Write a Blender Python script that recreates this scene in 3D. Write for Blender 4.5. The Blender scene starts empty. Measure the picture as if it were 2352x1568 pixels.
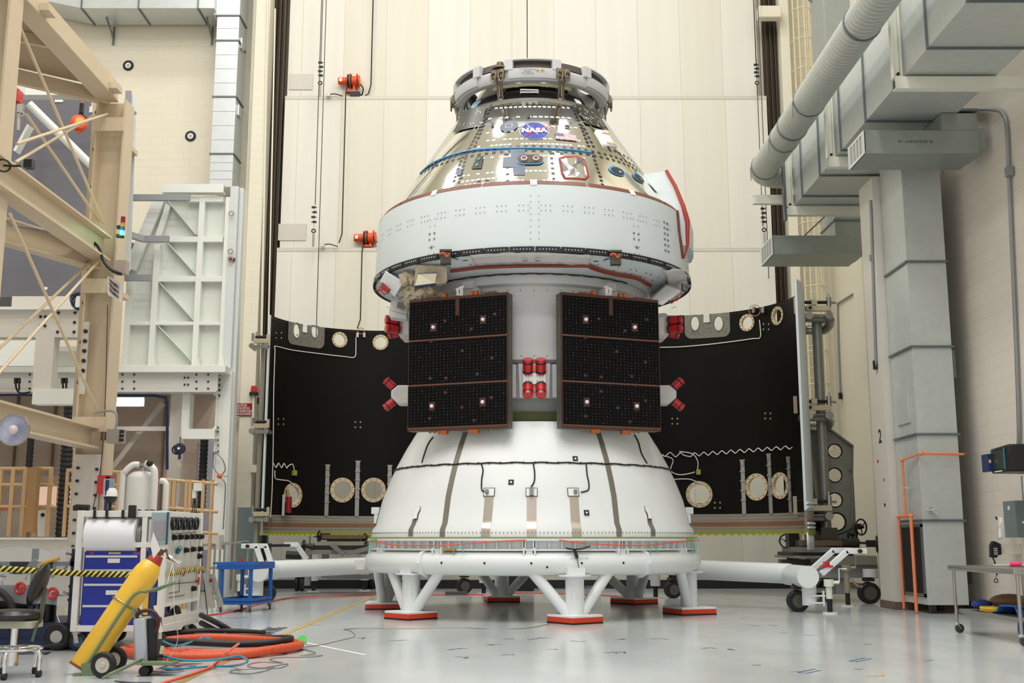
import bpy, bmesh, math, random
from mathutils import Vector, Matrix
V = Vector
random.seed(7)
R = math.radians
PI = math.pi
S = bpy.context.scene
COL = S.collection
# ------------------------------------------------------------------ camera
FOC = 2600.0
CAMH = 1.25
PITCH = math.atan((1240-784)/FOC)
CP, SP = math.cos(PITCH), math.sin(PITCH)
cam_d = bpy.data.cameras.new('camera')
cam_d.sensor_width = 36.0
cam_d.lens = 36.0*FOC/2352.0
cam_d.clip_end = 200
cam = bpy.data.objects.new('camera', cam_d)
COL.objects.link(cam)
cam.location = (0, 0, CAMH)
cam.rotation_euler = (R(90)+PITCH, 0, 0)
S.camera = cam
# ------------------------------------------------------------------ world, lights, exposure
S.view_settings.view_transform = 'Standard'
S.view_settings.look = 'None'
S.view_settings.gamma = 1.0
S.view_settings.use_curve_mapping = False
S.view_settings.exposure = 0.0
w = bpy.data.worlds.new('hall_ambient_fill')  # added ambient fill, entering through the open hall end behind the camera
S.world = w
w.use_nodes = True
bg = w.node_tree.nodes['Background']
bg.inputs[0].default_value = (0.97, 0.985, 1.0, 1)
bg.inputs[1].default_value = 0.8
def area_light(x, y, z, size, power, rot=(0, 0, 0), colr=(1, 0.995, 0.98), shape='DISK', size_y=None):
    l = bpy.data.lights.new('high_bay_light', 'AREA')
    l.shape = shape
    l.size = size
    if size_y: l.size_y = size_y
    l.energy = power*0.50
    l.color = colr
    o = bpy.data.objects.new('high_bay_light', l)
    o.location = (x, y, z)
    o.rotation_euler = rot
    COL.objects.link(o)
    return o
CEIL = 23.0
for gy, gp in ((1, 960), (8, 960), (12.5, 680), (16.7, 440), (18.9, 380), (24.8, 560)):
    for gx in (-9.4, -2.9, 3.7):
        area_light(gx, gy, CEIL-0.7, 1.8, gp)
# ------------------------------------------------------------------ projection helpers (point at a chosen depth)
def ray(px, py):
    u = 784-py
    return V((px-1176, FOC*CP-u*SP, FOC*SP+u*CP))
def P(px, py, Y):
    d = ray(px, py)
    return V((d.x*Y/d.y, Y, CAMH+d.z*Y/d.y))
def F(px, py, z=0.0):
    d = ray(px, py)
    t = (z-CAMH)/d.z
    return V((d.x*t, d.y*t, z))
def XW(px, py, X):      # point on the plane x = X
    d = ray(px, py)
    t = X/d.x
    return V((X, d.y*t, CAMH+d.z*t))
def ZW(px, py, z):
    return F(px, py, z)
def hit(px, py, Rf, cx, cy, y0=12.0):
    d = ray(px, py)
    Y = y0
    while Y < 30:
        x = d.x*Y/d.y; z = CAMH+d.z*Y/d.y
        if math.hypot(x-cx, Y-cy) < Rf(z):
            return math.atan2(x-cx, cy-Y), z
        Y += 0.004
    return None
# ------------------------------------------------------------------ materials
def lin(c):
    c = c/255.0
    return c/12.92 if c <= 0.04045 else ((c+0.055)/1.055)**2.4
def rgb(c):
    return (lin(c[0]), lin(c[1]), lin(c[2]), 1)
MATS = {}
def mat(name, c, rough=0.5, metal=0.0, var=0.0, vscale=3.0, bump=0.0, bscale=40.0, emit=None, estr=0.0, coat=0.0, spec=None, alpha=None, trans=None, stretch=None):
    if name in MATS: return MATS[name]
    m = bpy.data.materials.new(name)
    m.use_nodes = True
    nt = m.node_tree
    b = nt.nodes['Principled BSDF']
    b.inputs['Base Color'].default_value = rgb(c)
    b.inputs['Roughness'].default_value = rough
    b.inputs['Metallic'].default_value = metal
    if coat: b.inputs['Coat Weight'].default_value = coat
    if spec is not None: b.inputs['Specular IOR Level'].default_value = spec
    if alpha is not None: b.inputs['Alpha'].default_value = alpha
    if trans is not None: b.inputs['Transmission Weight'].default_value = trans
    if emit:
        b.inputs['Emission Color'].default_value = rgb(emit)
        b.inputs['Emission Strength'].default_value = estr
    if var or bump:
        tc = nt.nodes.new('ShaderNodeTexCoord')
        mp = nt.nodes.new('ShaderNodeMapping')
        nt.links.new(tc.outputs['Object'], mp.inputs[0])
        if stretch: mp.inputs['Scale'].default_value = stretch
    if var:
        n = nt.nodes.new('ShaderNodeTexNoise')
        n.inputs['Scale'].default_value = vscale
        n.inputs['Detail'].default_value = 5
        nt.links.new(mp.outputs[0], n.inputs['Vector'])
        mx = nt.nodes.new('ShaderNodeMix'); mx.data_type = 'RGBA'
        c0 = rgb(c)
        mx.inputs[6].default_value = tuple(max(0, v*(1-var)) for v in c0[:3])+(1,)
        mx.inputs[7].default_value = tuple(min(1, v*(1+var)) for v in c0[:3])+(1,)
        nt.links.new(n.outputs[0], mx.inputs[0])
        nt.links.new(mx.outputs[2], b.inputs['Base Color'])
    if bump:
        n2 = nt.nodes.new('ShaderNodeTexNoise')
        n2.inputs['Scale'].default_value = bscale
        n2.inputs['Detail'].default_value = 4
        nt.links.new(mp.outputs[0], n2.inputs['Vector'])
        bp = nt.nodes.new('ShaderNodeBump')
        bp.inputs['Strength'].default_value = bump
        bp.inputs['Distance'].default_value = 0.02
        nt.links.new(n2.outputs[0], bp.inputs['Height'])
        nt.links.new(bp.outputs[0], b.inputs['Normal'])
    MATS[name] = m
    return m
def brick_mat(name, c, mortar, swap='XZ', bw=0.46, bh=0.23, rough=0.65):
    m = bpy.data.materials.new(name); m.use_nodes = True
    nt = m.node_tree; b = nt.nodes['Principled BSDF']
    b.inputs['Roughness'].default_value = rough
    tc = nt.nodes.new('ShaderNodeTexCoord')
    sp = nt.nodes.new('ShaderNodeSeparateXYZ'); cb = nt.nodes.new('ShaderNodeCombineXYZ')
    nt.links.new(tc.outputs['Object'], sp.inputs[0])
    nt.links.new(sp.outputs[0 if swap == 'XZ' else 1], cb.inputs[0])
    nt.links.new(sp.outputs[2], cb.inputs[1])
    br = nt.nodes.new('ShaderNodeTexBrick')
    nt.links.new(cb.outputs[0], br.inputs['Vector'])
    br.inputs['Scale'].default_value = 1.0
    br.inputs['Brick Width'].default_value = bw
    br.inputs['Row Height'].default_value = bh
    br.inputs['Mortar Size'].default_value = 0.007
    br.inputs['Mortar Smooth'].default_value = 0.6
    c0 = rgb(c)
    br.inputs['Color1'].default_value = c0
    br.inputs['Color2'].default_value = tuple(v*0.98 for v in c0[:3])+(1,)
    br.inputs['Mortar'].default_value = rgb(mortar)
    nt.links.new(br.outputs['Color'], b.inputs['Base Color'])
    bp = nt.nodes.new('ShaderNodeBump'); bp.invert = True
    bp.inputs['Strength'].default_value = 0.3; bp.inputs['Distance'].default_value = 0.008
    nt.links.new(br.outputs['Fac'], bp.inputs['Height'])
    nt.links.new(bp.outputs[0], b.inputs['Normal'])
    MATS[name] = m
    return m
# ------------------------------------------------------------------ mesh builder
def basis(d, up=(0, 0, 1)):
    d = V(d).normalized()
    up = V(up)
    if abs(d.dot(up)) > 0.98: up = V((0, 1, 0)) if abs(d.y) < 0.9 else V((1, 0, 0))
    s = d.cross(up).normalized()
    return d, s, s.cross(d).normalized()
class MB:
    def __init__(self, flat=False):
        self.v = []; self.f = []; self.m = []; self.cur = 0; self.flat = flat
    def add(self, vs, fs):
        o = len(self.v)
        self.v += [V(p) for p in vs]
        for f in fs:
            self.f.append([i+o for i in f]); self.m.append(self.cur)
        return self
    def mi(self, i):
        self.cur = i; return self
    def box(self, a, b):
        x0, y0, z0 = [min(a[i], b[i]) for i in range(3)]; x1, y1, z1 = [max(a[i], b[i]) for i in range(3)]
        return self.add([(x0, y0, z0), (x1, y0, z0), (x1, y1, z0), (x0, y1, z0), (x0, y0, z1), (x1, y0, z1), (x1, y1, z1), (x0, y1, z1)],
                        [(0, 3, 2, 1), (4, 5, 6, 7), (0, 1, 5, 4), (1, 2, 6, 5), (2, 3, 7, 6), (3, 0, 4, 7)])
    def cbox(self, c, s, rot=None):
        c = V(c); hx, hy, hz = s[0]/2, s[1]/2, s[2]/2
        m = rot if rot is not None else Matrix.Identity(3)
        vs = [c+m@V((sx*hx, sy*hy, sz*hz)) for sz in (-1, 1) for sx, sy in ((-1, -1), (1, -1), (1, 1), (-1, 1))]
        return self.add(vs, [(0, 3, 2, 1), (4, 5, 6, 7), (0, 1, 5, 4), (1, 2, 6, 5), (2, 3, 7, 6), (3, 0, 4, 7)])
    def hexa(self, p):      # 8 corners: 4 of one face then 4 of the opposite face
        return self.add(p, [(0, 3, 2, 1), (4, 5, 6, 7), (0, 1, 5, 4), (1, 2, 6, 5), (2, 3, 7, 6), (3, 0, 4, 7)])
    def bar(self, p0, p1, w, h, up=(0, 0, 1)):
        p0 = V(p0); p1 = V(p1)
        d, s, u = basis(p1-p0, up)
        vs = [p+s*(a*w/2)+u*(b*h/2) for p in (p0, p1) for a, b in ((-1, -1), (1, -1), (1, 1), (-1, 1))]
        return self.hexa(vs)
    def ibeam(self, p0, p1, w, h, t=0.02, up=(0, 0, 1)):
        p0 = V(p0); p1 = V(p1)
        d, s, u = basis(p1-p0, up)
        o = u*(h/2-t/2)
        self.bar(p0+o, p1+o, w, t, up); self.bar(p0-o, p1-o, w, t, up)
        return self.bar(p0, p1, t, h-2*t, up)
    def channel(self, p0, p1, w, h, t=0.015, up=(0, 0, 1), side=1):
        p0 = V(p0); p1 = V(p1)
        d, s, u = basis(p1-p0, up)
        o = u*(h/2-t/2)
        self.bar(p0+o, p1+o, w, t, up); self.bar(p0-o, p1-o, w, t, up)
        q = s*(side*(w/2-t/2))
        return self.bar(p0+q, p1+q, t, h-2*t, up)
    def cyl(self, p0, p1, r0, r1=None, n=20, cap=True):
        p0 = V(p0); p1 = V(p1); r1 = r0 if r1 is None else r1
        d, s, u = basis(p1-p0)
        vs = []
        for p, r in ((p0, r0), (p1, r1)):
            for i in range(n):
                a = 2*PI*i/n
                vs.append(p+s*(r*math.cos(a))+u*(r*math.sin(a)))
        fs = [(i, (i+1) % n, n+(i+1) % n, n+i) for i in range(n)]
        if cap: fs += [tuple(range(n-1, -1, -1)), tuple(range(n, 2*n))]
        return self.add(vs, fs)
    def pipe(self, p0, p1, ro, ri, n=32):   # hollow ring / tube
        p0 = V(p0); p1 = V(p1)
        d, s, u = basis(p1-p0)
        vs = []
        for p, r in ((p0, ro), (p1, ro), (p1, ri), (p0, ri)):
            for i in range(n):
                a = 2*PI*i/n
                vs.append(p+s*(r*math.cos(a))+u*(r*math.sin(a)))
        fs = []
        for k in range(4):
            k2 = (k+1) % 4
            fs += [(k*n+i, k*n+(i+1) % n, k2*n+(i+1) % n, k2*n+i) for i in range(n)]
        return self.add(vs, fs)
    def tube(self, pts, r, n=8, closed=False):
        pts = [V(p) for p in pts]
        m = len(pts); vs = []; prev = None
        for i, p in enumerate(pts):
            if closed: d = pts[(i+1) % m]-pts[i-1]
            else: d = pts[min(i+1, m-1)]-pts[max(i-1, 0)]
            if d.length < 1e-9: d = V((0, 0, 1))
            d.normalize()
            if prev is None:
                _, s, u = basis(d)
            else:
                s = prev-d*prev.dot(d)
                s = s.normalized() if s.length > 1e-6 else basis(d)[1]
            prev = s; u = d.cross(s)
            rr = r[i] if isinstance(r, (list, tuple)) else r
            for k in range(n):
                a = 2*PI*k/n
                vs.append(p+s*(rr*math.cos(a))+u*(rr*math.sin(a)))
        fs = []
        for i in range(m if closed else m-1):
            j = (i+1) % m
            fs += [(i*n+k, i*n+(k+1) % n, j*n+(k+1) % n, j*n+k) for k in range(n)]
        if not closed: fs += [tuple(range(n-1, -1, -1)), tuple(range((m-1)*n, m*n))]
        return self.add(vs, fs)
    def lathe(self, prof, c=(0, 0, 0), a0=0.0, a1=2*PI, n=96, close=False, caps=False):
        # prof: [(r, z)]; angle 0 faces -Y (the camera), positive towards +X
        c = V(c); full = abs(a1-a0-2*PI) < 1e-6
        cnt = n if full else n+1
        vs = []
        for i in range(cnt):
            a = a0+(a1-a0)*i/n
            for r, z in prof: vs.append(c+V((r*math.sin(a), -r*math.cos(a), z)))
        k = len(prof); fs = []
        for i in range(n):
            j = (i+1) % cnt
            for q in range(k if close else k-1):
                q2 = (q+1) % k
                fs.append((i*k+q, j*k+q, j*k+q2, i*k+q2))
        if caps and not full: fs += [tuple(range(k)), tuple((cnt-1)*k+q for q in range(k-1, -1, -1))]
        return self.add(vs, fs)
    def turn(self, prof, p0, d, n=32):      # prof: [(r, t)] revolved about axis p0 + t*d
        p0 = V(p0); d, s, u = basis(d)
        vs = []
        for i in range(n):
            a = 2*PI*i/n
            for r, t in prof: vs.append(p0+d*t+s*(r*math.cos(a))+u*(r*math.sin(a)))
        k = len(prof); fs = []
        for i in range(n):
            j = (i+1) % n
            for q in range(k-1): fs.append((i*k+q, j*k+q, j*k+q+1, i*k+q+1))
        return self.add(vs, fs)
    def prism(self, pts, o, ux, uy, depth):  # polygon in (ux, uy) at o, extruded by vector depth
        o = V(o); ux = V(ux); uy = V(uy); depth = V(depth)
        n = len(pts)
        a = [o+ux*x+uy*y for x, y in pts]
        return self.add(a+[p+depth for p in a], [tuple(range(n)), tuple(range(2*n-1, n-1, -1))]+[(i, (i+1) % n, n+(i+1) % n, n+i) for i in range(n)])
    def plate(self, pts, depth):             # polygon through world points, extruded by vector
        depth = V(depth); n = len(pts); a = [V(p) for p in pts]
        return self.add(a+[p+depth for p in a], [tuple(range(n)), tuple(range(2*n-1, n-1, -1))]+[(i, (i+1) % n, n+(i+1) % n, n+i) for i in range(n)])
    def ball(self, c, r, n=16, sc=(1, 1, 1)):
        c = V(c); m = n//2; vs = [c+V((0, 0, -r*sc[2]))]
        for i in range(1, m):
            t = -PI/2+PI*i/m
            for k in range(n):
                a = 2*PI*k/n
                vs.append(c+V((r*sc[0]*math.cos(t)*math.cos(a), r*sc[1]*math.cos(t)*math.sin(a), r*sc[2]*math.sin(t))))
        vs.append(c+V((0, 0, r*sc[2])))
        fs = [(0, 1+(k+1) % n, 1+k) for k in range(n)]
        for i in range(m-2):
            a = 1+i*n
            fs += [(a+k, a+(k+1) % n, a+n+(k+1) % n, a+n+k) for k in range(n)]
        a = 1+(m-2)*n
        fs += [(a+k, a+(k+1) % n, len(vs)-1) for k in range(n)]
        return self.add(vs, fs)
    def torus(self, c, ax, RR, r, n=40, k=10):
        d, s, u = basis(ax); c = V(c)
        return self.tube([c+s*(RR*math.cos(2*PI*i/n))+u*(RR*math.sin(2*PI*i/n)) for i in range(n)], r, k, True)
    def xf(self, M4, start=0):
        for i in range(start, len(self.v)): self.v[i] = M4@self.v[i]
        return self
WORLD = {}
def wloc(o):
    l = V((0, 0, 0))
    while o is not None:
        l = l+o.location; o = o.parent
    return l
def part(name, mb, m, parent=None, bevel=0.0, label=None, local=False, smooth=True, solid=0.0):
    me = bpy.data.meshes.new(name)
    off = V((0, 0, 0)) if (local or parent is None) else wloc(parent)
    me.from_pydata([tuple(p-off) for p in mb.v], [], mb.f)
    ms = m if isinstance(m, (list, tuple)) else [m]
    for x in ms: me.materials.append(x)
    if len(ms) > 1: me.polygons.foreach_set('material_index', [min(i, len(ms)-1) for i in mb.m])
    me.validate()
    bm = bmesh.new(); bm.from_mesh(me)
    bmesh.ops.recalc_face_normals(bm, faces=bm.faces)
    bm.to_mesh(me); bm.free()
    if smooth and not mb.flat:
        me.polygons.foreach_set('use_smooth', [True]*len(me.polygons))
        me.set_sharp_from_angle(angle=R(38))
    me.update()
    o = bpy.data.objects.new(name, me)
    COL.objects.link(o)
    if parent is not None: o.parent = parent
    if label: o['label'] = label
    if solid:
        md = o.modifiers.new('thickness', 'SOLIDIFY'); md.thickness = solid
    if bevel:
        md = o.modifiers.new('bevel', 'BEVEL'); md.width = bevel; md.segments = 2; md.limit_method = 'ANGLE'; md.angle_limit = R(40)
    return o
def tag(o, label, cat, group=None):
    o['label'] = label; o['category'] = cat
    if group: o['group'] = group
    return o
def thing(name, label, cat, loc=(0, 0, 0), group=None):
    o = bpy.data.objects.new(name, None)
    o.empty_display_size = 0.2
    o.location = loc
    COL.objects.link(o)
    return tag(o, label, cat, group)
def single(name, mb, m, label, cat, group=None, **k):
    o = part(name, mb, m, None, **k)
    return tag(o, label, cat, group)
def structure(name, mb, m, parent=None, **k):
    o = part(name, mb, m, parent, **k)
    if parent is None: o['kind'] = 'structure'
    return o
def copy_tree(o, parent=None):
    c = o.copy(); COL.objects.link(c); c.parent = parent
    for ch in list(o.children): copy_tree(ch, c)
    return c
def group_tree(o, loc, rz=0.0, label=None):
    c = copy_tree(o); c.location = loc; c.rotation_euler = (0, 0, rz)
    if label: c['label'] = label
    return c
def text_verts(txt, size=1.0, depth=0.0, res=3, spacing=1.0, bold=0.0, align='CENTER', line=1.0):
    cu = bpy.data.curves.new('lettering', 'FONT')
    cu.body = txt; cu.size = size; cu.align_x = align; cu.align_y = 'CENTER'
    cu.resolution_u = res; cu.space_character = spacing; cu.offset = bold; cu.space_line = line
    if depth: cu.extrude = depth
    ob = bpy.data.objects.new('lettering', cu)
    COL.objects.link(ob)
    dg = bpy.context.evaluated_depsgraph_get()
    me = bpy.data.meshes.new_from_object(ob.evaluated_get(dg))
    vs = [v.co.copy() for v in me.vertices]; fs = [tuple(p.vertices) for p in me.polygons]
    bpy.data.objects.remove(ob); bpy.data.curves.remove(cu); bpy.data.meshes.remove(me)
    return vs, fs
def add_text(mb, txt, o, ux, uy, size, sx=1.0, **k):
    vs, fs = text_verts(txt, size, **k)
    o = V(o); ux = V(ux).normalized(); uy = V(uy).normalized()
    mb.add([o+ux*(v.x*sx)+uy*v.y for v in vs], fs)
    return mb
def arc(c, r, a0, a1, n, ux=V((1, 0, 0)), uy=V((0, 0, 1))):
    return [V(c)+ux*(r*math.cos(a0+(a1-a0)*i/n))+uy*(r*math.sin(a0+(a1-a0)*i/n)) for i in range(n+1)]
def smoothpath(pts, n=8):
    pts = [V(p) for p in pts]; out = []
    for i in range(len(pts)-1):
        p0 = pts[max(i-1, 0)]; p1 = pts[i]; p2 = pts[i+1]; p3 = pts[min(i+2, len(pts)-1)]
        for k in range(n):
            t = k/n
            out.append(0.5*((2*p1)+(p2-p0)*t+(2*p0-5*p1+4*p2-p3)*t*t+(3*p1-p0-3*p2+p3)*t**3))
    out.append(pts[-1])
    return out
# shared materials
WHITE = mat('white_paint', (230, 234, 234), 0.35, var=0.02)
CRAFT = mat('spacecraft_white', (218, 227, 229), 0.45, var=0.02, vscale=2)
GREYW = mat('satin_white', (214, 214, 214), 0.4, var=0.02)
IVORY = mat('ivory_steel_paint', (224, 224, 210), 0.45, var=0.03)
BEIGE = mat('beige_steel_paint', (208, 190, 162), 0.45, var=0.04)
GALV = mat('galvanised_sheet', (194, 199, 196), 0.38, metal=0.25, var=0.10, vscale=6)
GALVD = mat('galvanised_trim', (112, 122, 124), 0.4, metal=0.6, var=0.1)
STEEL = mat('brushed_steel', (172, 170, 164), 0.3, metal=0.9, var=0.08)
CHROME = mat('chrome', (225, 225, 228), 0.08, metal=1.0)
BLACK = mat('black_rubber', (22, 22, 24), 0.55)
BLACKM = mat('black_metal', (30, 30, 32), 0.35, metal=0.3)
DARK = mat('dark_steel', (62, 58, 52), 0.4, metal=0.6, var=0.1)
RED = mat('red_cover', (196, 28, 30), 0.3, coat=0.3)
REDD = mat('dark_red', (140, 22, 24), 0.35)
ORANGE = mat('orange_paint', (226, 84, 30), 0.4)
BLUE = mat('blue_paint', (18, 44, 140), 0.35)
WIRE = mat('white_wire', (225, 222, 210), 0.5)
PAPER = mat('paper', (235, 232, 228), 0.7)
INK = mat('ink', (40, 40, 46), 0.7)
# ================================================================== the hall
WALL = brick_mat('painted_block_wall', (230, 224, 205), (222, 216, 198), 'XZ')
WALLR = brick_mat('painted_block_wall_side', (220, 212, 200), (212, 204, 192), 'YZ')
PLAIN = mat('cream_wall_paint', (230, 224, 205), 0.6, var=0.02)
COLP = mat('grey_white_column_paint', (216, 210, 200), 0.5, var=0.02)
BROWN = mat('brown_cove_base', (104, 88, 78), 0.5)
BW = 31.0       # back wall plane
LX, RX, FARX = -15.0, 8.25, 8.95
# floor
fm = bpy.data.materials.new('glossy_floor_coating'); fm.use_nodes = True
nt = fm.node_tree; b = nt.nodes['Principled BSDF']
tc = nt.nodes.new('ShaderNodeTexCoord'); n = nt.nodes.new('ShaderNodeTexNoise')
mp = nt.nodes.new('ShaderNodeMapping'); mp.inputs['Scale'].default_value = (0.6, 0.25, 1)
nt.links.new(tc.outputs['Object'], mp.inputs[0]); nt.links.new(mp.outputs[0], n.inputs['Vector'])
n.inputs['Scale'].default_value = 2.0; n.inputs['Detail'].default_value = 6
cr = nt.nodes.new('ShaderNodeValToRGB')
cr.color_ramp.elements[0].position = 0.35; cr.color_ramp.elements[0].color = rgb((186, 192, 194))
cr.color_ramp.elements[1].position = 0.7; cr.color_ramp.elements[1].color = rgb((204, 208, 208))
nt.links.new(n.outputs[0], cr.inputs[0]); nt.links.new(cr.outputs[0], b.inputs['Base Color'])
b.inputs['Roughness'].default_value = 0.16
b.inputs['Specular IOR Level'].default_value = 0.6
n2 = nt.nodes.new('ShaderNodeTexNoise'); n2.inputs['Scale'].default_value = 1.2
nt.links.new(tc.outputs['Object'], n2.inputs['Vector'])
bp = nt.nodes.new('ShaderNodeBump'); bp.inputs['Strength'].default_value = 0.12; bp.inputs['Distance'].default_value = 0.01
nt.links.new(n2.outputs[0], bp.inputs['Height']); nt.links.new(bp.outputs[0], b.inputs['Normal'])
structure('floor', MB().box((LX-0.3, -8, -0.2), (FARX+0.3, 36, 0)), fm)
structure('ceiling', MB().box((LX-0.3, -8, CEIL), (FARX+0.3, 36, CEIL+0.3)), mat('ceiling_paint', (238, 236, 226), 0.8))
DX0, DX1 = -6.75, 7.35      # door opening
structure('wall_back_lintel', MB().box((-6.94, BW+0.18, 0), (7.7, BW+0.4, CEIL)), PLAIN)
wl = MB().box((LX, BW, 0), (-6.95, BW+0.4, CEIL))
structure('wall_back_left', wl, WALL)
# block pilaster left of the big door
structure('wall_pilaster_left', MB().box((-7.32, BW-0.7, 0), (-6.93, BW-0.002, CEIL)).box((-7.5, BW-0.35, 0), (-7.325, BW-0.002, CEIL)), WALL)
structure('wall_back_right', MB().box((7.72, BW, 0), (FARX+0.4, BW+0.4, CEIL)), PLAIN)
structure('wall_side_right', MB().box((RX, -8, 0), (RX+0.4, 22.0, CEIL)), WALLR)
structure('wall_side_right', MB().box((FARX, 22.0, 0), (FARX+0.4, BW+0.4, CEIL)), PLAIN)
structure('wall_side_left', MB().box((LX-0.4, -8, 0), (LX, BW, CEIL)), WALLR)
# dark rail channels either side of the door
GROOVE = mat('door_guide_steel', (72, 62, 48), 0.5, metal=0.4, var=0.15, stretch=(4, 4, 0.3))
for sgn, x0, x1, nm in ((-1, -6.92, -6.50, 'left'), (1, 7.30, 7.70, 'right')):
    mb = MB().box((x0, BW-0.02, 0), (x1, BW+0.06, CEIL))
    for k in range(3):
        xx = x0+0.04+k*0.13
        mb.box((xx, BW-0.16, 0), (xx+0.035, BW-0.02, CEIL))
    structure('trim_guide_'+nm, mb, GROOVE)
# right jamb plaster
structure('trim_jamb_right', MB().box((7.72, BW-0.45, 0), (7.98, BW-0.002, CEIL)), PLAIN)
structure('trim_jamb_cap', MB().box(P(1742, 12, 30.2), P(1790, 50, 30.5)), PLAIN, bevel=0.03)
# the vertical-lift door: three leaves, each one nearer and wider than the leaf above
dm = bpy.data.materials.new('lift_door_panel'); dm.use_nodes = True
nt = dm.node_tree; b = nt.nodes['Principled BSDF']; b.inputs['Roughness'].default_value = 0.55
tc = nt.nodes.new('ShaderNodeTexCoord')
sp = nt.nodes.new('ShaderNodeSeparateXYZ'); nt.links.new(tc.outputs['Object'], sp.inputs[0])
cb = nt.nodes.new('ShaderNodeCombineXYZ'); nt.links.new(sp.outputs[0], cb.inputs[0]); nt.links.new(sp.outputs[2], cb.inputs[1])
br = nt.nodes.new('ShaderNodeTexBrick'); nt.links.new(cb.outputs[0], br.inputs['Vector'])
br.offset = 0.0; br.inputs['Scale'].default_value = 1; br.inputs['Brick Width'].default_value = 1.22; br.inputs['Row Height'].default_value = 30
br.inputs['Mortar Size'].default_value = 0.006; br.inputs['Color1'].default_value = rgb((230, 228, 218)); br.inputs['Color2'].default_value = rgb((222, 217, 200))
br.inputs['Mortar'].default_value = rgb((186, 180, 160)); br.inputs['Mortar Smooth'].default_value = 0.3
nz = nt.nodes.new('ShaderNodeTexNoise'); nz.inputs['Scale'].default_value = 1.0; nz.inputs['Detail'].default_value = 6
mp = nt.nodes.new('ShaderNodeMapping'); mp.inputs['Scale'].default_value = (3.0, 1, 0.12); nt.links.new(tc.outputs['Object'], mp.inputs[0]); nt.links.new(mp.outputs[0], nz.inputs['Vector'])
mr = nt.nodes.new('ShaderNodeMapRange'); mr.inputs[1].default_value = 0.3; mr.inputs[2].default_value = 0.8; mr.inputs[3].default_value = 1.0; mr.inputs[4].default_value = 0.93
nt.links.new(nz.outputs[0], mr.inputs[0])
mx = nt.nodes.new('ShaderNodeMix'); mx.data_type = 'RGBA'; mx.blend_type = 'MULTIPLY'; mx.inputs[0].default_value = 1
nt.links.new(br.outputs['Color'], mx.inputs[6]); nt.links.new(mr.outputs[0], mx.inputs[7]); nt.links.new(mx.outputs[2], b.inputs['Base Color'])
def zat(py, Y): return P(1176, py, Y).z
def xat(px, py, Y): return P(px, py, Y).x
z1 = zat(570, 30.5); z2 = zat(222, 30.75)
LEDGE = mat('door_ledge', (206, 202, 188), 0.5)
# each leaf is modelled with its edge ledge
for nm, x0, x1, y, z0, zt in (('door_3', -6.49, 7.12, 30.95, z2-0.6, CEIL-0.02), ('door_2', -6.49, 7.28, 30.7, z1-0.6, z2), ('door_1', -6.51, 7.26, 30.45, 0.16, z1)):
    d = structure(nm, MB().box((x0, y, z0), (x1, y+0.12, zt)), dm)
    if nm != 'door_3':
        structure('ledge', MB().box((x0, y-0.012, zt-0.10), (x1, y+0.2, zt)), LEDGE, d)
structure('trim_door_sill', MB().box((-6.5, 30.3, 0.0), (7.2, 30.6, 0.22)), mat('black_door_seal', (26, 28, 34), 0.5))
# darker stencilled panels on the leaves
for (a, b_, c, d_) in ((665, 170, 718, 206), (640, 514, 703, 552)):
    Y = 30.94 if a == 665 else 30.69
    pa = P(a, b_, Y); pb = P(c, d_, Y)
    structure('trim_access_plate', MB().box((pa.x, Y-0.012, pb.z), (pb.x, Y, pa.z)), mat('access_plate_grey', (206, 200, 190), 0.5, var=0.03))
# cove base on the right side
structure('baseboard_right', MB().box((RX-0.02, -8, 0.0), (RX, 21.1, 0.16)).box((FARX-0.02, 22, 0.0), (FARX, BW, 0.16)), BROWN)
structure('baseboard_back_left', MB().box((LX, BW-0.02, 0.0), (-7.51, BW, 0.16)), BROWN)
# square column with the number 2
cx0, cy0, cy1, CTOP = 7.0, 21.16, 21.98, 8.2
structure('wall_column', MB().box((cx0, cy0, 0), (FARX-0.002, cy1, CTOP)), COLP)
structure('baseboard_column', MB().box((cx0-0.02, cy0-0.02, 0), (FARX-0.003, cy1+0.02, 0.14)), BROWN)
t2 = MB(); add_text(t2, '2', XW(2021, 1003, cx0-0.004), (0, -1, 0), (0, 0, 1), 0.36, sx=1.0, bold=0.008)
single('painted_number', t2, INK, 'black number 2 painted on the side of the white wall column', 'sign')
for i, (px, py, m_) in enumerate(((2017, 1059, RED), (2031, 1101, ORANGE), (2033, 1159, BLACK))):
    q = XW(px, py, cx0)
    single('marker_dot', MB().cyl(q, q+V((-0.012, 0, 0)), 0.03, n=14), m_,
           ['red round marker on the white column, topmost of three', 'orange round marker on the white column below the red one', 'black round marker on the white column, lowest of three'][i], 'marker')
# second pilaster farther back on the right wall
structure('wall_pilaster_right', MB().box((8.7, 27.4, 0), (FARX-0.002, 28.2, CEIL)), PLAIN)
# ladder with safety cage at the back wall
LAD = mat('cream_ladder_paint', (226, 216, 184), 0.5)
lt = thing('caged_ladder', 'cream painted caged ladder climbing the back wall right of the big door', 'ladder', (8.3, BW-0.4, 0))
for sx in (-0.19, 0.19):
    part('rail', MB().bar((8.3+sx, BW-0.4, 3.0), (8.3+sx, BW-0.4, CEIL-2), 0.045, 0.06, (0, 1, 0)), LAD, lt)
mbr = MB(); z = 3.2
while z < CEIL-2.2:
    mbr.cyl((8.11, BW-0.4, z), (8.49, BW-0.4, z), 0.014, n=8); z += 0.3
part('rungs', mbr, LAD, lt)
mbc = MB(); z = 3.6
while z < CEIL-2.2:
    pts = [V((8.3+0.30*math.cos(a), BW-0.45-0.45*math.sin(a), z)) for a in [PI*i/12 for i in range(13)]]
    mbc.tube(pts, 0.016, 6)
    mbc.bar((8.0, BW-0.42, z), (7.99, BW, z-0.25), 0.03, 0.02)
    z += 0.9
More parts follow.
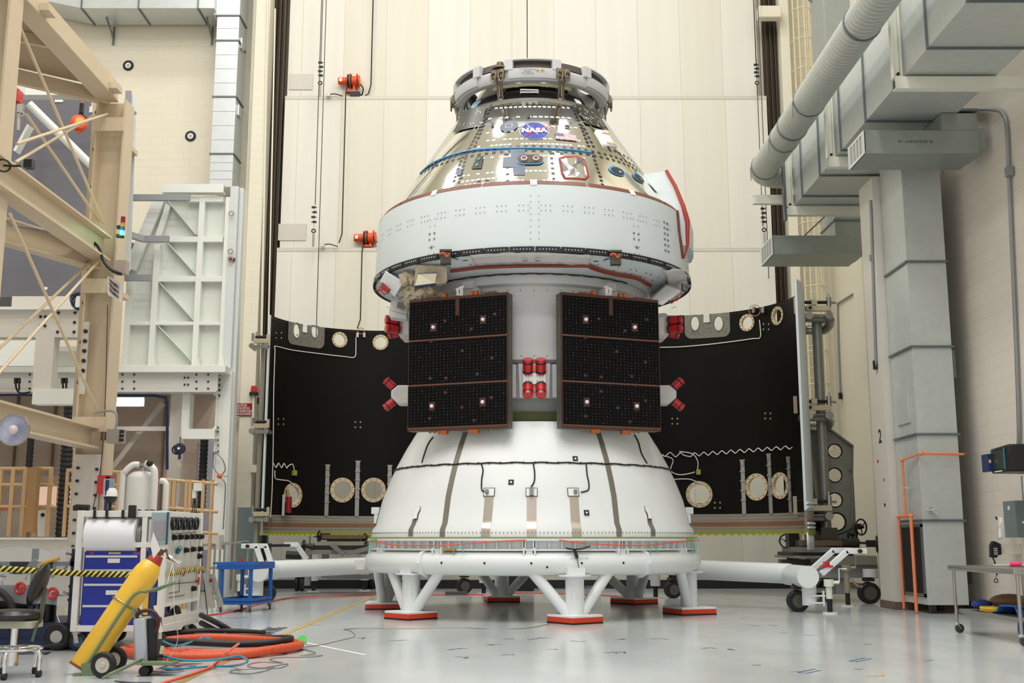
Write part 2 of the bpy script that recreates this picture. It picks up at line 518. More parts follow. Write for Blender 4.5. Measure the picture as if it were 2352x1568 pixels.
for a in (R(30), R(60), R(90), R(120), R(150)):
    x = 8.3+0.30*math.cos(a); y = BW-0.45-0.45*math.sin(a)
    mbc.bar((x, y, 3.6), (x, y, CEIL-2.4), 0.03, 0.012)
part('safety_cage', mbc, LAD, lt)
# bullseye targets on the block wall
for i, (px, py) in enumerate(((295, 151), (438, 313))):
    q = P(px, py, BW)
    t = thing('survey_target', ['black and white round bullseye target higher on the cream block wall', 'black and white round bullseye target lower right on the cream block wall, beside the duct'][i], 'target', (q.x, BW, q.z), 'bullseye survey targets')
    part('disc', MB().turn([(0, -0.03), (0.155, -0.03), (0.155, 0)], q, (0, 1, 0), 32), INK, t)
    part('ring', MB().pipe(q+V((0, -0.034, 0)), q+V((0, -0.031, 0)), 0.085, 0.036), PAPER, t)
    part('dot', MB().pipe(q+V((0, -0.036, 0)), q+V((0, -0.031, 0)), 0.022, 0.008, 16), PAPER, t)
# block wall conduits on the left pilaster
def conduit(name, pts, r, m_, label, cat='conduit', group=None, sm=0):
    pp = smoothpath(pts, sm) if sm else pts
    return single(name, MB().tube(pp, r, 8), m_, label, cat, group)
conduit('conduit', [P(640-25, 0, BW-0.73), P(640-25-22, 1180, BW-0.73)], 0.03, PLAIN, 'thin cream conduit running down the block pilaster left of the door')
conduit('conduit', [P(632, 20, BW-0.73), P(632-16, 780, BW-0.73)], 0.022, PLAIN, 'thin cream conduit beside the door guide on the left pilaster')
# long hanging cables / wires before the door
CAB = mat('wire_rope', (60, 58, 54), 0.5, metal=0.5)
def vwire(px0, py0, px1, py1, Y, r, label):
    a = P(px0, py0, Y); b_ = P(px1, py1, Y); a.x = b_.x
    return single('wire_rope', MB().cyl(a, b_, r, n=8), CAB, label, 'cable', 'wire ropes hanging before the lift door')
vwire(728, -60, 709, 1330, 30.0, 0.011, 'dark wire rope, leftmost of the pair hanging left of the spacecraft down to the floor')
vwire(738, -60, 724, 470, 30.0, 0.011, 'dark wire rope hanging down to the lower chain connector left of the spacecraft')
vwire(742, -60, 737, 145, 30.1, 0.011, 'dark wire rope hanging down to the upper chain connector left of the spacecraft')
vwire(1211, -60, 1211, 145, 30.2, 0.014, 'dark cable hanging behind the very top of the spacecraft')
vwire(1744, -60, 1766, 640, 30.0, 0.011, 'dark wire rope, farther right of the pair hanging right of the spacecraft')
vwire(1737, -60, 1752, 520, 30.0, 0.011, 'dark wire rope on the right ending at the lower chain connector')
vwire(1732, -60, 1736, 140, 30.05, 0.011, 'dark wire rope on the right ending at the upper chain connector')
def rope_socket(px, py0, py1, Y, label, red=False):
    a = P(px, py0, Y); b_ = P(px, py1, Y); b_.x = a.x
    t = thing('rope_connector', label, 'connector', b_, 'chain connectors on the wire ropes')
    L = a.z-b_.z
    for k in range(4):
        z = a.z-L*0.12*k
        part('clamp', MB().cbox((a.x+(0.02 if k % 2 else -0.02), Y, z-0.05), (0.10, 0.06, 0.05)).cyl((a.x-0.07, Y, z-0.05), (a.x+0.07, Y, z-0.05), 0.014, n=8), BLACKM, t)
    part('shackle', MB().torus((a.x, Y, a.z-L*0.62), (0, 1, 0), 0.05, 0.016, 20, 8), BLACKM, t)
    part('turnbuckle', MB().cyl((a.x, Y, a.z-L*0.70), (a.x, Y, b_.z), 0.03, n=10).cyl((a.x, Y, a.z), (a.x, Y, b_.z), 0.008, n=6), STEEL, t)
    if red: part('red_tape', MB().cyl((a.x, Y, a.z), (a.x, Y, a.z+0.13), 0.018, n=10), RED, t)
rope_socket(737, 140, 222, 30.1, 'chain connector with clamps on the left wire rope, upper one')
rope_socket(722, 472, 566, 30.0, 'chain connector with clamps on the left wire rope, lower one')
rope_socket(1737, 145, 218, 30.05, 'chain connector with red tape on the right wire rope, upper one', True)
rope_socket(1753, 475, 560, 30.0, 'chain connector with clamps on the right wire rope, lower one')
# orange cable reels standing on the door ledges
def cable_reel(px, py, Y, label, cable_to, low):
    q = P(px, py, Y)
    t = thing('cable_reel', label, 'cable reel', q, 'orange cable reels on the door')
    part('stand', MB().box(q+V((-0.13, -0.1, -low-0.05)), q+V((0.16, 0.1, -low))).bar(q+V((0.1, 0, -0.31)), q+V((0.1, 0, 0)), 0.05, 0.06), ORANGE, t)
    if low > 0.28: part('base_block', MB().box(q+V((0.0, -0.12, -0.50)), q+V((0.28, 0.12, -0.36))), BLACK, t)
    part('spool', MB().turn([(0.0, -0.02), (0.22, -0.02), (0.22, 0.0), (0.14, 0.01), (0.14, 0.16), (0.22, 0.17), (0.22, 0.19), (0, 0.19)], q, (1, 0, 0), 28), ORANGE, t)
    part('cable_winding', MB().turn([(0.14, 0.02), (0.19, 0.03), (0.19, 0.14), (0.14, 0.15)], q+V((-0.12, 0, 0)), (1, 0, 0), 28), BLACK, t)
    part('motor', MB().turn([(0, -0.36), (0.10, -0.36), (0.11, -0.34), (0.11, -0.1), (0, -0.1)], q, (1, 0, 0), 20), ORANGE, t)
    part('side_plate', MB().turn([(0.0, 0.22), (0.17, 0.22), (0.17, 0.25), (0, 0.25)], q, (1, 0, 0), 24), ORANGE, t)
    part('label_plate', MB().box(q+V((-0.32, -0.115, -0.05)), q+V((-0.24, -0.10, 0.05))), PAPER, t)
    part('lead', MB().tube(smoothpath([q+V((0.27, 0, -0.1)), q+V((0.36, 0, -0.25)), q+V((0.26, 0.1, -0.46)), q+V((0.05, 0.1, -0.49))], 6), 0.02, 6), BLACK, t)
    e = P(cable_to[0], cable_to[1], Y)
    part('drop_cable', MB().tube([q+V((-0.08, -0.03, -0.1)), V((q.x-0.08, Y-0.38, q.z-0.5)), V((q.x-0.08, Y-0.38, e.z+0.25)), V((q.x-0.16, Y-0.36, e.z))], 0.017, 6), BLACK, t)
cable_reel(806, 186, 30.78, 'orange motorised cable reel on the upper door ledge', (790, 565), 0.31)
cable_reel(843, 546, 30.55, 'orange motorised cable reel on the lower door ledge beside the white ring', (832, 760), 0.225)
conduit('hanging_cable', [P(858, -40, 30.85), P(852, 195, 30.85), P(846, 215, 30.85), P(838, 221, 30.85)], 0.018, BLACK, 'black cable coming down the door to the upper ledge right of the orange reel', 'cable')
for i, (px, py, Y) in enumerate(((754, 218, 30.6), (741, 563, 30.35))):
    q = P(px, py, Y)
    t = thing('ledge_sensor', ['small grey box with black lead on the upper door ledge', 'small grey box with black lead on the lower door ledge'][i], 'sensor', q, 'small sensor boxes on the door ledges')
    part('housing', MB().cbox(q, (0.12, 0.1, 0.09)), GREYW, t)
    part('lead', MB().tube(smoothpath([q+V((0.06, 0, 0.02)), q+V((0.2, 0, 0.03)), q+V((0.42, 0, -0.04))], 4), 0.015, 6), BLACK, t)
# beacon, sign and boxes on the left pilaster
q = P(583, 900, BW-0.75)
t = thing('warning_beacon', 'red warning beacon with black base on the cream pilaster', 'beacon', q)
part('lens', MB().turn([(0, 0.1), (0.075, 0.1), (0.085, 0.0), (0.085, -0.08), (0, -0.08)], q+V((0, 0, 0.06)), (0, 0, 1), 20), RED, t)
part('base', MB().cyl(q+V((0, 0, -0.09)), q+V((0, 0, -0.01)), 0.12, n=20), BLACK, t)
part('stalk', MB().cyl(q+V((0, 0, -0.09)), q+V((0.0, 0, -1.0)), 0.03, n=10), PLAIN, t)
s0 = P(541, 926, BW-0.72); s1 = P(582, 955, BW-0.72)
t = thing('caution_sign', 'red CAUTION sign with white lettering on the block pilaster', 'sign', s0)
part('plate', MB().box((s0.x-0.16, BW-0.735, s1.z), (s1.x, BW-0.702, s0.z)), mat('sign_red', (150, 20, 28), 0.4), t)
hgt = s0.z-s1.z
tm = MB()
for k, (tx, szz, sx_, ex) in enumerate((('CAUTION', 0.105, 0.66, 567), ('DOOR IN MOTION', 0.085, 0.57, 573), ('DO NOT ENTER WHILE', 0.085, 0.57, 578), ('ALARM IS ACTIVATED', 0.085, 0.57, 577))):
    add_text(tm, tx, (P(ex, 940, BW-0.74).x, BW-0.74, s0.z-hgt*(0.18+0.225*k)), (1, 0, 0), (0, 0, 1), szz, sx=sx_, bold=0.001, align='RIGHT')
part('lettering', tm, PAPER, t)
q = P(594, 920, BW-0.72)
single('wall_switch', MB().cbox(q, (0.07, 0.09, 0.17)), BLACKM, 'small black switch box on the pilaster beside the beacon', 'switch')
q = P(584, 1076, BW-0.72)
single('junction_box', MB().cbox(q, (0.19, 0.1, 0.2)), PLAIN, 'cream square junction box on the pilaster below the sign', 'box')
# ================================================================== the spacecraft
CX, CY = 0.37, 20.7
def lerp_prof(tab):
    tab = sorted(tab, key=lambda t: t[1])
    def f(z):
        if z <= tab[0][1]: return tab[0][0]
        if z >= tab[-1][1]: return tab[-1][0]
        for i in range(len(tab)-1):
            if z <= tab[i+1][1]:
                (r0, z0), (r1, z1) = tab[i], tab[i+1]
                return r0+(r1-r0)*(z-z0)/(z1-z0) if z1 > z0 else r1
    return f
def hit(px, py, Rf, y0=17.0):
    d = ray(px, py)
    g = lambda Y: math.hypot(d.x*Y/d.y-CX, Y-CY)-Rf(CAMH+d.z*Y/d.y)
    Y = y0
    while Y < 24 and g(Y) > 0: Y += 0.03
    if Y >= 24:     # graze: take the closest approach
        Y = min((g(17+0.02*k), 17+0.02*k) for k in range(300))[1]
    else:
        a, b_ = Y-0.03, Y
        for _ in range(20):
            m = (a+b_)/2
            if g(m) > 0: a = m
            else: b_ = m
        Y = b_
    x = d.x*Y/d.y
    return math.atan2(x-CX, CY-Y), CAMH+d.z*Y/d.y
def cyp(a, r, z): return V((CX+r*math.sin(a), CY-r*math.cos(a), z))
CONE = [(2.72, 7.02), (1.46, 9.02)]
Rcone = lerp_prof(CONE)
RING = [(2.92, 5.93), (2.87, 6.99)]
Rring = lerp_prof(RING)
ADP = [(2.88, 1.30), (2.87, 1.42), (2.80, 1.52), (2.70, 1.94), (2.59, 2.23), (2.465, 2.52), (2.29, 2.85), (2.09, 3.18)]
Radp = lerp_prof(ADP)
SC = thing('spacecraft', 'white and silver space capsule on its service module, standing on the six-legged ring stand', 'spacecraft', (CX, CY, 1.30))
# ---- materials
foil = bpy.data.materials.new('silver_foil_tiles'); foil.use_nodes = True
nt = foil.node_tree; b = nt.nodes['Principled BSDF']
b.inputs['Base Color'].default_value = rgb((240, 240, 232)); b.inputs['Metallic'].default_value = 1.0
tc = nt.nodes.new('ShaderNodeTexCoord')
nz = nt.nodes.new('ShaderNodeTexNoise'); nz.inputs['Scale'].default_value = 1.6; nz.inputs['Detail'].default_value = 3
nt.links.new(tc.outputs['Object'], nz.inputs['Vector'])
mr = nt.nodes.new('ShaderNodeMapRange'); mr.inputs[3].default_value = 0.05; mr.inputs[4].default_value = 0.13
nt.links.new(nz.outputs[0], mr.inputs[0]); nt.links.new(mr.outputs[0], b.inputs['Roughness'])
n2 = nt.nodes.new('ShaderNodeTexNoise'); n2.inputs['Scale'].default_value = 5; n2.inputs['Detail'].default_value = 5
nt.links.new(tc.outputs['Object'], n2.inputs['Vector'])
bp = nt.nodes.new('ShaderNodeBump'); bp.inputs['Strength'].default_value = 0.03; bp.inputs['Distance'].default_value = 0.02
nt.links.new(n2.outputs[0], bp.inputs['Height']); nt.links.new(bp.outputs[0], b.inputs['Normal'])
crink = bpy.data.materials.new('crinkled_foil'); crink.use_nodes = True
nt = crink.node_tree; b = nt.nodes['Principled BSDF']
b.inputs['Base Color'].default_value = rgb((214, 210, 196)); b.inputs['Metallic'].default_value = 0.9; b.inputs['Roughness'].default_value = 0.25
tc = nt.nodes.new('ShaderNodeTexCoord'); v = nt.nodes.new('ShaderNodeTexVoronoi'); v.inputs['Scale'].default_value = 7
nt.links.new(tc.outputs['Object'], v.inputs['Vector'])
bp = nt.nodes.new('ShaderNodeBump'); bp.inputs['Strength'].default_value = 0.9; bp.inputs['Distance'].default_value = 0.06
nt.links.new(v.outputs[0], bp.inputs['Height']); nt.links.new(bp.outputs[0], b.inputs['Normal'])
BLANKET = mat('white_quilted_blanket', (214, 212, 208), 0.5, var=0.06, vscale=8, bump=0.5, bscale=14)
KHAKI = mat('tan_foil_wrap', (196, 184, 162), 0.35, metal=0.4, var=0.2, vscale=9, bump=0.9, bscale=11)
RBROWN = mat('brown_seal_strip', (112, 58, 40), 0.45, var=0.1)
BLKT = mat('black_tile', (34, 36, 40), 0.4)
SLATE = mat('slate_blue_tape', (84, 94, 112), 0.4, var=0.08)
SMUDGE = mat('dark_taped_panel', (58, 62, 56), 0.35, var=0.5, vscale=16)
LBLUE = mat('light_blue_trim', (86, 158, 214), 0.4)
WHT = mat('bright_white', (240, 240, 238), 0.45)
GREYM = mat('grey_machined', (132, 132, 128), 0.4, metal=0.5, var=0.1)
# ---- crew module cone
cm = part('cone_body', MB().lathe([(2.55, 7.0), (2.72, 7.02), (1.46, 9.02), (1.40, 9.05), (1.2, 9.05)], (CX, CY, 0), n=128), foil, SC, label='silver foil cone of the capsule')
def on(Rf, px, py, off=0.006):
    a, z = hit(px, py, Rf); return cyp(a, Rf(z)+off, z)
def grid_patch(mb, Rf, corners, off=0.006, nu=6, nv=2):
    # corners: four pixel corners TL TR BR BL found on the surface, filled by a grid that follows it
    az = [hit(x, y, Rf) for x, y in corners]
    vs = []
    for j in range(nv+1):
        t = j/nv
        l = (az[0][0]*(1-t)+az[3][0]*t, az[0][1]*(1-t)+az[3][1]*t)
        r = (az[1][0]*(1-t)+az[2][0]*t, az[1][1]*(1-t)+az[2][1]*t)
        for i in range(nu+1):
            s = i/nu; a = l[0]*(1-s)+r[0]*s; z = l[1]*(1-s)+r[1]*s
            vs.append(cyp(a, Rf(z)+off, z))
    fs = [(j*(nu+1)+i, j*(nu+1)+i+1, (j+1)*(nu+1)+i+1, (j+1)*(nu+1)+i) for j in range(nv) for i in range(nu)]
    mb.add(vs, fs)
CS = math.atan((2.72-1.46)/2.0); CCS, SCS = math.cos(CS), math.sin(CS)
def cone_uv(a0, z0, u, v, h):
    z = z0+v*CCS; r = Rcone(z)
    return cyp(a0+u/Rcone(z0), r+h*CCS, z+h*SCS)
def decal_poly(mb, a0, z0, poly, h, cut=0.06):
    # flat polygon in (u, v) cut into strips and wrapped on the cone
    bm = bmesh.new(); vv = [bm.verts.new((x, y, 0)) for x, y in poly]
    try: bm.faces.new(vv)
    except ValueError: bm.free(); return
    xs = [p[0] for p in poly]; x = math.floor(min(xs)/cut)*cut
    while x < max(xs):
        bmesh.ops.bisect_plane(bm, geom=bm.verts[:]+bm.edges[:]+bm.faces[:], plane_co=(x, 0, 0), plane_no=(1, 0, 0)); x += cut
    bmesh.ops.triangulate(bm, faces=bm.faces[:])
    bm.verts.index_update()
    mb.add([cone_uv(a0, z0, q.co.x, q.co.y, h) for q in bm.verts], [tuple(q.index for q in f.verts) for f in bm.faces])
    bm.free()
def ell(rx, ry, n=40, cx=0, cy=0, a0=0, a1=2*PI): return [(cx+rx*math.cos(a0+(a1-a0)*i/n), cy+ry*math.sin(a0+(a1-a0)*i/n)) for i in range(n)]
def band_poly(mb, a0, z0, pts, w, h):       # thin stroke along pts
    for i in range(len(pts)-1):
        (x0, y0), (x1, y1) = pts[i], pts[i+1]
        L = math.hypot(x1-x0, y1-y0) or 1e-6; nx, ny = -(y1-y0)/L*w/2, (x1-x0)/L*w/2
        mb.add([cone_uv(a0, z0, x, y, h) for x, y in ((x0+nx, y0+ny), (x1+nx, y1+ny), (x1-nx, y1-ny), (x0-nx, y0-ny))], [(0, 1, 2, 3)])
# rows of small black fastener tiles, and white dashes (surface pattern)
bt = MB(); wt = MB()
def sq(mb, a, z, w, h_, off=0.004):
    dz = h_/2*CCS; da = w/2/Rcone(z)
    mb.add([cyp(a-da, Rcone(z-dz)+off, z-dz), cyp(a+da, Rcone(z-dz)+off, z-dz), cyp(a+da, Rcone(z+dz)+off, z+dz), cyp(a-da, Rcone(z+dz)+off, z+dz)], [(0, 1, 2, 3)])
zt_ = hit(1226, 237, Rcone)[1]
for i in range(-9, 10): sq(bt, i*0.078+0.01, zt_, 0.055, 0.05)
zm1 = hit(1226, 336, Rcone)[1]; zm2 = hit(1226, 344, Rcone)[1]
for i in range(-20, 26):
    a = i*0.062
    sq(bt, a, zm1, 0.06, 0.06); sq(bt, a, zm2-0.015, 0.06, 0.06)
def diag(p, q, n_, mb=bt, w=0.055, h_=0.06):
    a0, z0 = hit(p[0], p[1], Rcone); a1, z1_ = hit(q[0], q[1], Rcone)
    for k in range(n_):
        t = k/(n_-1); sq(mb, a0+(a1-a0)*t, z0+(z1_-z0)*t, w, h_)
for p, q, n_ in (((1128, 242), (1078, 340), 13), ((1118, 270), (1091, 335), 8), ((1316, 244), (1352, 335), 12), ((1338, 286), (1363, 336), 6),
                 ((1075, 345), (1055, 418), 9), ((1065, 352), (1043, 415), 8), ((1360, 350), (1384, 424), 9), ((1290, 352), (1270, 352), 2), ((1376, 300), (1402, 345), 6),
                 ((1400, 342), (1470, 385), 9), ((1166, 355), (1166, 415), 5), ((1266, 352), (1272, 410), 6)):
    diag(p, q, n_)
for py, x0, x1, st in ((245, 1140, 1310, 11), (268, 1125, 1320, 13), (289, 1140, 1330, 13), (318, 1095, 1330, 13), (330, 1100, 1345, 10), (357, 1110, 1345, 10), (392, 1065, 1290, 11), (414, 1060, 1290, 10), (300, 1120, 1185, 14), (405, 1062, 1150, 12)):
    x = x0
    while x < x1:
        if random.random() < 0.82:
            a, z = hit(x, py+ (abs(x-1226)/175.0)**2*14, Rcone); sq(wt, a, z, 0.055 if st < 12 else 0.065, 0.038, 0.003)
        x += st
part('fastener_tiles', bt, BLKT, SC); part('white_dashes', wt, WHT, SC)
# dark taped corner panels
mb = MB(); grid_patch(mb, Rcone, [(1060, 258), (1118, 243), (1108, 290), (1040, 306)], 0.010)
part('dark_panel', mb, SMUDGE, SC, label='dark taped panel on the upper left of the cone')
mb = MB(); grid_patch(mb, Rcone, [(1321, 241), (1372, 252), (1398, 300), (1345, 285)], 0.010)
part('dark_panel', mb, mat('dark_panel_green', (38, 42, 36), 0.35, var=0.3, vscale=14), SC, label='dark taped panel on the upper right of the cone')
mb = MB()   # scribbles of white tape
for k in range(90):
    if k % 2: px, py = random.uniform(1050, 1110), random.uniform(252, 296)
    else: px, py = random.uniform(1330, 1385), random.uniform(250, 292)
    if px < 1200 and not (abs(py-(300-(px-1040)*0.22)) < 9 or py < 262-(px-1110)*0.1): continue
    a, z = hit(px, py, Rcone); th = random.uniform(0, PI); L = random.uniform(0.02, 0.06)
    band_poly(mb, a, z, [(-L*math.cos(th), -L*math.sin(th)), (L*math.cos(th), L*math.sin(th))], 0.008, 0.016)
part('tape_marks', mb, WHT, SC)
# round plate left of the logo
a0, z0 = hit(1169, 290, Rcone)
mb = MB(); decal_poly(mb, a0, z0, ell(0.165, 0.155, 36), 0.010); pl = part('round_cover', mb, SLATE, SC, label='slate grey round cover left of the blue logo')
mb = MB(); rr = [(0.042*sx+0.016*math.cos(t), 0.034*sy+0.016*math.sin(t)) for sx, sy, t0 in ((1, 1, 0), (-1, 1, PI/2), (-1, -1, PI), (1, -1, 1.5*PI)) for t in (t0, t0+PI/4, t0+PI/2)]
band_poly(mb, a0, z0, rr+[rr[0]], 0.008, 0.014); part('square_outline', mb, PAPER, pl)
# NASA roundel
a0, z0 = hit(1227, 301, Rcone); rx, ry = 0.245, 0.235
logo = MB(); decal_poly(logo, a0, z0, ell(rx+0.008, ry+0.008, 48), 0.007)
lg = part('logo_border', logo, PAPER, SC)
mb = MB(); decal_poly(mb, a0, z0, ell(rx, ry, 48), 0.010); part('logo_disc', mb, mat('logo_blue', (36, 52, 156), 0.4), lg, label='blue round logo disc')
mb = MB()
band_poly(mb, a0, z0, [(0.115*math.cos(t)*math.cos(0.75)-0.03-0.055*math.sin(t)*math.sin(0.75)*1.2+0.0, -0.16*math.cos(t)*math.sin(0.95)+0.03+0.055*math.sin(t)*math.cos(0.75)) for t in [2*PI*i/36 for i in range(33)]], 0.008, 0.014)
for k in range(26):
    t = random.uniform(0, 2*PI); r_ = random.uniform(0.10, 0.2)
    x, y = r_*math.cos(t), r_*math.sin(t)
    if abs(y) < 0.06: continue
    decal_poly(mb, a0, z0, ell(0.004, 0.004, 6, x, y), 0.013)
part('logo_orbit', mb, PAPER, lg)
mb = MB()
chev = [(-0.255, -0.045), (-0.05, 0.012), (0.02, 0.05), (0.10, 0.075), (0.33, 0.17), (0.24, 0.09), (0.10, 0.02), (0.0, -0.03), (-0.12, -0.10), (-0.20, -0.19), (-0.10, -0.075), (0.0, -0.005), (0.03, 0.02), (-0.05, -0.008)]
decal_poly(mb, a0, z0, [(-0.25, -0.055), (0.0, 0.02), (0.10, 0.055), (0.32, 0.17), (0.22, 0.07), (0.06, 0.01), (0.02, 0.005)], 0.016)
decal_poly(mb, a0, z0, [(-0.19, -0.195), (-0.11, -0.09), (0.0, -0.02), (0.10, 0.025), (0.08, 0.0), (0.0, -0.045), (-0.10, -0.115)], 0.016)
part('logo_chevron', mb, mat('logo_red', (220, 40, 62), 0.4), lg)
def cone_text(mb, txt, a0, z0, size, h, sx=1.0, bold=0.0, spacing=1.0, u0=0, v0=0):
    vs, fs = text_verts(txt, size, bold=bold, spacing=spacing)
    mb.add([cone_uv(a0, z0, u0+v_.x*sx, v0+v_.y, h) for v_ in vs], fs)
mb = MB(); cone_text(mb, 'NASA', a0, z0, 0.155, 0.021, sx=1.02, bold=0.010, spacing=1.12, v0=0.0)
part('logo_letters', mb, WHT, lg)
# flag
a0, z0 = hit(1300, 315, Rcone); fw, fh = 0.39, 0.175
mb = MB()
for k in range(13):
    mb.mi(0 if k % 2 == 0 else 1); y1 = fh/2-fh*k/13; y0_ = y1-fh/13
    x0_ = -fw/2 if k > 6 else -fw*0.08
    decal_poly(mb, a0, z0, [(x0_, y0_), (fw/2, y0_), (fw/2, y1), (x0_, y1)], 0.012)
mb.mi(2); decal_poly(mb, a0, z0, [(-fw/2, fh/2-fh*7/13), (-fw*0.08, fh/2-fh*7/13), (-fw*0.08, fh/2), (-fw/2, fh/2)], 0.012)
mb.mi(1)
for r_ in range(5):
    for c_ in range(6): decal_poly(mb, a0, z0, ell(0.0045, 0.0055, 5, -fw/2+fw*0.42*(c_+0.5)/6, fh/2-fh*7/13*(r_+0.5)/5), 0.015)
part('flag', mb, [mat('flag_red', (170, 50, 64), 0.5), WHT, mat('flag_blue', (62, 68, 110), 0.5)], SC, label='United States flag on the foil')
# ports: small square hatch, dark dots
def dot(px, py, rx, ry, m_, name='port', h=0.009, label=None, parent=SC):
    a, z = hit(px, py, Rcone); q = MB(); decal_poly(q, a, z, ell(rx, ry, 20), h); return part(name, q, m_, parent, label=label)
def rrect(w_, h_, r_, n=5): return [(sx*(w_/2-r_)+r_*math.cos(t0+k*PI/2/n), sy*(h_/2-r_)+r_*math.sin(t0+k*PI/2/n)) for sx, sy, t0 in ((1, 1, 0), (-1, 1, PI/2), (-1, -1, PI), (1, -1, 1.5*PI)) for k in range(n+1)]
a0, z0 = hit(1303, 291, Rcone); mb = MB(); decal_poly(mb, a0, z0, rrect(0.115, 0.10, 0.03), 0.008); pt = part('port_frame', mb, PAPER, SC)
mb = MB(); decal_poly(mb, a0, z0, rrect(0.092, 0.078, 0.025), 0.012); part('port', mb, BLKT, pt)
for px, py, r_ in ((1214, 268, 0.032), (1131, 290, 0.032), (1161, 354, 0.032), (1119, 415, 0.032), (1100, 417, 0.032), (1380, 405, 0.03)):
    dot(px, py, r_, r_*0.9, BLKT)
# orange round sensor right
dot(1380, 405, 0.022, 0.022, mat('burnt_orange', (170, 70, 40), 0.4), 'sensor', 0.013)
# slate tape patches around the docking camera
mb = MB()
grid_patch(mb, Rcone, [(1172, 343), (1206, 342), (1206, 402), (1180, 402)], 0.008)
grid_patch(mb, Rcone, [(1156, 361), (1192, 361), (1192, 384), (1154, 384)], 0.010)
part('tape_patch', mb, SLATE, SC)
# twin-lens camera housing
a0, z0 = hit(1218, 367, Rcone)
def stadium(w_, h_, n=12): return [((w_/2-h_/2)+h_/2*math.cos(-PI/2+PI*k/n), h_/2*math.sin(-PI/2+PI*k/n)) for k in range(n+1)]+[(-(w_/2-h_/2)+h_/2*math.cos(PI/2+PI*k/n), h_/2*math.sin(PI/2+PI*k/n)) for k in range(n+1)]
mb = MB(); decal_poly(mb, a0, z0, stadium(0.44, 0.25), 0.014); hs = part('housing_border', mb, BLKT, SC)
mb = MB(); decal_poly(mb, a0, z0, stadium(0.40, 0.21), 0.022); part('housing_plate', mb, mat('bronze_plate', (74, 62, 54), 0.4, metal=0.5), hs)
mb = MB(); band_poly(mb, a0, z0, stadium(0.45, 0.26)[20:]+stadium(0.45, 0.26)[:7], 0.02, 0.020); part('blue_edge', mb, LBLUE, hs)
for ux in (-0.105, 0.095):
    q = cone_uv(a0, z0, ux, 0.0, 0.02); nrm = (cone_uv(a0, z0, ux, 0, 0.05)-q).normalized()
    ln = part('lens_ring', MB().pipe(q, q+nrm*0.03, 0.052, 0.040, 24), PAPER, hs)
    part('lens', MB().cyl(q, q+nrm*0.02, 0.040, n=24), mat('red_lens', (120, 20, 26), 0.4), ln)
# two-part green lamp plate
mb = MB(); grid_patch(mb, Rcone, [(1096, 360), (1112, 358), (1106, 387), (1083, 388)], 0.012); lp = part('lamp_plate', mb, BLKT, SC)
for px, py in ((1101, 366), (1096, 380)): dot(px, py, 0.03, 0.035, mat('green_lens', (60, 150, 80), 0.3), 'green_lamp', 0.018, parent=lp)
# grey shield plate lower left
mb = MB(); grid_patch(mb, Rcone, [(1048, 389), (1063, 388), (1060, 402), (1050, 404)], 0.012); part('shield_plate', mb, SLATE, SC)
dot(1059, 407, 0.035, 0.035, CHROME, 'port')
# window with foil and red frame
a0, z0 = hit(1318, 386, Rcone)
win = [(1282, 363), (1298, 358), (1325, 357), (1341, 364), (1348, 382), (1353, 406), (1345, 413), (1325, 411), (1296, 411), (1288, 398)]
az = [hit(x, y, Rcone) for x, y in win]
mb = MB(); mb.add([cyp(a, Rcone(z)+0.012, z) for a, z in az]+[cyp(a0+(a-a0)*0.84, Rcone(z0+(z-z0)*0.84)+0.004, z0+(z-z0)*0.84) for a, z in az], [(i, (i+1) % 10, 10+(i+1) % 10, 10+i) for i in range(10)])
wf = part('window_frame', mb, mat('rust_red_frame', (150, 54, 38), 0.45), SC, label='rust red rounded window frame', solid=0.02)
mb = MB()
pts = [(a0+(a-a0)*0.84, z0+(z-z0)*0.84) for a, z in az]
random.seed(3); c_ = [cyp(a, Rcone(z)+0.005, z) for a, z in pts]
inn = [(a0+(a-a0)*random.uniform(0.35, 0.5), z0+(z-z0)*random.uniform(0.3, 0.55)) for a, z in az]
c2 = [cyp(a, Rcone(z)+random.uniform(-0.06, 0.05), z) for a, z in inn]
mb.add(c_+c2+[cyp(a0, Rcone(z0)+0.03, z0)], [(i, (i+1) % 10, 10+i) for i in range(10)]+[((i+1) % 10, 10+(i+1) % 10, 10+i) for i in range(10)]+[(10+i, 10+(i+1) % 10, 20) for i in range(10)])
mb.flat = True; part('foil_pane', mb, mat('bright_crumpled_foil', (170, 170, 176), 0.2, metal=1.0, bump=0.3, bscale=5), wf, label='crumpled silver foil behind the window')
# white hatch with orange bars
mb = MB(); grid_patch(mb, Rcone, [(1367, 298), (1393, 301), (1416, 338), (1387, 335)], 0.022, 4, 4); hp = part('hatch_cover', mb, WHT, SC, solid=0.02)
mb = MB(); grid_patch(mb, Rcone, [(1379, 303), (1395, 306), (1398, 310), (1382, 307)], 0.03); grid_patch(mb, Rcone, [(1390, 326), (1409, 330), (1412, 334), (1394, 330)], 0.03)
part('orange_bars', mb, mat('soft_orange', (228, 164, 104), 0.5), hp)
# blue-rimmed oval windows at the right
for (px, py, rx_, ry_, rot) in ((1417, 393, 0.20, 0.13, -0.45), (1466, 409, 0.20, 0.13, -0.55)):
    a, z = hit(px, py, Rcone)
    e = [(rx_*math.cos(t)*math.cos(rot)-ry_*math.sin(t)*math.sin(rot), rx_*math.cos(t)*math.sin(rot)*0.2+ry_*math.sin(t)) for t in [2*PI*i/32 for i in range(32)]]
    mb = MB(); decal_poly(mb, a, z, e, 0.012); rimo = part('oval_rim', mb, LBLUE, SC)
    mb = MB(); decal_poly(mb, a, z, [(x*0.80, y*0.74-0.012) for x, y in e], 0.02); part('oval_pane', mb, BLKT, rimo)
    mb = MB(); decal_poly(mb, a, z, [(x*0.16+0.04, y*0.18-0.03) for x, y in e], 0.026); part('inner_fitting', mb, CHROME, rimo)
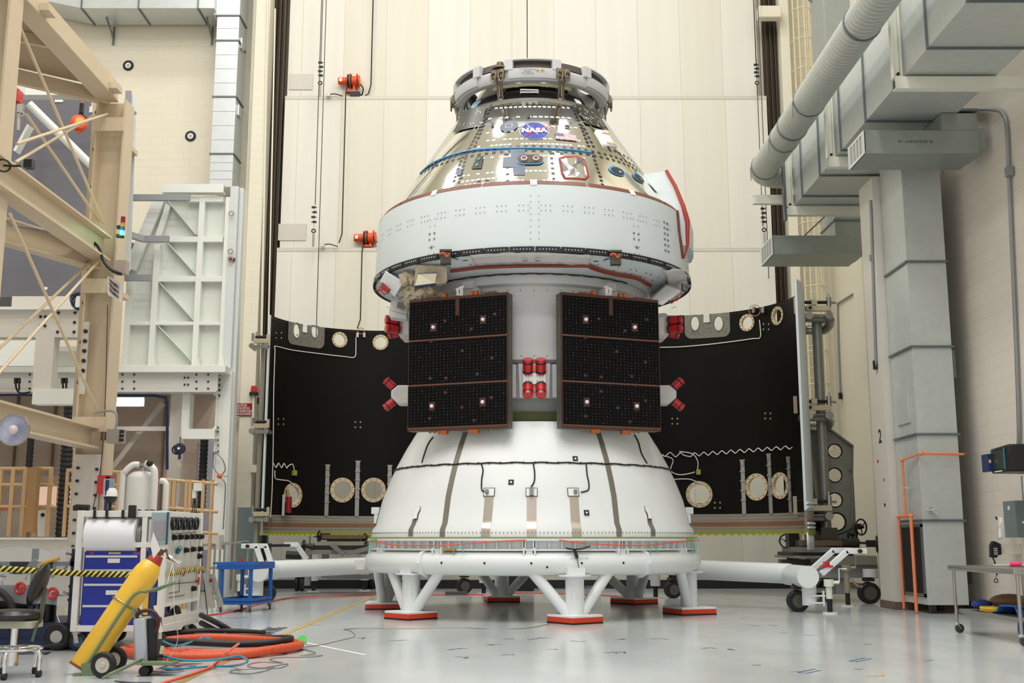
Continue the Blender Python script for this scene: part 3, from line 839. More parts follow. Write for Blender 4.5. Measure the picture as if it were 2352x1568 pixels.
# blue tape line round the cone
mb = MB(); pts = []
for px, py in ((966, 398), (985, 381), (1010, 367), (1050, 353), (1090, 344.5), (1140, 341), (1200, 340), (1260, 341), (1310, 344), (1358, 350)):
    pts.append(on(Rcone, px, py, 0.014))
part('blue_line', MB().tube(smoothpath(pts, 5), 0.014, 6), LBLUE, SC)
# brown seal strip with clear clips
mb = MB()
for k in range(10):
    a = R(-90)+R(36)*k+R(0)
    mb.lathe([(2.76, 7.08), (2.815, 7.075), (2.872, 6.995), (2.80, 6.99)], (CX, CY, 0), a-R(18)+R(18.6)-R(0), a+R(18)+R(17.4), n=16, close=True, caps=True)
part('seal_strip', mb, RBROWN, SC)
mb = MB()
for k in range(10):
    a = R(36)*k-R(0.3)
    p_ = cyp(a, 2.83, 7.03)
    mb.lathe([(2.75, 7.085), (2.82, 7.08), (2.885, 6.98), (2.80, 6.98)], (CX, CY, 0), a-R(1.1), a+R(1.1), n=2, close=True, caps=True)
part('strip_clip', mb, PAPER, SC)
# ---- white adapter ring
part('ring_shell', MB().lathe([(2.75, 7.0), (2.872, 6.99), (2.92, 5.93), (2.915, 5.90)], (CX, CY, 0), n=160), CRAFT, SC, label='wide white ring around the capsule base')
mb = MB()
def bolt(mb, a, z, r=0.011, Rf=Rring, off=0.0):
    c = cyp(a, Rf(z)+off, z); nn = V((math.sin(a), -math.cos(a), 0))
    mb.cyl(c-nn*0.01, c+nn*0.012, r, r*0.8, n=6)
zz = zat(470, CY-2.9)
for k in range(-13, 14):
    a = k*R(7.2)+R(3.6)*0
    for i in (-1, 0, 1):
        for j in (0, 1): bolt(mb, a+R(3.6)+i*0.026, zz-j*0.09)
for k in range(-3, 4):
    a = R(36)*k
    for i in range(8):
        z = 6.80-0.105*i if k == 0 else 6.55-0.12*i
        for s_ in (-1, 1): bolt(mb, a+s_*0.018*(1 if k else 1.3), z, 0.011)
part('ring_rivets', mb, mat('rivet_grey', (170, 176, 178), 0.35, metal=0.4), SC)
mb = MB()
for k in (-1, 1):
    for z in (6.30, 6.20):
        for s_ in (-1, 1): bolt(mb, R(36)*k+s_*0.018, z, 0.021)
    bolt(mb, R(36)*k, 6.06, 0.03)
part('dark_bolts', mb, GREYM, SC)
# stencilled marks near the fin
mb = MB()
for i in range(6):
    a, z = hit(1524+i*0.6, 510+i*13, Rring)
    for s_ in range(4): 
        q = cyp(a+0.012*s_+(0.012 if s_ > 1 else 0), Rring(z)+0.004, z); mb.cbox(q, (0.008, 0.02, 0.035))
part('stencil_marks', mb, INK, SC)
# black lip of segments with white dots
mb = MB(); nseg = 44
for k in range(nseg):
    a = 2*PI*k/nseg
    mb.lathe([(2.915, 5.93), (2.95, 5.925), (2.95, 5.835), (2.90, 5.83)], (CX, CY, 0), a+R(0.18), a+2*PI/nseg-R(0.18), n=4, close=True, caps=True)
part('black_lip', mb, BLKT, SC)
mb = MB()
for k in range(nseg*8):
    a = 2*PI*(k+0.5)/(nseg*8)
    if k % 8 in (0, 7) or math.cos(a) < -0.2: continue
    c = cyp(a, 2.95, 5.88); nn = V((math.sin(a), -math.cos(a), 0)); mb.cyl(c-nn*0.005, c+nn*0.006, 0.009, n=6)
part('lip_dots', mb, PAPER, SC)
# underside cone and collar
part('underside', MB().lathe([(2.92, 5.86), (2.86, 5.84), (2.45, 5.72), (2.18, 5.66), (2.12, 5.66)], (CX, CY, 0), n=128), CRAFT, SC)
mb = MB()
for k in range(-60, 61):
    a = k*0.052
    if k % 5 == 0: continue
    for r_ in (2.62, 2.5):
        if (k*7) % 3 == 0: continue
        z = 5.72+(r_-2.45)*0.29-0.006; mb.cyl(cyp(a, r_, z), cyp(a, r_, z-0.012), 0.013, n=6)
part('underside_rivets', mb, GREYM, SC)
part('collar', MB().lathe([(2.14, 5.66), (2.16, 5.64), (2.16, 5.50), (2.08, 5.48)], (CX, CY, 0), n=128), GREYW, SC)
mb = MB()
for k in range(-12, 13):
    bolt(mb, k*0.11, 5.40, 0.012, lambda z: 2.05)
part('collar_rivets', mb, GREYM, SC)
part('collar_cable', MB().tube([cyp(R(-48+96*i/40), 2.19, 5.655+0.008*math.sin(i*2)) for i in range(41)], 0.012, 6), BLACK, SC)
# fabric blanket under the ring
def under_pt(px, py, dz=-0.012):
    Rf = lambda z: 0
    # meet the sloped underside  z = 5.72+(r-2.45)*0.29
    d = ray(px, py); Y = 17.0
    while Y < 23:
        x = d.x*Y/d.y; z = CAMH+d.z*Y/d.y; r_ = math.hypot(x-CX, Y-CY)
        if z > 5.72+(r_-2.45)*0.29+dz: return V((x, Y, z))
        Y += 0.01
    return V((x, Y, z))
def under_patch(corners, nu, nv, m_, name, dz=-0.02, label=None, wob=0.0):
    mb = MB(); c = [under_pt(x, y, dz) for x, y in corners]; vs = []
    az = [(math.atan2(p.x-CX, CY-p.y), math.hypot(p.x-CX, p.y-CY)) for p in c]
    for j in range(nv+1):
        t = j/nv
        for i in range(nu+1):
            s = i/nu
            a = (az[0][0]*(1-s)+az[1][0]*s)*(1-t)+(az[3][0]*(1-s)+az[2][0]*s)*t
            r_ = (az[0][1]*(1-s)+az[1][1]*s)*(1-t)+(az[3][1]*(1-s)+az[2][1]*s)*t
            vs.append(cyp(a, r_, 5.72+(r_-2.45)*0.29+dz-random.uniform(0, wob)))
    mb.add(vs, [(j*(nu+1)+i, j*(nu+1)+i+1, (j+1)*(nu+1)+i+1, (j+1)*(nu+1)+i) for j in range(nv) for i in range(nu)])
    return part(name, mb, m_, SC, label=label, solid=0.01)
under_patch([(1080, 583), (1362, 584), (1350, 608), (1092, 608)], 26, 4, BLANKET, 'blanket', -0.02, 'white quilted blanket under the front of the ring', 0.02)
under_patch([(1522, 618), (1568, 615), (1578, 640), (1528, 665)], 6, 6, BLANKET, 'blanket', -0.03, 'white quilted blanket under the right of the ring', 0.03)
for px in (1206, 1234):
    q = under_pt(px, 595, -0.05); part('strap_buckle', MB().cbox(q, (0.075, 0.06, 0.06)).cbox(q+V((0, -0.03, -0.01)), (0.04, 0.03, 0.04)), STEEL, SC)
# red cable bundle under the ring
pts = [under_pt(x, y, -0.05) for x, y in ((1035, 623), (1060, 620), (1100, 615), (1160, 612), (1220, 611), (1300, 611), (1355, 612), (1385, 622), (1420, 630), (1460, 637), (1485, 650), (1495, 655))]
part('red_cable', MB().tube(smoothpath(pts, 6), 0.028, 8).tube([p+V((0, 0, -0.03)) for p in smoothpath(pts[6:], 6)], 0.016, 6), mat('brick_red_cable', (138, 56, 42), 0.45), SC)
# dark connector boxes hanging below the lip
for px, py, sx in ((1024, 590, 1), (1414, 592, -1)):
    q = under_pt(px, py, -0.07)
    cb_ = part('connector_box', MB().cbox(q+V((0, 0, -0.02)), (0.17, 0.14, 0.20)).cbox(q+V((0, -0.02, 0.09)), (0.20, 0.1, 0.05)), mat('olive_box', (74, 74, 66), 0.5, metal=0.3, bump=0.3), SC)
    part('orange_wire', MB().tube(smoothpath([q+V((-0.1, -0.09, 0.02)), q+V((-0.03, -0.12, 0.04)), q+V((0.02, -0.11, -0.02)), q+V((0.06, -0.12, 0.03))], 5), 0.014, 6), ORANGE, cb_)
    part('thin_lead', MB().tube(smoothpath([q+V((sx*0.1, 0.05, 0)), q+V((sx*0.22, 0.2, 0.0)), q+V((sx*0.33, 0.15, -0.02)), q+V((sx*0.42, 0.22, 0.02))], 5), 0.008, 5), BLACK, cb_)
# ---- service module body
part('module_body', MB().lathe([(2.08, 5.5), (2.05, 5.48), (2.05, 4.22), (2.03, 4.20), (2.03, 4.16), (1.90, 4.14)], (CX, CY, 0), n=128), GREYW, SC, label='white drum of the service module')
part('module_seam', MB().lathe([(2.0, 4.20), (2.058, 4.20), (2.058, 4.16), (2.0, 4.16)], (CX, CY, 0), n=128, close=True), mat('seam_grey', (110, 110, 116), 0.5), SC)
part('module_skirt', MB().lathe([(1.90, 4.16), (1.90, 3.58), (1.86, 3.56), (1.84, 3.45), (1.80, 3.36), (1.74, 3.345)], (CX, CY, 0), n=128), mat('soft_grey_skirt', (168, 170, 168), 0.45, var=0.05), SC)
part('green_band', MB().lathe([(1.70, 3.36), (1.86, 3.35), (1.86, 3.22), (1.70, 3.2)], (CX, CY, 0), n=128), mat('olive_green_primer', (104, 106, 52), 0.5), SC, label='olive green ring below the module')
mb = MB()
for k in range(-3, 4): bolt(mb, k*0.105, 4.28, 0.012, lambda z: 2.05)
for k in range(-9, 10):
    for z in (5.1,): bolt(mb, k*0.16, z+0.2, 0.009, lambda z: 2.05)
part('body_rivets', mb, GREYM, SC)
# hold-down brackets at the collar
for px in (1083, 1394):
    a, z = hit(px, 636, lambda z: 2.12)
    rot = Matrix.Rotation(a, 3, 'Z')
    q = cyp(a, 2.17, 5.52)
    part('collar_bracket', MB().cbox(q, (0.22, 0.14, 0.13), rot).cbox(cyp(a, 2.15, 5.38), (0.34, 0.1, 0.16), rot).hexa([cyp(a, 2.1, 5.3)+rot@V(v_) for v_ in ((-0.17, -0.1, 0), (0.17, -0.1, 0), (0.17, 0.05, 0), (-0.17, 0.05, 0), (-0.1, -0.03, -0.14), (0.1, -0.03, -0.14), (0.1, 0.05, -0.14), (-0.1, 0.05, -0.14))]), GREYW, SC)
# central thruster pod
q0 = V((CX, CY-2.05, 3.87))
def capmesh(p, d, r=0.085, L=0.27):
    d = V(d).normalized()
    mb = MB(); mb.mi(0); mb.turn([(0, L), (r*0.96, L), (r, L-0.015), (r, L-0.05)], p, d, 24)
    mb.mi(1); mb.turn([(r, L-0.05), (r*0.96, L-0.055), (r*0.96, L-0.07), (r, L-0.075)], p, d, 24)
    mb.mi(0); mb.turn([(r, L-0.075), (r*0.97, 0.05)], p, d, 24)
    mb.mi(1); mb.turn([(r*0.97, 0.05), (r, 0.045), (r, 0.02), (r*0.95, 0.015)], p, d, 24)
    mb.mi(0); mb.turn([(r*0.95, 0.015), (r*0.9, 0.0), (0, 0)], p, d, 24)
    _, s, u = basis(d)
    mb.mi(2)
    for k in (-1, 1): mb.bar(p+d*(L+0.003)+s*(k*0.03)-u*0.022, p+d*(L+0.003)+s*(k*0.03)+u*0.022, 0.008, 0.004, d)
    return mb
CAPM = [RED, mat('navy_strap', (36, 22, 60), 0.5), mat('pink_tab', (236, 150, 140), 0.5)]
def cap(p, d, parent, r=0.085, L=0.27): return part('thruster_cap', capmesh(V(p), d, r, L), CAPM, parent, label='bright red protective cap')
pod = part('thruster_housing', MB().hexa([q0+V(v_) for v_ in ((-0.33, 0.14, -0.30), (0.33, 0.14, -0.30), (0.33, 0.14, 0.27), (-0.33, 0.14, 0.27), (-0.24, -0.06, -0.30), (0.24, -0.06, -0.30), (0.26, -0.06, 0.27), (-0.26, -0.06, 0.27))]), BLANKET, SC, label='foil-wrapped housing between the solar panels')
mb = MB().box(q0+V((-0.42, 0.02, -0.29)), q0+V((-0.30, 0.2, 0.27))).box(q0+V((0.30, 0.02, -0.29)), q0+V((0.42, 0.2, 0.27)))
part('side_flange', mb, GREYW, pod, bevel=0.01)
mb = MB().mi(0).box(q0+V((-0.185, -0.12, -0.08)), q0+V((0.185, -0.05, 0.10))); mb.mi(1)
for x in (-0.14, -0.09, -0.04, 0.04, 0.09, 0.14):
    for z in (-0.035, 0.055): mb.cyl(q0+V((x, -0.124, z)), q0+V((x, -0.11, z)), 0.009, n=8)
part('mount_plate', mb, [WHT, INK], pod)
part('yellow_strut', MB().box(q0+V((-0.02, -0.08, 0.10)), q0+V((0.02, -0.03, 0.24))).box(q0+V((-0.02, -0.08, -0.2)), q0+V((0.02, -0.03, -0.08))), mat('straw_yellow', (220, 196, 120), 0.5), pod)
for x in (-0.108, 0.108):
    cap(q0+V((x, -0.09, 0.10)), (0, -0.55, 1), pod, 0.088, 0.25)
    cap(q0+V((x, -0.09, -0.08)), (0, -0.62, -1), pod, 0.088, 0.25)
# ---- folded solar array wings
PANEL = [mat('solar_cell_black', (7, 8, 12), 0.3, spec=0.12), mat('panel_edge_grey', (96, 98, 90), 0.45), mat('panel_brown', (74, 36, 28), 0.5)]
def wing(sgn, label):
    inn_ = V((CX+sgn*0.445, 18.2, 0)); out = V((CX+sgn*2.115, 18.84, 0))
    zt, zb = 5.27, 3.035
    ux = (out-inn_).normalized(); W = (out-inn_).length; H = zt-zb
    nn = V((-ux.y*sgn, ux.x*sgn, 0)).normalized()
    if nn.y > 0: nn = -nn
    o = V((inn_.x, inn_.y, zb))
    def pt(u, v_, h=0.0): return o+ux*u+V((0, 0, v_))+nn*h
    root = part('solar_wing', MB().plate([pt(0, 0), pt(W, 0), pt(W, H), pt(0, H)], -nn*0.045), PANEL[2], SC, label=label)
    # stacked panels behind
    for k in (1, 2, 3):
        part('stacked_panel', MB().plate([pt(0.0, 0.0, -0.065*k), pt(W, 0.0, -0.065*k), pt(W, H, -0.065*k), pt(0.0, H, -0.065*k)], -nn*0.04), PANEL[1], root)
    mb = MB(); cells = MB(); dots = MB(); tan = MB()
    rows = [(0.055, 0.745), (0.775, 1.505), (1.535, H-0.05)]
    for r0, r1 in rows:
        cells.add([pt(0.012, r0, 0.004), pt(W-0.012, r0, 0.004), pt(W-0.012, r1, 0.004), pt(0.012, r1, 0.004)], [(0, 1, 2, 3)])
        nc = 27
        for i in range(1, nc):
            u = W*i/nc
            v_ = r0+0.04
            while v_ < r1-0.02:
                big = (i*5+int(v_*17)) % 7 == 0
                s_ = 0.0042 if not big else 0.007
                dots.add([pt(u-s_, v_, 0.006), pt(u, v_-s_, 0.006), pt(u+s_, v_, 0.006), pt(u, v_+s_, 0.006)], [(0, 1, 2, 3)])
                v_ += 0.052
    for v_ in (0.045, 0.76, 1.52):
        for i in range(60):
            u = W*(i+0.5)/60
            tan.add([pt(u-0.008, v_-0.011, 0.005), pt(u+0.008, v_-0.011, 0.005), pt(u+0.008, v_-0.005, 0.005), pt(u-0.008, v_-0.005, 0.005)], [(0, 1, 2, 3)])
            tan.add([pt(u-0.008, v_+0.005, 0.005), pt(u+0.008, v_+0.005, 0.005), pt(u+0.008, v_+0.011, 0.005), pt(u-0.008, v_+0.011, 0.005)], [(0, 1, 2, 3)])
    part('cell_field', cells, PANEL[0], root)
    part('cell_dots', dots, mat('cell_contact', (150, 147, 138), 0.5), root)
    part('row_ticks', tan, mat('tan_tick', (168, 128, 92), 0.5), root)
    br_ = MB()
    sp_ = ((0.22, 1.88), (0.64, 1.66), (1.12, 1.83), (1.37, 1.50), (0.27, 1.15), (0.53, 0.90), (1.09, 0.86), (1.38, 0.87), (0.80, 0.36), (0.58, 0.14), (1.38, 0.20), (0.28, 0.5), (1.10, 0.62), (0.80, 1.30))
    for u, v_ in sp_:
        u = u if sgn < 0 else W-u
        br_.add([pt(u-0.03, v_-0.022, 0.006), pt(u+0.03, v_-0.022, 0.006), pt(u+0.022, v_, 0.006), pt(u+0.03, v_+0.022, 0.006), pt(u-0.03, v_+0.022, 0.006), pt(u-0.022, v_, 0.006)], [(0, 1, 2, 3, 4, 5)])
    br_.add([pt(W*0.5-0.035, H-0.33, 0.006), pt(W*0.5+0.035, H-0.33, 0.006), pt(W*0.5+0.035, H, 0.006), pt(W*0.5-0.035, H, 0.006)], [(0, 1, 2, 3)])
    for u, v_ in ((0.43, 1.80), (1.33, 1.73), (0.43, 0.43), (1.34, 0.40)):
        if sgn > 0: v_ += 0.0
        br_.add([pt(u-0.055, v_-0.07, 0.0062), pt(u+0.055, v_-0.07, 0.0062), pt(u+0.055, v_+0.07, 0.0062), pt(u-0.055, v_+0.07, 0.0062)], [(0, 1, 2, 3)])
        kb = part('hold_down_button', MB().turn([(0, 0.045), (0.018, 0.042), (0.031, 0.022), (0.031, 0.0)], pt(u, v_, 0.004), nn, 20), WHT, root, label='white round hold-down button')
    part('cell_gaps', br_, PANEL[2], root)
    # hinge hardware above and below
    OR_ = mat('amber_hinge', (196, 100, 44), 0.4, metal=0.3)
    for u, v_ in ((0.55, H+0.02), (0.62, H+0.02), (1.12, H+0.03)):
        if sgn > 0: u = W-u-0.1
        part('hinge', MB().cyl(pt(u, v_, -0.06), pt(u+0.055, v_, -0.06), 0.055, n=14), OR_, root)
    for u in (0.62, 1.18):
        part('hinge', MB().cyl(pt(u-0.1, -0.02, -0.06), pt(u+0.06, -0.02, -0.06), 0.05, n=14), OR_, root)
    for u, v_ in ((0.30, H), (1.32, H), (0.40, 0.0), (1.28, 0.0)):
        if sgn > 0 and v_ > 0: u = W-u-0.05
        m2 = MB()
        for k in range(6):
            x = u-0.10+0.04*k; d_ = 1 if v_ > 0 else -1
            m2.cyl(pt(x, v_, -0.03), pt(x, v_+d_*(0.03+0.015*(k % 2)), -0.03), 0.014, n=8)
            m2.bar(pt(x-0.02, v_+d_*0.012, -0.03), pt(x+0.02, v_+d_*0.03, 0.0), 0.015, 0.015)
        part('bracket_bolts', m2, mat('bronze_fitting', (128, 110, 84), 0.4, metal=0.6), root)
    u = W*0.5
    part('deployment_clamp', MB().box(pt(u-0.055, H, -0.1), pt(u-0.02, H+0.17, -0.05)).box(pt(u+0.02, H, -0.1), pt(u+0.045, H+0.13, -0.05)).bar(pt(u-0.085, H+0.17, -0.07), pt(u+0.055, H+0.12, -0.07), 0.05, 0.035).box(pt(u-0.05, H+0.02, -0.06), pt(u+0.04, H+0.05, -0.04)), PAPER, root)
    return root
wing(-1, 'left folded solar panel stack')
wing(1, 'right folded solar panel stack')
# grey round fairing boss half hidden behind each wing
for s_ in (-1, 1):
    a = R(70)*s_
    part('side_boss', MB().turn([(0, 0.0), (0.17, 0.0), (0.17, -0.3), (0, -0.3)], cyp(R(62)*s_, 2.32, 4.72), cyp(R(75)*s_, 1, 0)-cyp(0, 0, 0), 24), GREYM, SC)
# ---- side thruster clusters
def wrap_block(name, pts, parent=SC, m_=None, label=None, bev=0.015):
    return part(name, MB().hexa(pts), m_ or BLANKET, parent, label=label, bevel=bev)
for s_ in (-1, 1):
    px = lambda v_: 1226+s_*(v_)     # mirrored pixel offset
    Yc = 20.5
    def Q(dx, py, dy=0.0): return P(px(dx), py, Yc+dy)
    # lower cluster
    a = [Q(292, 886), Q(292, 927), Q(318, 926), Q(332, 916)]
    hb = part('thruster_block', MB().plate([Q(250, 884), Q(312, 884), Q(328, 897), Q(328, 913), Q(312, 927), Q(250, 927)], (0, 0.4, 0)), BLANKET, SC, bevel=0.02, label='white wrapped side thruster block')
    for py0, dz in ((893, 1), (918, -1)):
        cap(Q(318, py0, 0.12), (s_*0.85, -0.1, dz*0.75), hb, 0.075, 0.25)
    # upper cluster
    hb = part('thruster_block', MB().plate([Q(260, 722), Q(302, 718), Q(318, 730), Q(316, 762), Q(300, 778), Q(260, 772)], (0, 0.45, 0)), BLANKET, SC, bevel=0.02, label='white wrapped upper side thruster block')
    part('rivet_plate', MB().plate([Q(288, 730, -0.01), Q(300, 728, -0.01), Q(300, 770, -0.01), Q(288, 768, -0.01)], (0, 0.02, 0)), WHT, hb)
    part('yellow_strut', MB().bar(Q(305, 744), Q(322, 744), 0.03, 0.05), mat('straw_yellow', (220, 196, 120), 0.5), hb)
    cap(Q(308, 737), (s_, -0.35, 0.05), hb, 0.085, 0.27); cap(Q(308, 757), (s_, -0.45, 0.05), hb, 0.085, 0.27)
    cap(Q(308, 764, 0.25), (s_, -0.1, -0.2), hb, 0.08, 0.22)
# ---- white pods under the ring at left and right
lpod = part('corner_pod', MB().hexa([P(886, 622, 19.2), P(926, 648, 18.9), P(905, 683, 19.1), P(872, 645, 19.5), P(905, 605, 20.3), P(960, 640, 20.2), P(935, 690, 20.3), P(880, 650, 20.6)]), CRAFT, SC, bevel=0.02, label='white faceted pod under the left of the ring')
part('red_plate', MB().plate([P(878, 648, 19.25), P(895, 664, 19.0), P(889, 673, 19.02), P(873, 660, 19.25)], (0.02, 0.03, 0)), REDD, lpod)
part('red_handle', MB().tube([P(872, 659, 19.15), P(871, 664, 18.95), P(884, 676, 18.8), P(889, 672, 18.95)], 0.016, 8), REDD, lpod)
rpod = part('corner_pod', MB().hexa([P(1492, 690, 19.2), P(1521, 702, 19.0), P(1566, 668, 19.3), P(1530, 656, 19.3), P(1492, 680, 20.3), P(1525, 690, 20.5), P(1560, 655, 20.5), P(1530, 640, 20.3)]), GREYW, SC, bevel=0.02, label='white faceted pod under the right of the ring')
part('red_handle', MB().tube([P(1536, 690, 19.0), P(1542, 696, 18.9), P(1557, 684, 18.9), P(1554, 682, 19.0)], 0.014, 8).tube([P(1549, 690, 19.0), P(1555, 689, 18.9), P(1566, 677, 18.95), P(1564, 673, 19.05)], 0.014, 8), REDD, rpod)
part('latch_fitting', MB().cyl(P(1572, 652, 19.6), P(1572, 668, 19.6), 0.06, n=14).cyl(P(1575, 657, 19.55), P(1586, 657, 19.5), 0.025, n=10), GREYM, rpod)
part('lever', MB().cyl(P(878, 665, 19.3), P(860, 669, 19.2), 0.014, n=8), REDD, lpod)
# tan foil-wrapped instrument with mirror face
ins = part('wrapped_instrument', MB().hexa([P(955, 606, 18.55), P(1028, 612, 18.35), P(1026, 652, 18.5), P(950, 658, 18.7), P(958, 600, 19.2), P(1020, 600, 19.1), P(1028, 650, 19.3), P(945, 660, 19.4)]), KHAKI, SC, bevel=0.03, label='tan foil-wrapped instrument box')
part('mirror_face', MB().plate([P(961, 629, 18.38), P(1003, 628, 18.3), P(999, 650, 18.36), P(953, 656, 18.42)], (0, 0.02, 0)), mat('cream_mirror', (232, 224, 196), 0.12, metal=0.6), ins, label='cream mirror panel')
part('navy_edge', MB().plate([P(953, 656, 18.4), P(999, 650, 18.34), P(1003, 653, 18.36), P(958, 661, 18.42)], (0, 0.04, 0)).plate([P(959, 627, 18.4), P(1004, 624, 18.3), P(1003, 628, 18.3), P(961, 630, 18.38)], (0, 0.04, 0)), mat('navy_edge', (34, 44, 78), 0.4), ins)
random.seed(11)
for c_, sz in (((938, 640, 18.95), 0.26), ((925, 663, 19.2), 0.28), ((950, 672, 19.1), 0.30), ((975, 676, 18.95), 0.26), ((945, 690, 19.2), 0.24), ((1010, 640, 18.7), 0.22), ((990, 668, 18.85), 0.22)):
    mb = MB(); mb.ball(P(*c_), sz*0.6, 14, (1, 0.8, 0.75))
    for i, p_ in enumerate(mb.v): mb.v[i] = p_+V((random.uniform(-1, 1), random.uniform(-1, 1), random.uniform(-1, 1)))*sz*0.13
    mb.flat = True; part('foil_bundle', mb, KHAKI, ins)
arm_ = part('antenna_arm', MB().plate([P(898, 690, 19.6), P(940, 690, 19.5), P(935, 722, 19.5), P(893, 712, 19.6)], (0, 0.25, 0)).plate([P(892, 712, 19.6), P(936, 722, 19.5), P(934, 733, 19.5), P(894, 728, 19.6)], (0, 0.3, 0)), GREYW, SC, bevel=0.02, label='light grey antenna fairing left of the panel')
part('connector_face', MB().plate([P(914, 693, 19.45), P(930, 697, 19.42), P(928, 712, 19.42), P(911, 706, 19.45)], (0, 0.02, 0)), GREYM, arm_)
# umbilical fin with red edge on the right
def fin():
    prof = [(2.60, 7.82), (2.76, 7.5), (2.90, 7.1), (2.965, 6.82), (2.955, 6.40)]
    a0_, a1_ = R(66), R(92)
    mb = MB(); n = 8; outer = []; inner = []
    for i in range(n+1):
        a = a0_+(a1_-a0_)*i/n; row = []
        for r_, z in prof: row.append(cyp(a, r_+0.05, z))
        for r_, z in reversed(prof): row.append(cyp(a, min(Rcone(z), 2.86)-0.02 if z > 7.0 else 2.86, z))
        mb_row = row; outer.append(row)
    vs = [p_ for row in outer for p_ in row]; k = len(outer[0]); fs = []
    for i in range(n):
        for q in range(k): fs.append((i*k+q, (i+1)*k+q, (i+1)*k+(q+1) % k, i*k+(q+1) % k))
    m = len(prof)
    for e in (0, n):
        for q in range(m-1): fs.append((e*k+q, e*k+q+1, e*k+k-2-q, e*k+k-1-q))
    mb.add(vs, fs)
    f_ = part('umbilical_fin', mb, CRAFT, SC, label='white umbilical fairing fin with red edge')
    pts = [cyp(a0_-R(0.5), r_+0.055, z) for r_, z in prof]+[cyp(a0_-R(0.5), 2.94, 6.15)]
    part('red_edge', MB().tube(pts, [0.03, 0.035, 0.04, 0.045, 0.03, 0.008], 8), mat('fin_red', (170, 52, 40), 0.45), f_)
    part('brown_edge', MB().tube([cyp(a0_-R(3.5), 2.885, 7.0), cyp(a0_-R(3.0), 2.9, 6.6), cyp(a0_-R(1.0), 2.935, 6.15)], 0.028, 6), RBROWN, f_)
fin()
# small hatch plates left of fin
mb = MB(); grid_patch(mb, Rcone, [(1487, 418), (1493, 418), (1512, 440), (1505, 440)], 0.02); part('strap', mb, PAPER, SC)
# ---- forward bay: dark dome, lifting ring, clevises
NAVY = mat('glossy_black_bay', (10, 11, 18), 0.12, coat=0.5)
part('forward_bay', MB().lathe([(1.38, 9.04), (1.22, 9.30), (1.02, 9.62), (0.7, 9.70), (0.0, 9.72)], (CX, CY, 0), n=64), NAVY, SC, label='glossy black forward bay')
part('bay_rim', MB().lathe([(1.42, 9.03), (1.44, 9.07), (1.36, 9.09)], (CX, CY, 0), n=96), STEEL, SC)
part('cream_arc', MB().lathe([(1.16, 9.46), (1.24, 9.44), (1.22, 9.38)], (CX, CY, 0), R(-36), R(36), n=30), mat('cream_arc', (224, 216, 186), 0.5), SC, solid=0.02)
for a in (R(-27), R(25)):
    part('red_pad', MB().bar(cyp(a, 1.30, 9.14), cyp(a*0.9, 1.14, 9.42), 0.06, 0.03, (0, -1, 0)), REDD, SC)
    part('silver_strut', MB().bar(cyp(a*1.05, 1.36, 9.08), cyp(a*0.86, 1.12, 9.46), 0.02, 0.05, (0, -1, 0)), STEEL, SC)
q = cyp(R(-2), 1.30, 9.22)
part('handle', MB().tube([q+V((-0.17, 0, 0.03)), q+V((-0.17, -0.05, 0.04)), q+V((0.15, -0.05, 0.03)), q+V((0.15, 0, 0.03))], 0.013, 6).tube([q+V((-0.17, 0, -0.01)), q+V((-0.17, -0.05, -0.01)), q+V((0.15, -0.05, -0.01)), q+V((0.15, 0, -0.01))], 0.013, 6), PAPER, SC)
part('round_instrument', MB().turn([(0, 0.0), (0.26, 0.0), (0.27, -0.04), (0, -0.04)], cyp(R(48), 1.22, 9.27), V((0.35, -0.8, 0.5)), 32), GREYM, SC)
part('round_instrument', MB().turn([(0, 0.0), (0.1, 0.0), (0.1, -0.04), (0, -0.04)], cyp(R(38), 1.32, 9.14), V((0.35, -0.8, 0.5)), 24), PAPER, SC)
part('round_instrument', MB().turn([(0, 0.0), (0.12, 0.0), (0.12, -0.04), (0, -0.04)], cyp(R(-52), 1.30, 9.18), V((-0.5, -0.8, 0.4)), 24), mat('pale_blue_glass', (150, 186, 206), 0.2), SC)
LIFT = mat('lifting_ring_grey', (196, 198, 200), 0.4)
lr = part('lifting_ring', MB().lathe([(1.22, 9.62), (1.22, 9.50), (1.30, 9.42), (1.42, 9.42), (1.46, 9.48), (1.46, 9.60), (1.40, 9.66)], (CX, CY, 0), n=96, close=True), LIFT, SC, label='pale grey lifting ring at the very top')
part('ring_liner', MB().lathe([(1.38, 9.66), (1.43, 9.66), (1.40, 9.79), (1.25, 9.82), (1.22, 9.66)], (CX, CY, 0), n=96, close=True), mat('dark_liner', (72, 64, 58), 0.5), lr)
part('inner_drum', MB().lathe([(1.20, 9.10), (1.24, 9.5), (1.24, 9.8), (1.1, 9.8)], (CX, CY, 0), R(100), R(260), n=64), GREYM, SC)
for a in (R(0), R(60), R(-60), R(120), R(180), R(240)):
    rot = Matrix.Rotation(a, 3, 'Z')
    m2 = MB().lathe([(1.36, 9.44), (1.48, 9.44), (1.50, 9.50), (1.50, 9.62), (1.38, 9.62)], (CX, CY, 0), a-R(17), a+R(17), n=10, close=True, caps=True)
    for s_ in (-1, 1):
        m2.lathe([(1.36, 9.60), (1.51, 9.60), (1.51, 9.78), (1.36, 9.80)], (CX, CY, 0), a+s_*R(17)-R(3.2), a+s_*R(17)+R(3.2), n=3, close=True, caps=True)
    m2.lathe([(1.40, 9.79), (1.50, 9.78), (1.50, 9.80), (1.40, 9.815)], (CX, CY, 0), a-R(20), a+R(20), n=10, close=True, caps=True)
    part('ring_block', m2, LIFT, lr)
BRZ = mat('bronze_grey_steel', (126, 116, 100), 0.35, metal=0.7)
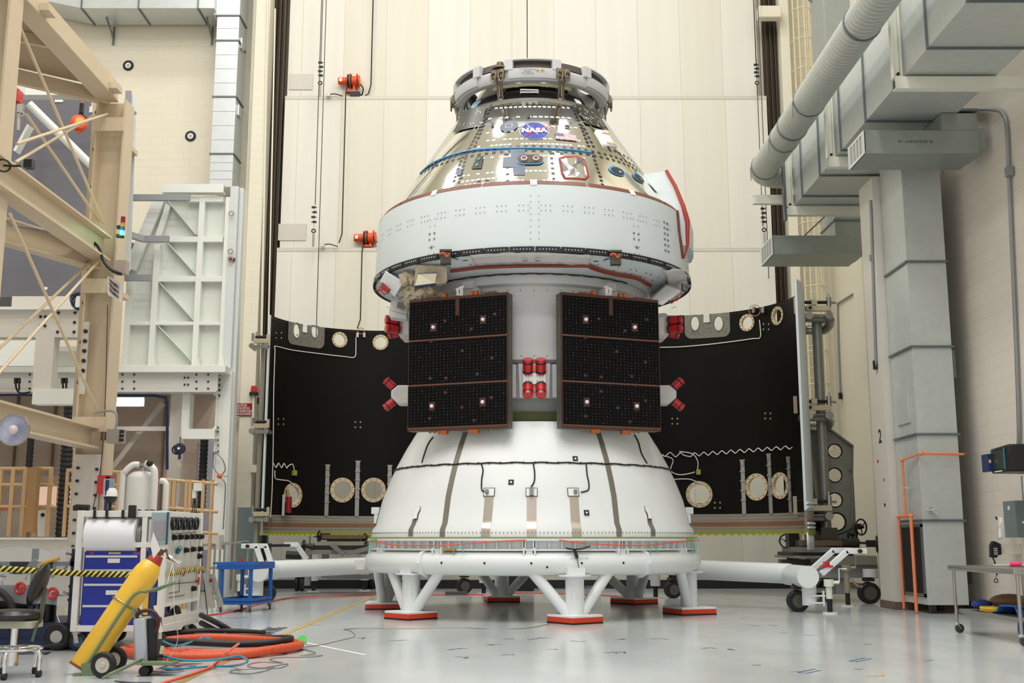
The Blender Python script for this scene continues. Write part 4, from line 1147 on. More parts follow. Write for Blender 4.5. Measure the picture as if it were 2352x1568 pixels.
for a in (R(-24.5), R(21.5), R(-88), R(88)):
    rot = Matrix.Rotation(a, 3, 'Z')
    base = cyp(a, 1.50, 9.50)
    f = lambda x, y, z: base+rot@V((x, y, z))
    m2 = MB()
    for s_ in (-1, 1):
        m2.tube([f(s_*0.075+0.045*math.cos(t), -0.04, 0.0+0.11*math.sin(t)) for t in [2*PI*i/20 for i in range(20)]], 0.016, 6, True)
        m2.cyl(f(s_*0.075, -0.06, 0.08), f(s_*0.075, 0.05, 0.08), 0.035, n=12)
    m2.cbox(f(0, 0, 0.05), (0.26, 0.05, 0.16), rot)
    cl = part('clevis', m2, BRZ, lr)
    m3 = MB()
    for s_ in (-1, 1): m3.bar(f(s_*0.045, 0.02, -0.04), f(s_*0.045, 0.12, -0.38), 0.025, 0.03, rot@V((0, 1, 0)))
    m3.bar(f(-0.055, 0.12, -0.38), f(0.055, 0.12, -0.38), 0.03, 0.03).cbox(f(0, 0.08, -0.22), (0.03, 0.04, 0.3), rot)
    part('link', m3, BRZ, cl)
    part('link_foot', MB().cyl(f(0, 0.12, -0.38), f(0, 0.14, -0.46), 0.038, n=14), STEEL, cl)
m2 = MB(); q = cyp(R(0), 1.505, 9.54)
add_text(m2, 'P/N 3400T1200-001\nS/N 007\nWLL 7000 LBS', q+V((-0.09, -0.012, 0.0)), (1, 0, 0), (0, 0, 1), 0.038)
part('stencil_text', m2, INK, lr)
for x in (0.07, 0.16): part('yellow_tag', MB().box(q+V((x, -0.022, 0.02)), q+V((x+0.04, -0.0, 0.06))), mat('amber_tag', (214, 176, 96), 0.5), lr)
part('top_fitting', MB().cyl(cyp(R(-24.5), 1.42, 9.66), cyp(R(-24.5), 1.42, 9.80), 0.06, n=14).cyl(cyp(R(-24.5), 1.42, 9.66), cyp(R(-24.5), 1.42, 9.69), 0.16, n=20), BRZ, lr)
# ---- cone adapter
part('adapter_cone', MB().lathe([(2.0, 3.19)]+list(reversed(ADP))+[(2.80, 1.30)], (CX, CY, 0), n=160), WHITE, SC, label='white cone adapter under the service module')
mb = MB()
def cable_on(mb, pxs, r=0.012, off=0.012, n=6):
    pts = [on(Radp, x, y, off) for x, y in pxs]; sp_ = smoothpath(pts, n)
    mb.tube(sp_, r, 6)
    return sp_
an = [R(-86+172*i/120) for i in range(121)]
mb.tube([cyp(a, Radp(2.475+0.006*math.sin(a*37))+0.012, 2.475+0.006*math.sin(a*37)) for a in an], 0.013, 6)
for k in range(0, 121, 3):
    mb.ball(cyp(an[k], Radp(2.475)+0.014, 2.475), 0.02, 6)
cable_on(mb, [(996, 1003), (984, 1020), (975, 1045), (970, 1062)])
cable_on(mb, [(1456, 998), (1465, 1015), (1472, 1040), (1485, 1064)])
cable_on(mb, [(1106, 1065), (1110, 1080), (1107, 1100), (1107, 1124), (1115, 1129)])
cable_on(mb, [(1225, 1065), (1228, 1085), (1227, 1105), (1220, 1118)])
cable_on(mb, [(1346, 1066), (1348, 1090), (1352, 1110), (1350, 1125), (1334, 1130)])
part('black_harness', mb, BLACK, SC, label='thin black cable harness around the cone')
TAPE = mat('silver_tape', (190, 184, 172), 0.28, metal=0.6, var=0.08, vscale=12)
TAPED = mat('grey_tape', (138, 134, 124), 0.35, metal=0.5, var=0.08)
for quad, m_ in (([(1064, 992), (1075, 992), (1022, 1232), (1010, 1232)], TAPED), ([(1368, 992), (1379, 992), (1428, 1232), (1416, 1232)], TAPED),
                 ([(1114, 1139), (1134, 1139), (1125, 1233), (1105, 1233)], TAPE), ([(1210, 1140), (1232, 1140), (1232, 1234), (1210, 1234)], mat('pinkish_tape', (206, 190, 180), 0.3, metal=0.5, var=0.06)),
                 ([(1308, 1140), (1328, 1140), (1336, 1234), (1314, 1234)], TAPE), ([(948, 1192), (957, 1192), (949, 1231), (938, 1231)], TAPED), ([(1486, 1192), (1496, 1192), (1505, 1231), (1495, 1231)], TAPED)):
    mb = MB(); grid_patch(mb, Radp, quad, 0.006, 2, 16); part('tape_strip', mb, m_, SC)
for k, (px, py) in enumerate(((1124, 1130), (1221, 1130), (1316, 1130))):
    a, z = hit(px, py, Radp); rot = Matrix.Rotation(a, 3, 'Z')@Matrix.Rotation(R(-16), 3, 'X'); c_ = cyp(a, Radp(z)+0.012, z)
    bk = part('sensor_plate', MB().cbox(c_, (0.17, 0.012, 0.125), rot), WHT, SC)
    m2 = MB()
    for s_ in (-1, 1):
        m2.cbox(c_+rot@V((s_*0.088, -0.004, 0)), (0.008, 0.012, 0.14), rot)
        m2.cbox(c_+rot@V((0, -0.004, s_*0.066)), (0.176, 0.012, 0.006), rot)
    part('plate_outline', m2, INK, bk)
    part('sensor', MB().cbox(c_+rot@V(((-0.03, 0.0, 0.03)[k], -0.03, 0)), ((0.05, 0.06, 0.05)[k], 0.05, (0.06, 0.13, 0.06)[k]), rot), GREYM, bk)
for px, py in ((1321, 1053), (1174, 1107), (1347, 1177)):
    a, z = hit(px, py, Radp); rot = Matrix.Rotation(a, 3, 'Z')@Matrix.Rotation(R(-18), 3, 'X'); c_ = cyp(a, Radp(z)+0.008, z)
    tg = part('target_sticker', MB().cbox(c_, (0.085, 0.008, 0.085), rot), INK, SC)
    nn = rot@V((0, -1, 0)); part('target_dot', MB().cyl(c_, c_+nn*0.007, 0.017, n=14), PAPER, tg)
for px, py, s_ in ((959, 1178, -1), (1488, 1178, 1)):
    pl_ = [(0.06, 0.11), (-0.05, 0.10), (-0.07, 0.05), (-0.03, 0.03), (-0.05, -0.03), (-0.04, -0.11), (0.04, -0.11), (0.03, -0.02), (0.06, 0.04)]
    a, z = hit(px, py, Radp); rot = Matrix.Rotation(a, 3, 'Z')@Matrix.Rotation(R(-18), 3, 'X'); c_ = cyp(a, Radp(z)+0.004, z)
    pts = [c_+rot@V((-s_*x*0.95, 0, y)) for x, y in pl_]
    bb = part('guide_bracket', MB().plate([c_+rot@V((-s_*x*0.8, -0.01, y*0.9)) for x, y in pl_], rot@V((0, -0.02, 0))), WHT, SC)
    part('black_outline', MB().tube([p_ for p_ in pts], 0.007, 5, True), INK, bb)
# flared bottom flange with bolts
mb = MB()
for k in range(-70, 71):
    a = k*R(1.25); c_ = cyp(a, 2.885, 1.37); nn = V((math.sin(a), -math.cos(a), 0)); mb.cyl(c_-nn*0.01, c_+nn*0.006, 0.008, n=5)
part('flange_bolts', mb, GREYM, SC)
for s_ in (-1, 1):
    a = R(93)*s_
    part('side_lug', MB().cbox(cyp(a, 2.86, 1.78), (0.14, 0.12, 0.12)).cbox(cyp(a, 2.84, 1.65), (0.08, 0.1, 0.2)), WHITE, SC)
    part('edge_strap', MB().tube([cyp(R(88)*s_, Radp(z)+0.012, z) for z in (1.36, 1.55, 1.8, 1.95)], 0.012, 6), BLACK, SC)
# ================================================================== ring stand
ST = thing('ring_stand', 'white six-legged ring stand on orange pads carrying the spacecraft', 'stand', (CX, CY, 0))
GREEN = mat('green_flange', (140, 150, 96), 0.5)
part('top_flange', MB().lathe([(2.72, 1.30), (2.93, 1.30), (2.93, 1.278), (2.72, 1.278)], (CX, CY, 0), n=128, close=True), GREEN, ST, label='thin green flange ring')
part('upper_ring', MB().lathe([(2.60, 1.275), (2.95, 1.275), (2.95, 1.24), (2.84, 1.235), (2.84, 1.12), (2.92, 1.115), (2.92, 1.085), (2.60, 1.085)], (CX, CY, 0), n=128, close=True), WHITE, ST)
mb = MB()
for k in range(90):
    a = 2*PI*k/90
    rot = Matrix.Rotation(a, 3, 'Z'); mb.cbox(cyp(a, 2.88, 1.18), (0.014, 0.09, 0.12), rot)
part('ring_webs', mb, WHITE, ST)
part('tube_ring', MB().torus((CX, CY, 0.89), (0, 0, 1), 2.80, 0.19, 120, 20), WHITE, ST, label='thick white tubular ring')
mb = MB()
for k in range(24):
    a = R(15)*k+R(-2); rot = Matrix.Rotation(a, 3, 'Z')
    if k % 2 == 0:
        mb.cbox(cyp(a, 2.86, 1.10), (0.26, 0.16, 0.02), rot)
        for s_ in (-1, 1): mb.cbox(cyp(a+s_*0.03, 2.88, 1.04), (0.03, 0.14, 0.18), rot).cbox(cyp(a+s_*0.022, 2.88, 1.18), (0.016, 0.12, 0.14), rot)
        mb.cbox(cyp(a, 2.88, 1.035), (0.10, 0.10, 0.16), rot)
part('saddle_brackets', mb, WHITE, ST)
part('rust_shim', MB().cbox(cyp(R(-27.5), 2.93, 1.10), (0.24, 0.05, 0.03), Matrix.Rotation(R(-27.5), 3, 'Z')), mat('rusty_shim', (190, 130, 60), 0.6), ST)
for a in (R(-38), R(37)):
    part('joint_flange', MB().turn([(0.14, -0.03), (0.235, -0.03), (0.235, 0.03), (0.14, 0.03)], cyp(a, 2.80, 0.89), cyp(a+0.1, 2.8, 0)-cyp(a-0.1, 2.8, 0), 8), WHITE, ST)
mb = MB()
for px in (1009, 1109, 1215, 1330, 1428, 1251): 
    d_ = ray(px, 1287); p_ = d_*(18.0/d_.y)
    a = math.atan2((px-1226)/2640*17.9, 2.99); a = math.asin(max(-1, min(1, (px-1226)*17.95/2640/2.99)))
    c_ = cyp(a, 2.99, 0.90 if px != 1251 else 0.84); nn = V((math.sin(a), -math.cos(a), 0)); mb.cyl(c_-nn*0.02, c_+nn*0.008, 0.017, n=12)
part('tooling_holes', mb, BLACK, ST)
m2 = MB(); a = math.asin((1328-1226)*17.95/2640/2.99); add_text(m2, 'G3T003-0437-001', cyp(a, 2.985, 0.972)+V((-0.02, -0.008, 0)), (math.cos(a), math.sin(a), 0), (0, 0, 1), 0.048, sx=0.85)
part('stencil_text', m2, mat('faded_ink', (150, 150, 156), 0.6), ST)
# cables looped on the stand
def rim(a_, z, r_=2.96): return cyp(R(a_), r_, z)
part('rim_cord', MB().tube(smoothpath([rim(-80, 1.24), rim(-62, 1.22), rim(-50, 1.17), rim(-30, 1.17), rim(-12, 1.23), rim(-3, 1.25)], 6), 0.010, 6).tube(smoothpath([rim(7, 1.25), rim(15, 1.20), rim(28, 1.17), rim(38, 1.17), rim(52, 1.22), rim(64, 1.24), rim(80, 1.25)], 6), 0.010, 6), mat('orange_cord', (222, 92, 62), 0.5), ST)
TEAL = mat('teal_wire', (92, 190, 160), 0.5)
m2 = MB()
for a_ in (-73, -24, 40, 66):
    m2.tube(smoothpath([rim(a_-2.0, 1.02), rim(a_-1.2, 1.14), rim(a_, 1.20), rim(a_+1.3, 1.13), rim(a_+1.6, 1.04)], 5), 0.007, 5)
part('teal_wires', m2, TEAL, ST)
part('green_tape', MB().lathe([(2.955, 1.28), (2.96, 1.28), (2.96, 1.235), (2.955, 1.235)], (CX, CY, 0), R(-72), R(-64), n=6, close=True).lathe([(2.955, 1.28), (2.96, 1.28), (2.96, 1.235), (2.955, 1.235)], (CX, CY, 0), R(60), R(67), n=6, close=True), mat('lime_tape', (150, 200, 80), 0.5), ST)
part('hanging_plug', MB().tube(smoothpath([rim(9, 1.13), rim(11, 1.11), rim(14, 1.12), rim(16.5, 1.16)], 5), 0.014, 6).cyl(rim(11.5, 1.10, 2.99), rim(12.2, 0.98, 3.01), 0.025, n=10).tube(smoothpath([rim(12.2, 0.98, 3.01), rim(12.5, 0.7, 3.05), rim(11.8, 0.3, 2.98), rim(10.2, 0.05, 2.9)], 6), 0.006, 5), BLACK, ST)
pads = [((945, 1421), 45), ((1322, 1431), 38), ((1580, 1410), 22), ((1463, 1386), 40), ((1150, 1381), 8), ((885, 1398), 3)]
PADR = mat('orange_red_pad', (206, 62, 30), 0.45)
for k, ((px, py), rt) in enumerate(pads):
    c = F(px, py); v_ = V((c.x-CX, c.y-CY, 0)); L = v_.length; v_ = v_/L*2.86
    c = V((CX, CY, 0))+v_ if L > 0 else c
    ctr = F(px, py); ctr = V((CX, CY, 0))*0.0+ctr*0.75+c*0.25; ctr.z = 0
    ra = v_.normalized(); ta = V((-ra.y, ra.x, 0))
    g = ST
    lg_ = part('leg', MB().cyl(ctr+V((0, 0, 0.12)), V((ctr.x, ctr.y, 0.70)), 0.145, n=24).cyl(V((ctr.x, ctr.y, 0.70)), V((ctr.x, ctr.y, 0.725)), 0.255, n=24).cbox((ctr.x, ctr.y, 0.77), (0.27, 0.27, 0.12), Matrix.Rotation(math.atan2(ta.y, ta.x), 3, 'Z')), WHITE, g)
    top = V((CX, CY, 0))+ra*2.80
    for s_ in (-1, 1):
        e = top+ta*(s_*0.66)+V((0, 0, 0.80)); e = V((CX, CY, 0))+(V((e.x-CX, e.y-CY, 0)).normalized()*2.80)+V((0, 0, 0.80))
        part('brace', MB().cyl(ctr+ta*(s_*0.10)+V((0, 0, 0.13)), e, 0.088, n=18), WHITE, lg_)
    rot = Matrix.Rotation(R(rt), 3, 'Z')
    w_ = 0.60 if k in (0, 1) else 0.66
    part('foot_plate', MB().cbox((ctr.x, ctr.y, 0.115), (w_, w_, 0.035), rot), WHITE, lg_, bevel=0.005)
    pd = part('foot_pad', MB().cbox((ctr.x, ctr.y, 0.060), (w_+0.01, w_+0.01, 0.074), rot), PADR, lg_, bevel=0.006, label='orange-red foot pad')
    part('pad_edge', MB().cbox((ctr.x, ctr.y, 0.0105), (w_+0.012, w_+0.012, 0.021), rot), BLACK, pd)
    if k < 2:
        part('tie_bracket', MB().tube([ctr+V((0.02-0.0, -0.15, 0.42)), ctr+V((0.02, -0.19, 0.42)), ctr+V((0.02, -0.19, 0.54)), ctr+V((0.02, -0.15, 0.54))], 0.008, 6).tube([ctr+V((-0.07, -0.14, 0.42)), ctr+V((-0.07, -0.18, 0.42)), ctr+V((-0.07, -0.18, 0.54)), ctr+V((-0.07, -0.14, 0.54))], 0.008, 6), WHITE, lg_)
# clear bag leaning on the front right leg
bc = F(1366, 1424)
bag = MB(); random.seed(5)
nb = 10; vs = []
for j in range(7):
    z = 0.15+0.38*j/6; rr_ = (0.10+0.05*j/6)
    for i in range(nb):
        a = 2*PI*i/nb; vs.append(V((bc.x-0.02+rr_*math.cos(a)*(1+random.uniform(-.12, .12)), bc.y-0.03+0.45*rr_*math.sin(a), z+random.uniform(-.01, .01))))
bag.add(vs, [(j*nb+i, j*nb+(i+1) % nb, (j+1)*nb+(i+1) % nb, (j+1)*nb+i) for j in range(6) for i in range(nb)]+[tuple(range(nb))])
bm_ = mat('clear_plastic', (220, 230, 232), 0.12, trans=0.0, alpha=0.35)
single('plastic_bag', bag, bm_, 'clear plastic bag resting on the foot plate against the front right stand leg', 'bag')
# ================================================================== fairing panels (dark inside, white outside)
DKP = mat('dark_composite', (16, 13, 10), 0.5, spec=0.15, var=0.12, vscale=1.5)
PERF = bpy.data.materials.new('perforated_alloy'); PERF.use_nodes = True
nt = PERF.node_tree; b = nt.nodes['Principled BSDF']; b.inputs['Metallic'].default_value = 0.3; b.inputs['Roughness'].default_value = 0.45
b.inputs['Base Color'].default_value = rgb((158, 152, 138))
RIMM = mat('cream_flange', (206, 186, 150), 0.45, var=0.1)
OLIVE = mat('olive_yellow_strip', (150, 152, 66), 0.5)
COPPER = mat('copper_strip', (146, 104, 76), 0.4, metal=0.3, var=0.1)
ALU = mat('aluminium_strap', (176, 174, 168), 0.35, metal=0.5, var=0.1)
ZT, ZB = 6.56, 1.36
class Panel:
    def __init__(self, name, cx, cy, rr, aL, aR, label, dark_label):
        # angles measured from +X counter-clockwise (towards +Y), in degrees
        self.cx, self.cy, self.r = cx, cy, rr
        self.a0, self.a1 = R(aL), R(aR)
        self.t = thing(name, label, 'fairing panel', (cx+rr*math.cos((self.a0+self.a1)/2), cy+rr*math.sin((self.a0+self.a1)/2), ZB), 'curved fairing panels behind the spacecraft')
    def pt(self, a, z, off=0.0):
        r_ = self.r-off
        return V((self.cx+r_*math.cos(a), self.cy+r_*math.sin(a), z))
    def loc(self, px, py):      # pixel -> (angle, z) on the inner surface (far side of the cylinder)
        d = ray(px, py)
        # solve |d.xy*t - c| = r, farthest root unless it is the near edge
        A = d.x**2+d.y**2; B = -2*(d.x*self.cx+d.y*self.cy); C = self.cx**2+self.cy**2-self.r**2
        D = max(B*B-4*A*C, 0); t = (-B+math.sqrt(D))/(2*A)
        x, y = d.x*t, d.y*t
        return math.atan2(y-self.cy, x-self.cx) % (2*PI), CAMH+d.z*t
def build_panel(p, holes_low, plates_px, holes_top, straps, side):
    th = 0.05
    nA = 96
    # curved plate with real openings: cells of a grid are left out where openings sit, and rims cover the cut edge
    def opening(a, z):
        for (ha, hz, hw, hh, sh) in cuts:
            da = (a-ha)*p.r; dz = z-hz
            if sh == 'o' and (da/hw)**2+(dz/hh)**2 < 1: return True
            if sh == 'r' and abs(da) < hw and abs(dz) < hh: return True
        return False
    cuts = []
    for (px, py, rr_) in holes_low+holes_top:
        a, z = p.loc(px, py); cuts.append((a, z, rr_, rr_, 'o'))
    for (x0, x1, y0, y1) in plates_px:
        a, z = p.loc((x0+x1)/2, (y0+y1)/2)
        for hx0, hx1 in ((0.10, 0.36), (0.60, 0.88)):
            xm = x0+(x1-x0)*(hx0+hx1)/2; aa, zz = p.loc(xm, (y0+y1)/2-3); w_ = abs(p.loc(x0+(x1-x0)*hx1, y0)[0]-p.loc(x0+(x1-x0)*hx0, y0)[0])*p.r/2
            cuts.append((aa, zz+0.04, w_*0.80, 0.19, 'o'))
        xm = x0+(x1-x0)*0.475; aa, zz = p.loc(xm, y0); w_ = abs(p.loc(x0+(x1-x0)*0.56, y0)[0]-p.loc(x0+(x1-x0)*0.39, y0)[0])*p.r/2
        cuts.append((aa, ZT-0.08, w_, 0.13, 'r'))
    # grid (fine where the openings are)
    zs = []; z = ZB+0.48
    while z < ZT-0.001:
        fine = any(abs(z-c[1]) < c[3]+0.06 for c in cuts); zs.append(z); z += 0.022 if fine else 0.25
    zs.append(ZT)
    na = int((p.a1-p.a0)*p.r/0.025)
    inner = MB()
    idx = {}
    vs = []; fs = []
    def vid(i, j):
        if (i, j) not in idx:
            idx[(i, j)] = len(vs); vs.append(p.pt(p.a0+(p.a1-p.a0)*i/na, zs[j]))
        return idx[(i, j)]
    for j in range(len(zs)-1):
        zc = (zs[j]+zs[j+1])/2; anyc = any(abs(zc-c[1]) < c[3]+0.03 for c in cuts)
        i = 0
        while i < na:
            if anyc:
                if not opening(p.a0+(p.a1-p.a0)*(i+0.5)/na, zc): fs.append((vid(i, j), vid(i+1, j), vid(i+1, j+1), vid(i, j+1)))
                i += 1
            else:
                i2 = min(i+1, na); fs.append((vid(i, j), vid(i2, j), vid(i2, j+1), vid(i, j+1))); i = i2
    inner.add(vs, fs)
    part('inner_skin', inner, DKP, p.t, label='black inner face of the curved panel')
    # outer skin, white
    vs2 = [p.pt(math.atan2(v_.y-p.cy, v_.x-p.cx), v_.z, -th) for v_ in vs]
    part('outer_skin', MB().add(vs2, fs), CRAFT, p.t, label='white outer face of the curved panel')
    # end edges and top edge
    for a, nm in ((p.a0, 'edge_strip'), (p.a1, 'edge_strip')):
        s_ = 1 if a == p.a0 else -1
        part(nm, MB().add([p.pt(a, ZB-0.0, 0), p.pt(a, ZB, -th), p.pt(a, ZT, -th), p.pt(a, ZT, 0)], [(0, 1, 2, 3)]).add([p.pt(a+s_*0.001, ZB, 0.004), p.pt(a+s_*0.014, ZB, 0.004), p.pt(a+s_*0.014, ZT, 0.004), p.pt(a+s_*0.001, ZT, 0.004)], [(0, 1, 2, 3)]), CRAFT, p.t)
    def lathe_band(z0, z1, o0, o1, m_, nm, lbl=None, n=80):
        mb = MB()
        rows = [(p.r-o0, z0), (p.r-o0, z1), (p.r+o1, z1), (p.r+o1, z0)]
        vsb = []
        for i in range(n+1):
            a = p.a0+(p.a1-p.a0)*i/n
            for r_, z in rows: vsb.append(V((p.cx+r_*math.cos(a), p.cy+r_*math.sin(a), z)))
        fsb = [(i*4+q, (i+1)*4+q, (i+1)*4+(q+1) % 4, i*4+(q+1) % 4) for i in range(n) for q in range(4)]
        fsb += [(0, 1, 2, 3), (n*4+3, n*4+2, n*4+1, n*4)]
        return part(nm, mb.add(vsb, fsb), m_, p.t, label=lbl)
    lathe_band(ZB+0.30, ZB+0.48, 0.004, th, PERF, 'perforated_band'); lathe_band(ZB+0.20, ZB+0.30, 0.006, th, COPPER, 'copper_band'); lathe_band(ZB+0.10, ZB+0.20, 0.004, th, PERF, 'perforated_band')
    lathe_band(ZB, ZB+0.10, 0.02, th+0.02, OLIVE, 'bottom_flange', 'olive yellow bottom flange')
    dd = MB(); nd = 150
    for i in range(nd):
        a = p.a0+(p.a1-p.a0)*(i+0.5)/nd
        for z in (ZB+0.35, ZB+0.43, ZB+0.15):
            rot = Matrix.Rotation(a, 3, 'Z'); dd.cbox(p.pt(a, z, 0.007), (0.006, 0.012, 0.012), rot)
    for i in range(0, nd, 2):
        a = p.a0+(p.a1-p.a0)*(i+0.5)/nd; rot = Matrix.Rotation(a, 3, 'Z'); dd.cbox(p.pt(a, ZT-0.05, 0.004), (0.006, 0.014, 0.014), rot)
    part('fastener_dots', dd, mat('dull_fastener', (96, 90, 78), 0.5), p.t)
    dd = MB()
    for i in range(34):
        a = p.a0+(p.a1-p.a0)*(i+0.5)/34; rot = Matrix.Rotation(a, 3, 'Z')
        dd.cbox(p.pt(a, ZB+0.015, 0.024), (0.006, 0.10, 0.022), rot)
    part('flange_ticks', dd, mat('yellow_tick', (214, 214, 110), 0.5), p.t)
    # rims
    for (px, py, rr_) in holes_low+holes_top:
        a, z = p.loc(px, py); c_ = p.pt(a, z, 0.0); d_ = V((-math.cos(a), -math.sin(a), 0))
        rm = part('port_rim', MB().pipe(c_-d_*0.06, c_+d_*0.02, rr_*1.18, rr_*0.86, 36), RIMM, p.t, label='cream bolted port rim')
        bb = MB(); _, s_, u_ = basis(d_)
        for k in range(12):
            t = 2*PI*(k+.5)/12; q = c_+s_*(rr_*1.03*math.cos(t))+u_*(rr_*1.03*math.sin(t)); bb.cyl(q+d_*0.018, q+d_*0.028, 0.012, n=6)
        part('rim_bolts', bb, BLACK, rm)
    for (x0, x1, y0, y1) in plates_px:
        aa0, zt = p.loc(x0, y0+3); aa1, zb = p.loc(x1, y1); n = 26; zt = ZT-0.005; zb = p.loc((x0+x1)/2, y1)[1]
        # plate as a grid skipping the openings
        mb = MB(); vv = []; ff = []; nz = 50
        lo, hi = min(aa0, aa1), max(aa0, aa1); n = int((hi-lo)*p.r/0.013)
        for j in range(nz+1):
            for i in range(n+1): vv.append(p.pt(lo+(hi-lo)*i/n, zb+(zt-zb)*j/nz, 0.012))
        for j in range(nz):
            for i in range(n):
                a = lo+(hi-lo)*(i+.5)/n; z = zb+(zt-zb)*(j+.5)/nz
                if opening(a, z): continue
                fx = min(i+.5, n-i-.5)*(hi-lo)*p.r/n; fz = (j+.5)*(zt-zb)/nz
                if fx < 0.16 and fz < 0.16 and (0.16-fx)**2+(0.16-fz)**2 > 0.16**2: continue
                ff.append((j*(n+1)+i, j*(n+1)+i+1, (j+1)*(n+1)+i+1, (j+1)*(n+1)+i))
        mb.add(vv, ff); pp = part('cutout_plate', mb, mat('grey_cutout_plate', (118, 116, 106), 0.5, metal=0.2, var=0.08), p.t, label='riveted grey plate with two openings and a notch')
        for (ha, hz, hw, hh, sh) in cuts:
            if not (lo < ha < hi and hz > zb): continue
            ep = [(hw*math.cos(2*PI*i/28), hh*math.sin(2*PI*i/28)) for i in range(28)] if sh == 'o' else [(-hw, 0.08), (-hw, -hh), (hw, -hh), (hw, 0.08)]
            part('opening_lip', MB().tube([p.pt(ha+x/p.r, min(hz+y, ZT), 0.0) for x, y in ep], 0.024, 8, sh == 'o'), MATS['grey_cutout_plate'], pp)
        dd = MB()
        for k in range(70):
            a = random.uniform(lo+0.02, hi-0.02); z = random.uniform(zb+0.06, zt-0.03)
            if opening(a, z) or opening(a+.03, z) or opening(a-.03, z): continue
            rot = Matrix.Rotation(a, 3, 'Z'); dd.cbox(p.pt(a, z, 0.014), (0.005, 0.014, 0.014), rot)
        part('rivets', dd, BLACK, pp)
    for (px, y0, y1) in straps:
        a, zt = p.loc(px, y0); zb = ZB+0.48
        rot = Matrix.Rotation(a, 3, 'Z'); h_ = zt-zb
        s1 = MB().cbox(p.pt(a, zb+h_/2, 0.015), (0.02, 0.10, h_), rot).cbox(p.pt(a, zt-0.06, 0.03), (0.03, 0.07, 0.12), rot).cbox(p.pt(a, zt, 0.02), (0.03, 0.13, 0.03), rot)
        for k in range(4): s1.cbox(p.pt(a, zt-0.25-k*0.22, 0.03), (0.025, 0.13, 0.03), rot)
        part('strap', s1, ALU, p.t, label='vertical aluminium strap')
def wire_on(p, pxs, r_=0.012, wob=0.0, nm='white_lead', n=6, seed=0):
    pts = []
    for (x, y) in pxs:
        a, z = p.loc(x, y); pts.append(p.pt(a, z, 0.03))
    pts = smoothpath(pts, n)
    part(nm, MB().tube(pts, r_, 6), WIRE, p.t)
PL = Panel('fairing_panel', -3.30, 26.15, 2.52, 48, 170, 'tall curved fairing panel with black inside, standing left behind the spacecraft', '')
build_panel(PL, [(672, 1137, 0.25), (786, 1125, 0.26), (858, 1125, 0.26)], [(662, 744, 736, 796)], [(780, 780, 0.17), (874, 786, 0.17)], [(752, 1068, 1195), (822, 1059, 1195), (896, 1069, 1195)], -1)
def wob(x0, y0, x1, y1, n, amp): return [(x0+(x1-x0)*i/n, y0+(y1-y0)*i/n+amp*math.sin(i*PI/2)) for i in range(n+1)]
wire_on(PL, [(628, 800), (629, 795), (640, 797), (670, 804), (730, 812), (790, 819), (814, 820), (817, 800), (817, 775)])
wire_on(PL, [(629, 800), (626, 900), (625, 1000), (624, 1060), (622, 1130), (618, 1190), (612, 1205)])
wire_on(PL, [(624, 1062)]+wob(628, 1068, 660, 1070, 10, 5)+[(670, 1066), (674, 1080)])
wire_on(PL, [(629, 1080), (630, 1098), (645, 1102), (660, 1104), (672, 1112)])
a, z = PL.loc(673, 1086); part('olive_box', MB().cbox(PL.pt(a, z, 0.05), (0.08, 0.1, 0.12), Matrix.Rotation(a, 3, 'Z')), OLIVE, PL.t)
a, z = PL.loc(652, 1160); rot = Matrix.Rotation(a, 3, 'Z')
ex = part('extinguisher_bracket', MB().cbox(PL.pt(a+0.035, z, 0.06), (0.03, 0.06, 0.5), rot), GREYW, PL.t)
part('red_cylinder', MB().cyl(PL.pt(a, z-0.18, 0.15), PL.pt(a, z+0.2, 0.15), 0.075, n=18), REDD, ex)
part('brass_head', MB().cyl(PL.pt(a+0.01, z+0.2, 0.15), PL.pt(a+0.02, z+0.38, 0.12), 0.05, 0.03, n=14), mat('brass', (176, 150, 90), 0.35, metal=0.7), ex)
for px, py in ((820, 770), (836, 770)):
    a, z = PL.loc(px, py); part('connector', MB().cbox(PL.pt(a, z, 0.05), (0.06, 0.06, 0.12), Matrix.Rotation(a, 3, 'Z')), STEEL, PL.t)
a, z = PL.loc(828, 770); c_ = PL.pt(a, z+0.1, 0.08); part('wire_loop', MB().torus(c_, (0, 1, 0), 0.08, 0.01, 20, 6), mat('copper_wire', (180, 120, 90), 0.4), PL.t)
PR = Panel('fairing_panel', 3.78, 24.2, 2.47, -34, 110, 'curved fairing panel, black inside with white outer edge, standing right behind the spacecraft', '')
build_panel(PR, [(1606, 1135, 0.26), (1738, 1118, 0.26), (1792, 1115, 0.25)], [(1572, 1678, 722, 776)], [(1716, 741, 0.17), (1786, 725, 0.18)], [(1706, 1057, 1195), (1767, 1043, 1195), (1812, 1050, 1195)], 1)
wire_on(PR, [(1515, 798), (1560, 797), (1620, 792), (1680, 785), (1730, 778), (1748, 775), (1748, 750), (1746, 735)])
wire_on(PR, wob(1520, 1043, 1570, 1045, 8, 5)+wob(1580, 1045, 1822, 1027, 46, 4)[1:], n=3)
wire_on(PR, [(1520, 1046), (1545, 1055), (1540, 1080), (1560, 1090), (1590, 1086), (1596, 1083)])
wire_on(PR, [(1560, 1037), (1590, 1042), (1603, 1060), (1602, 1080)])
wire_on(PR, [(1540, 1101), (1580, 1100), (1600, 1106), (1615, 1112)])
a, z = PR.loc(1605, 1084); part('olive_box', MB().cbox(PR.pt(a, z, 0.05), (0.08, 0.1, 0.12), Matrix.Rotation(a, 3, 'Z')), OLIVE, PR.t)
for px, py in ((1735, 712), (1757, 712)):
    a, z = PR.loc(px, py); part('connector', MB().cbox(PR.pt(a, z, 0.05), (0.06, 0.07, 0.14), Matrix.Rotation(a, 3, 'Z')), STEEL, PR.t)
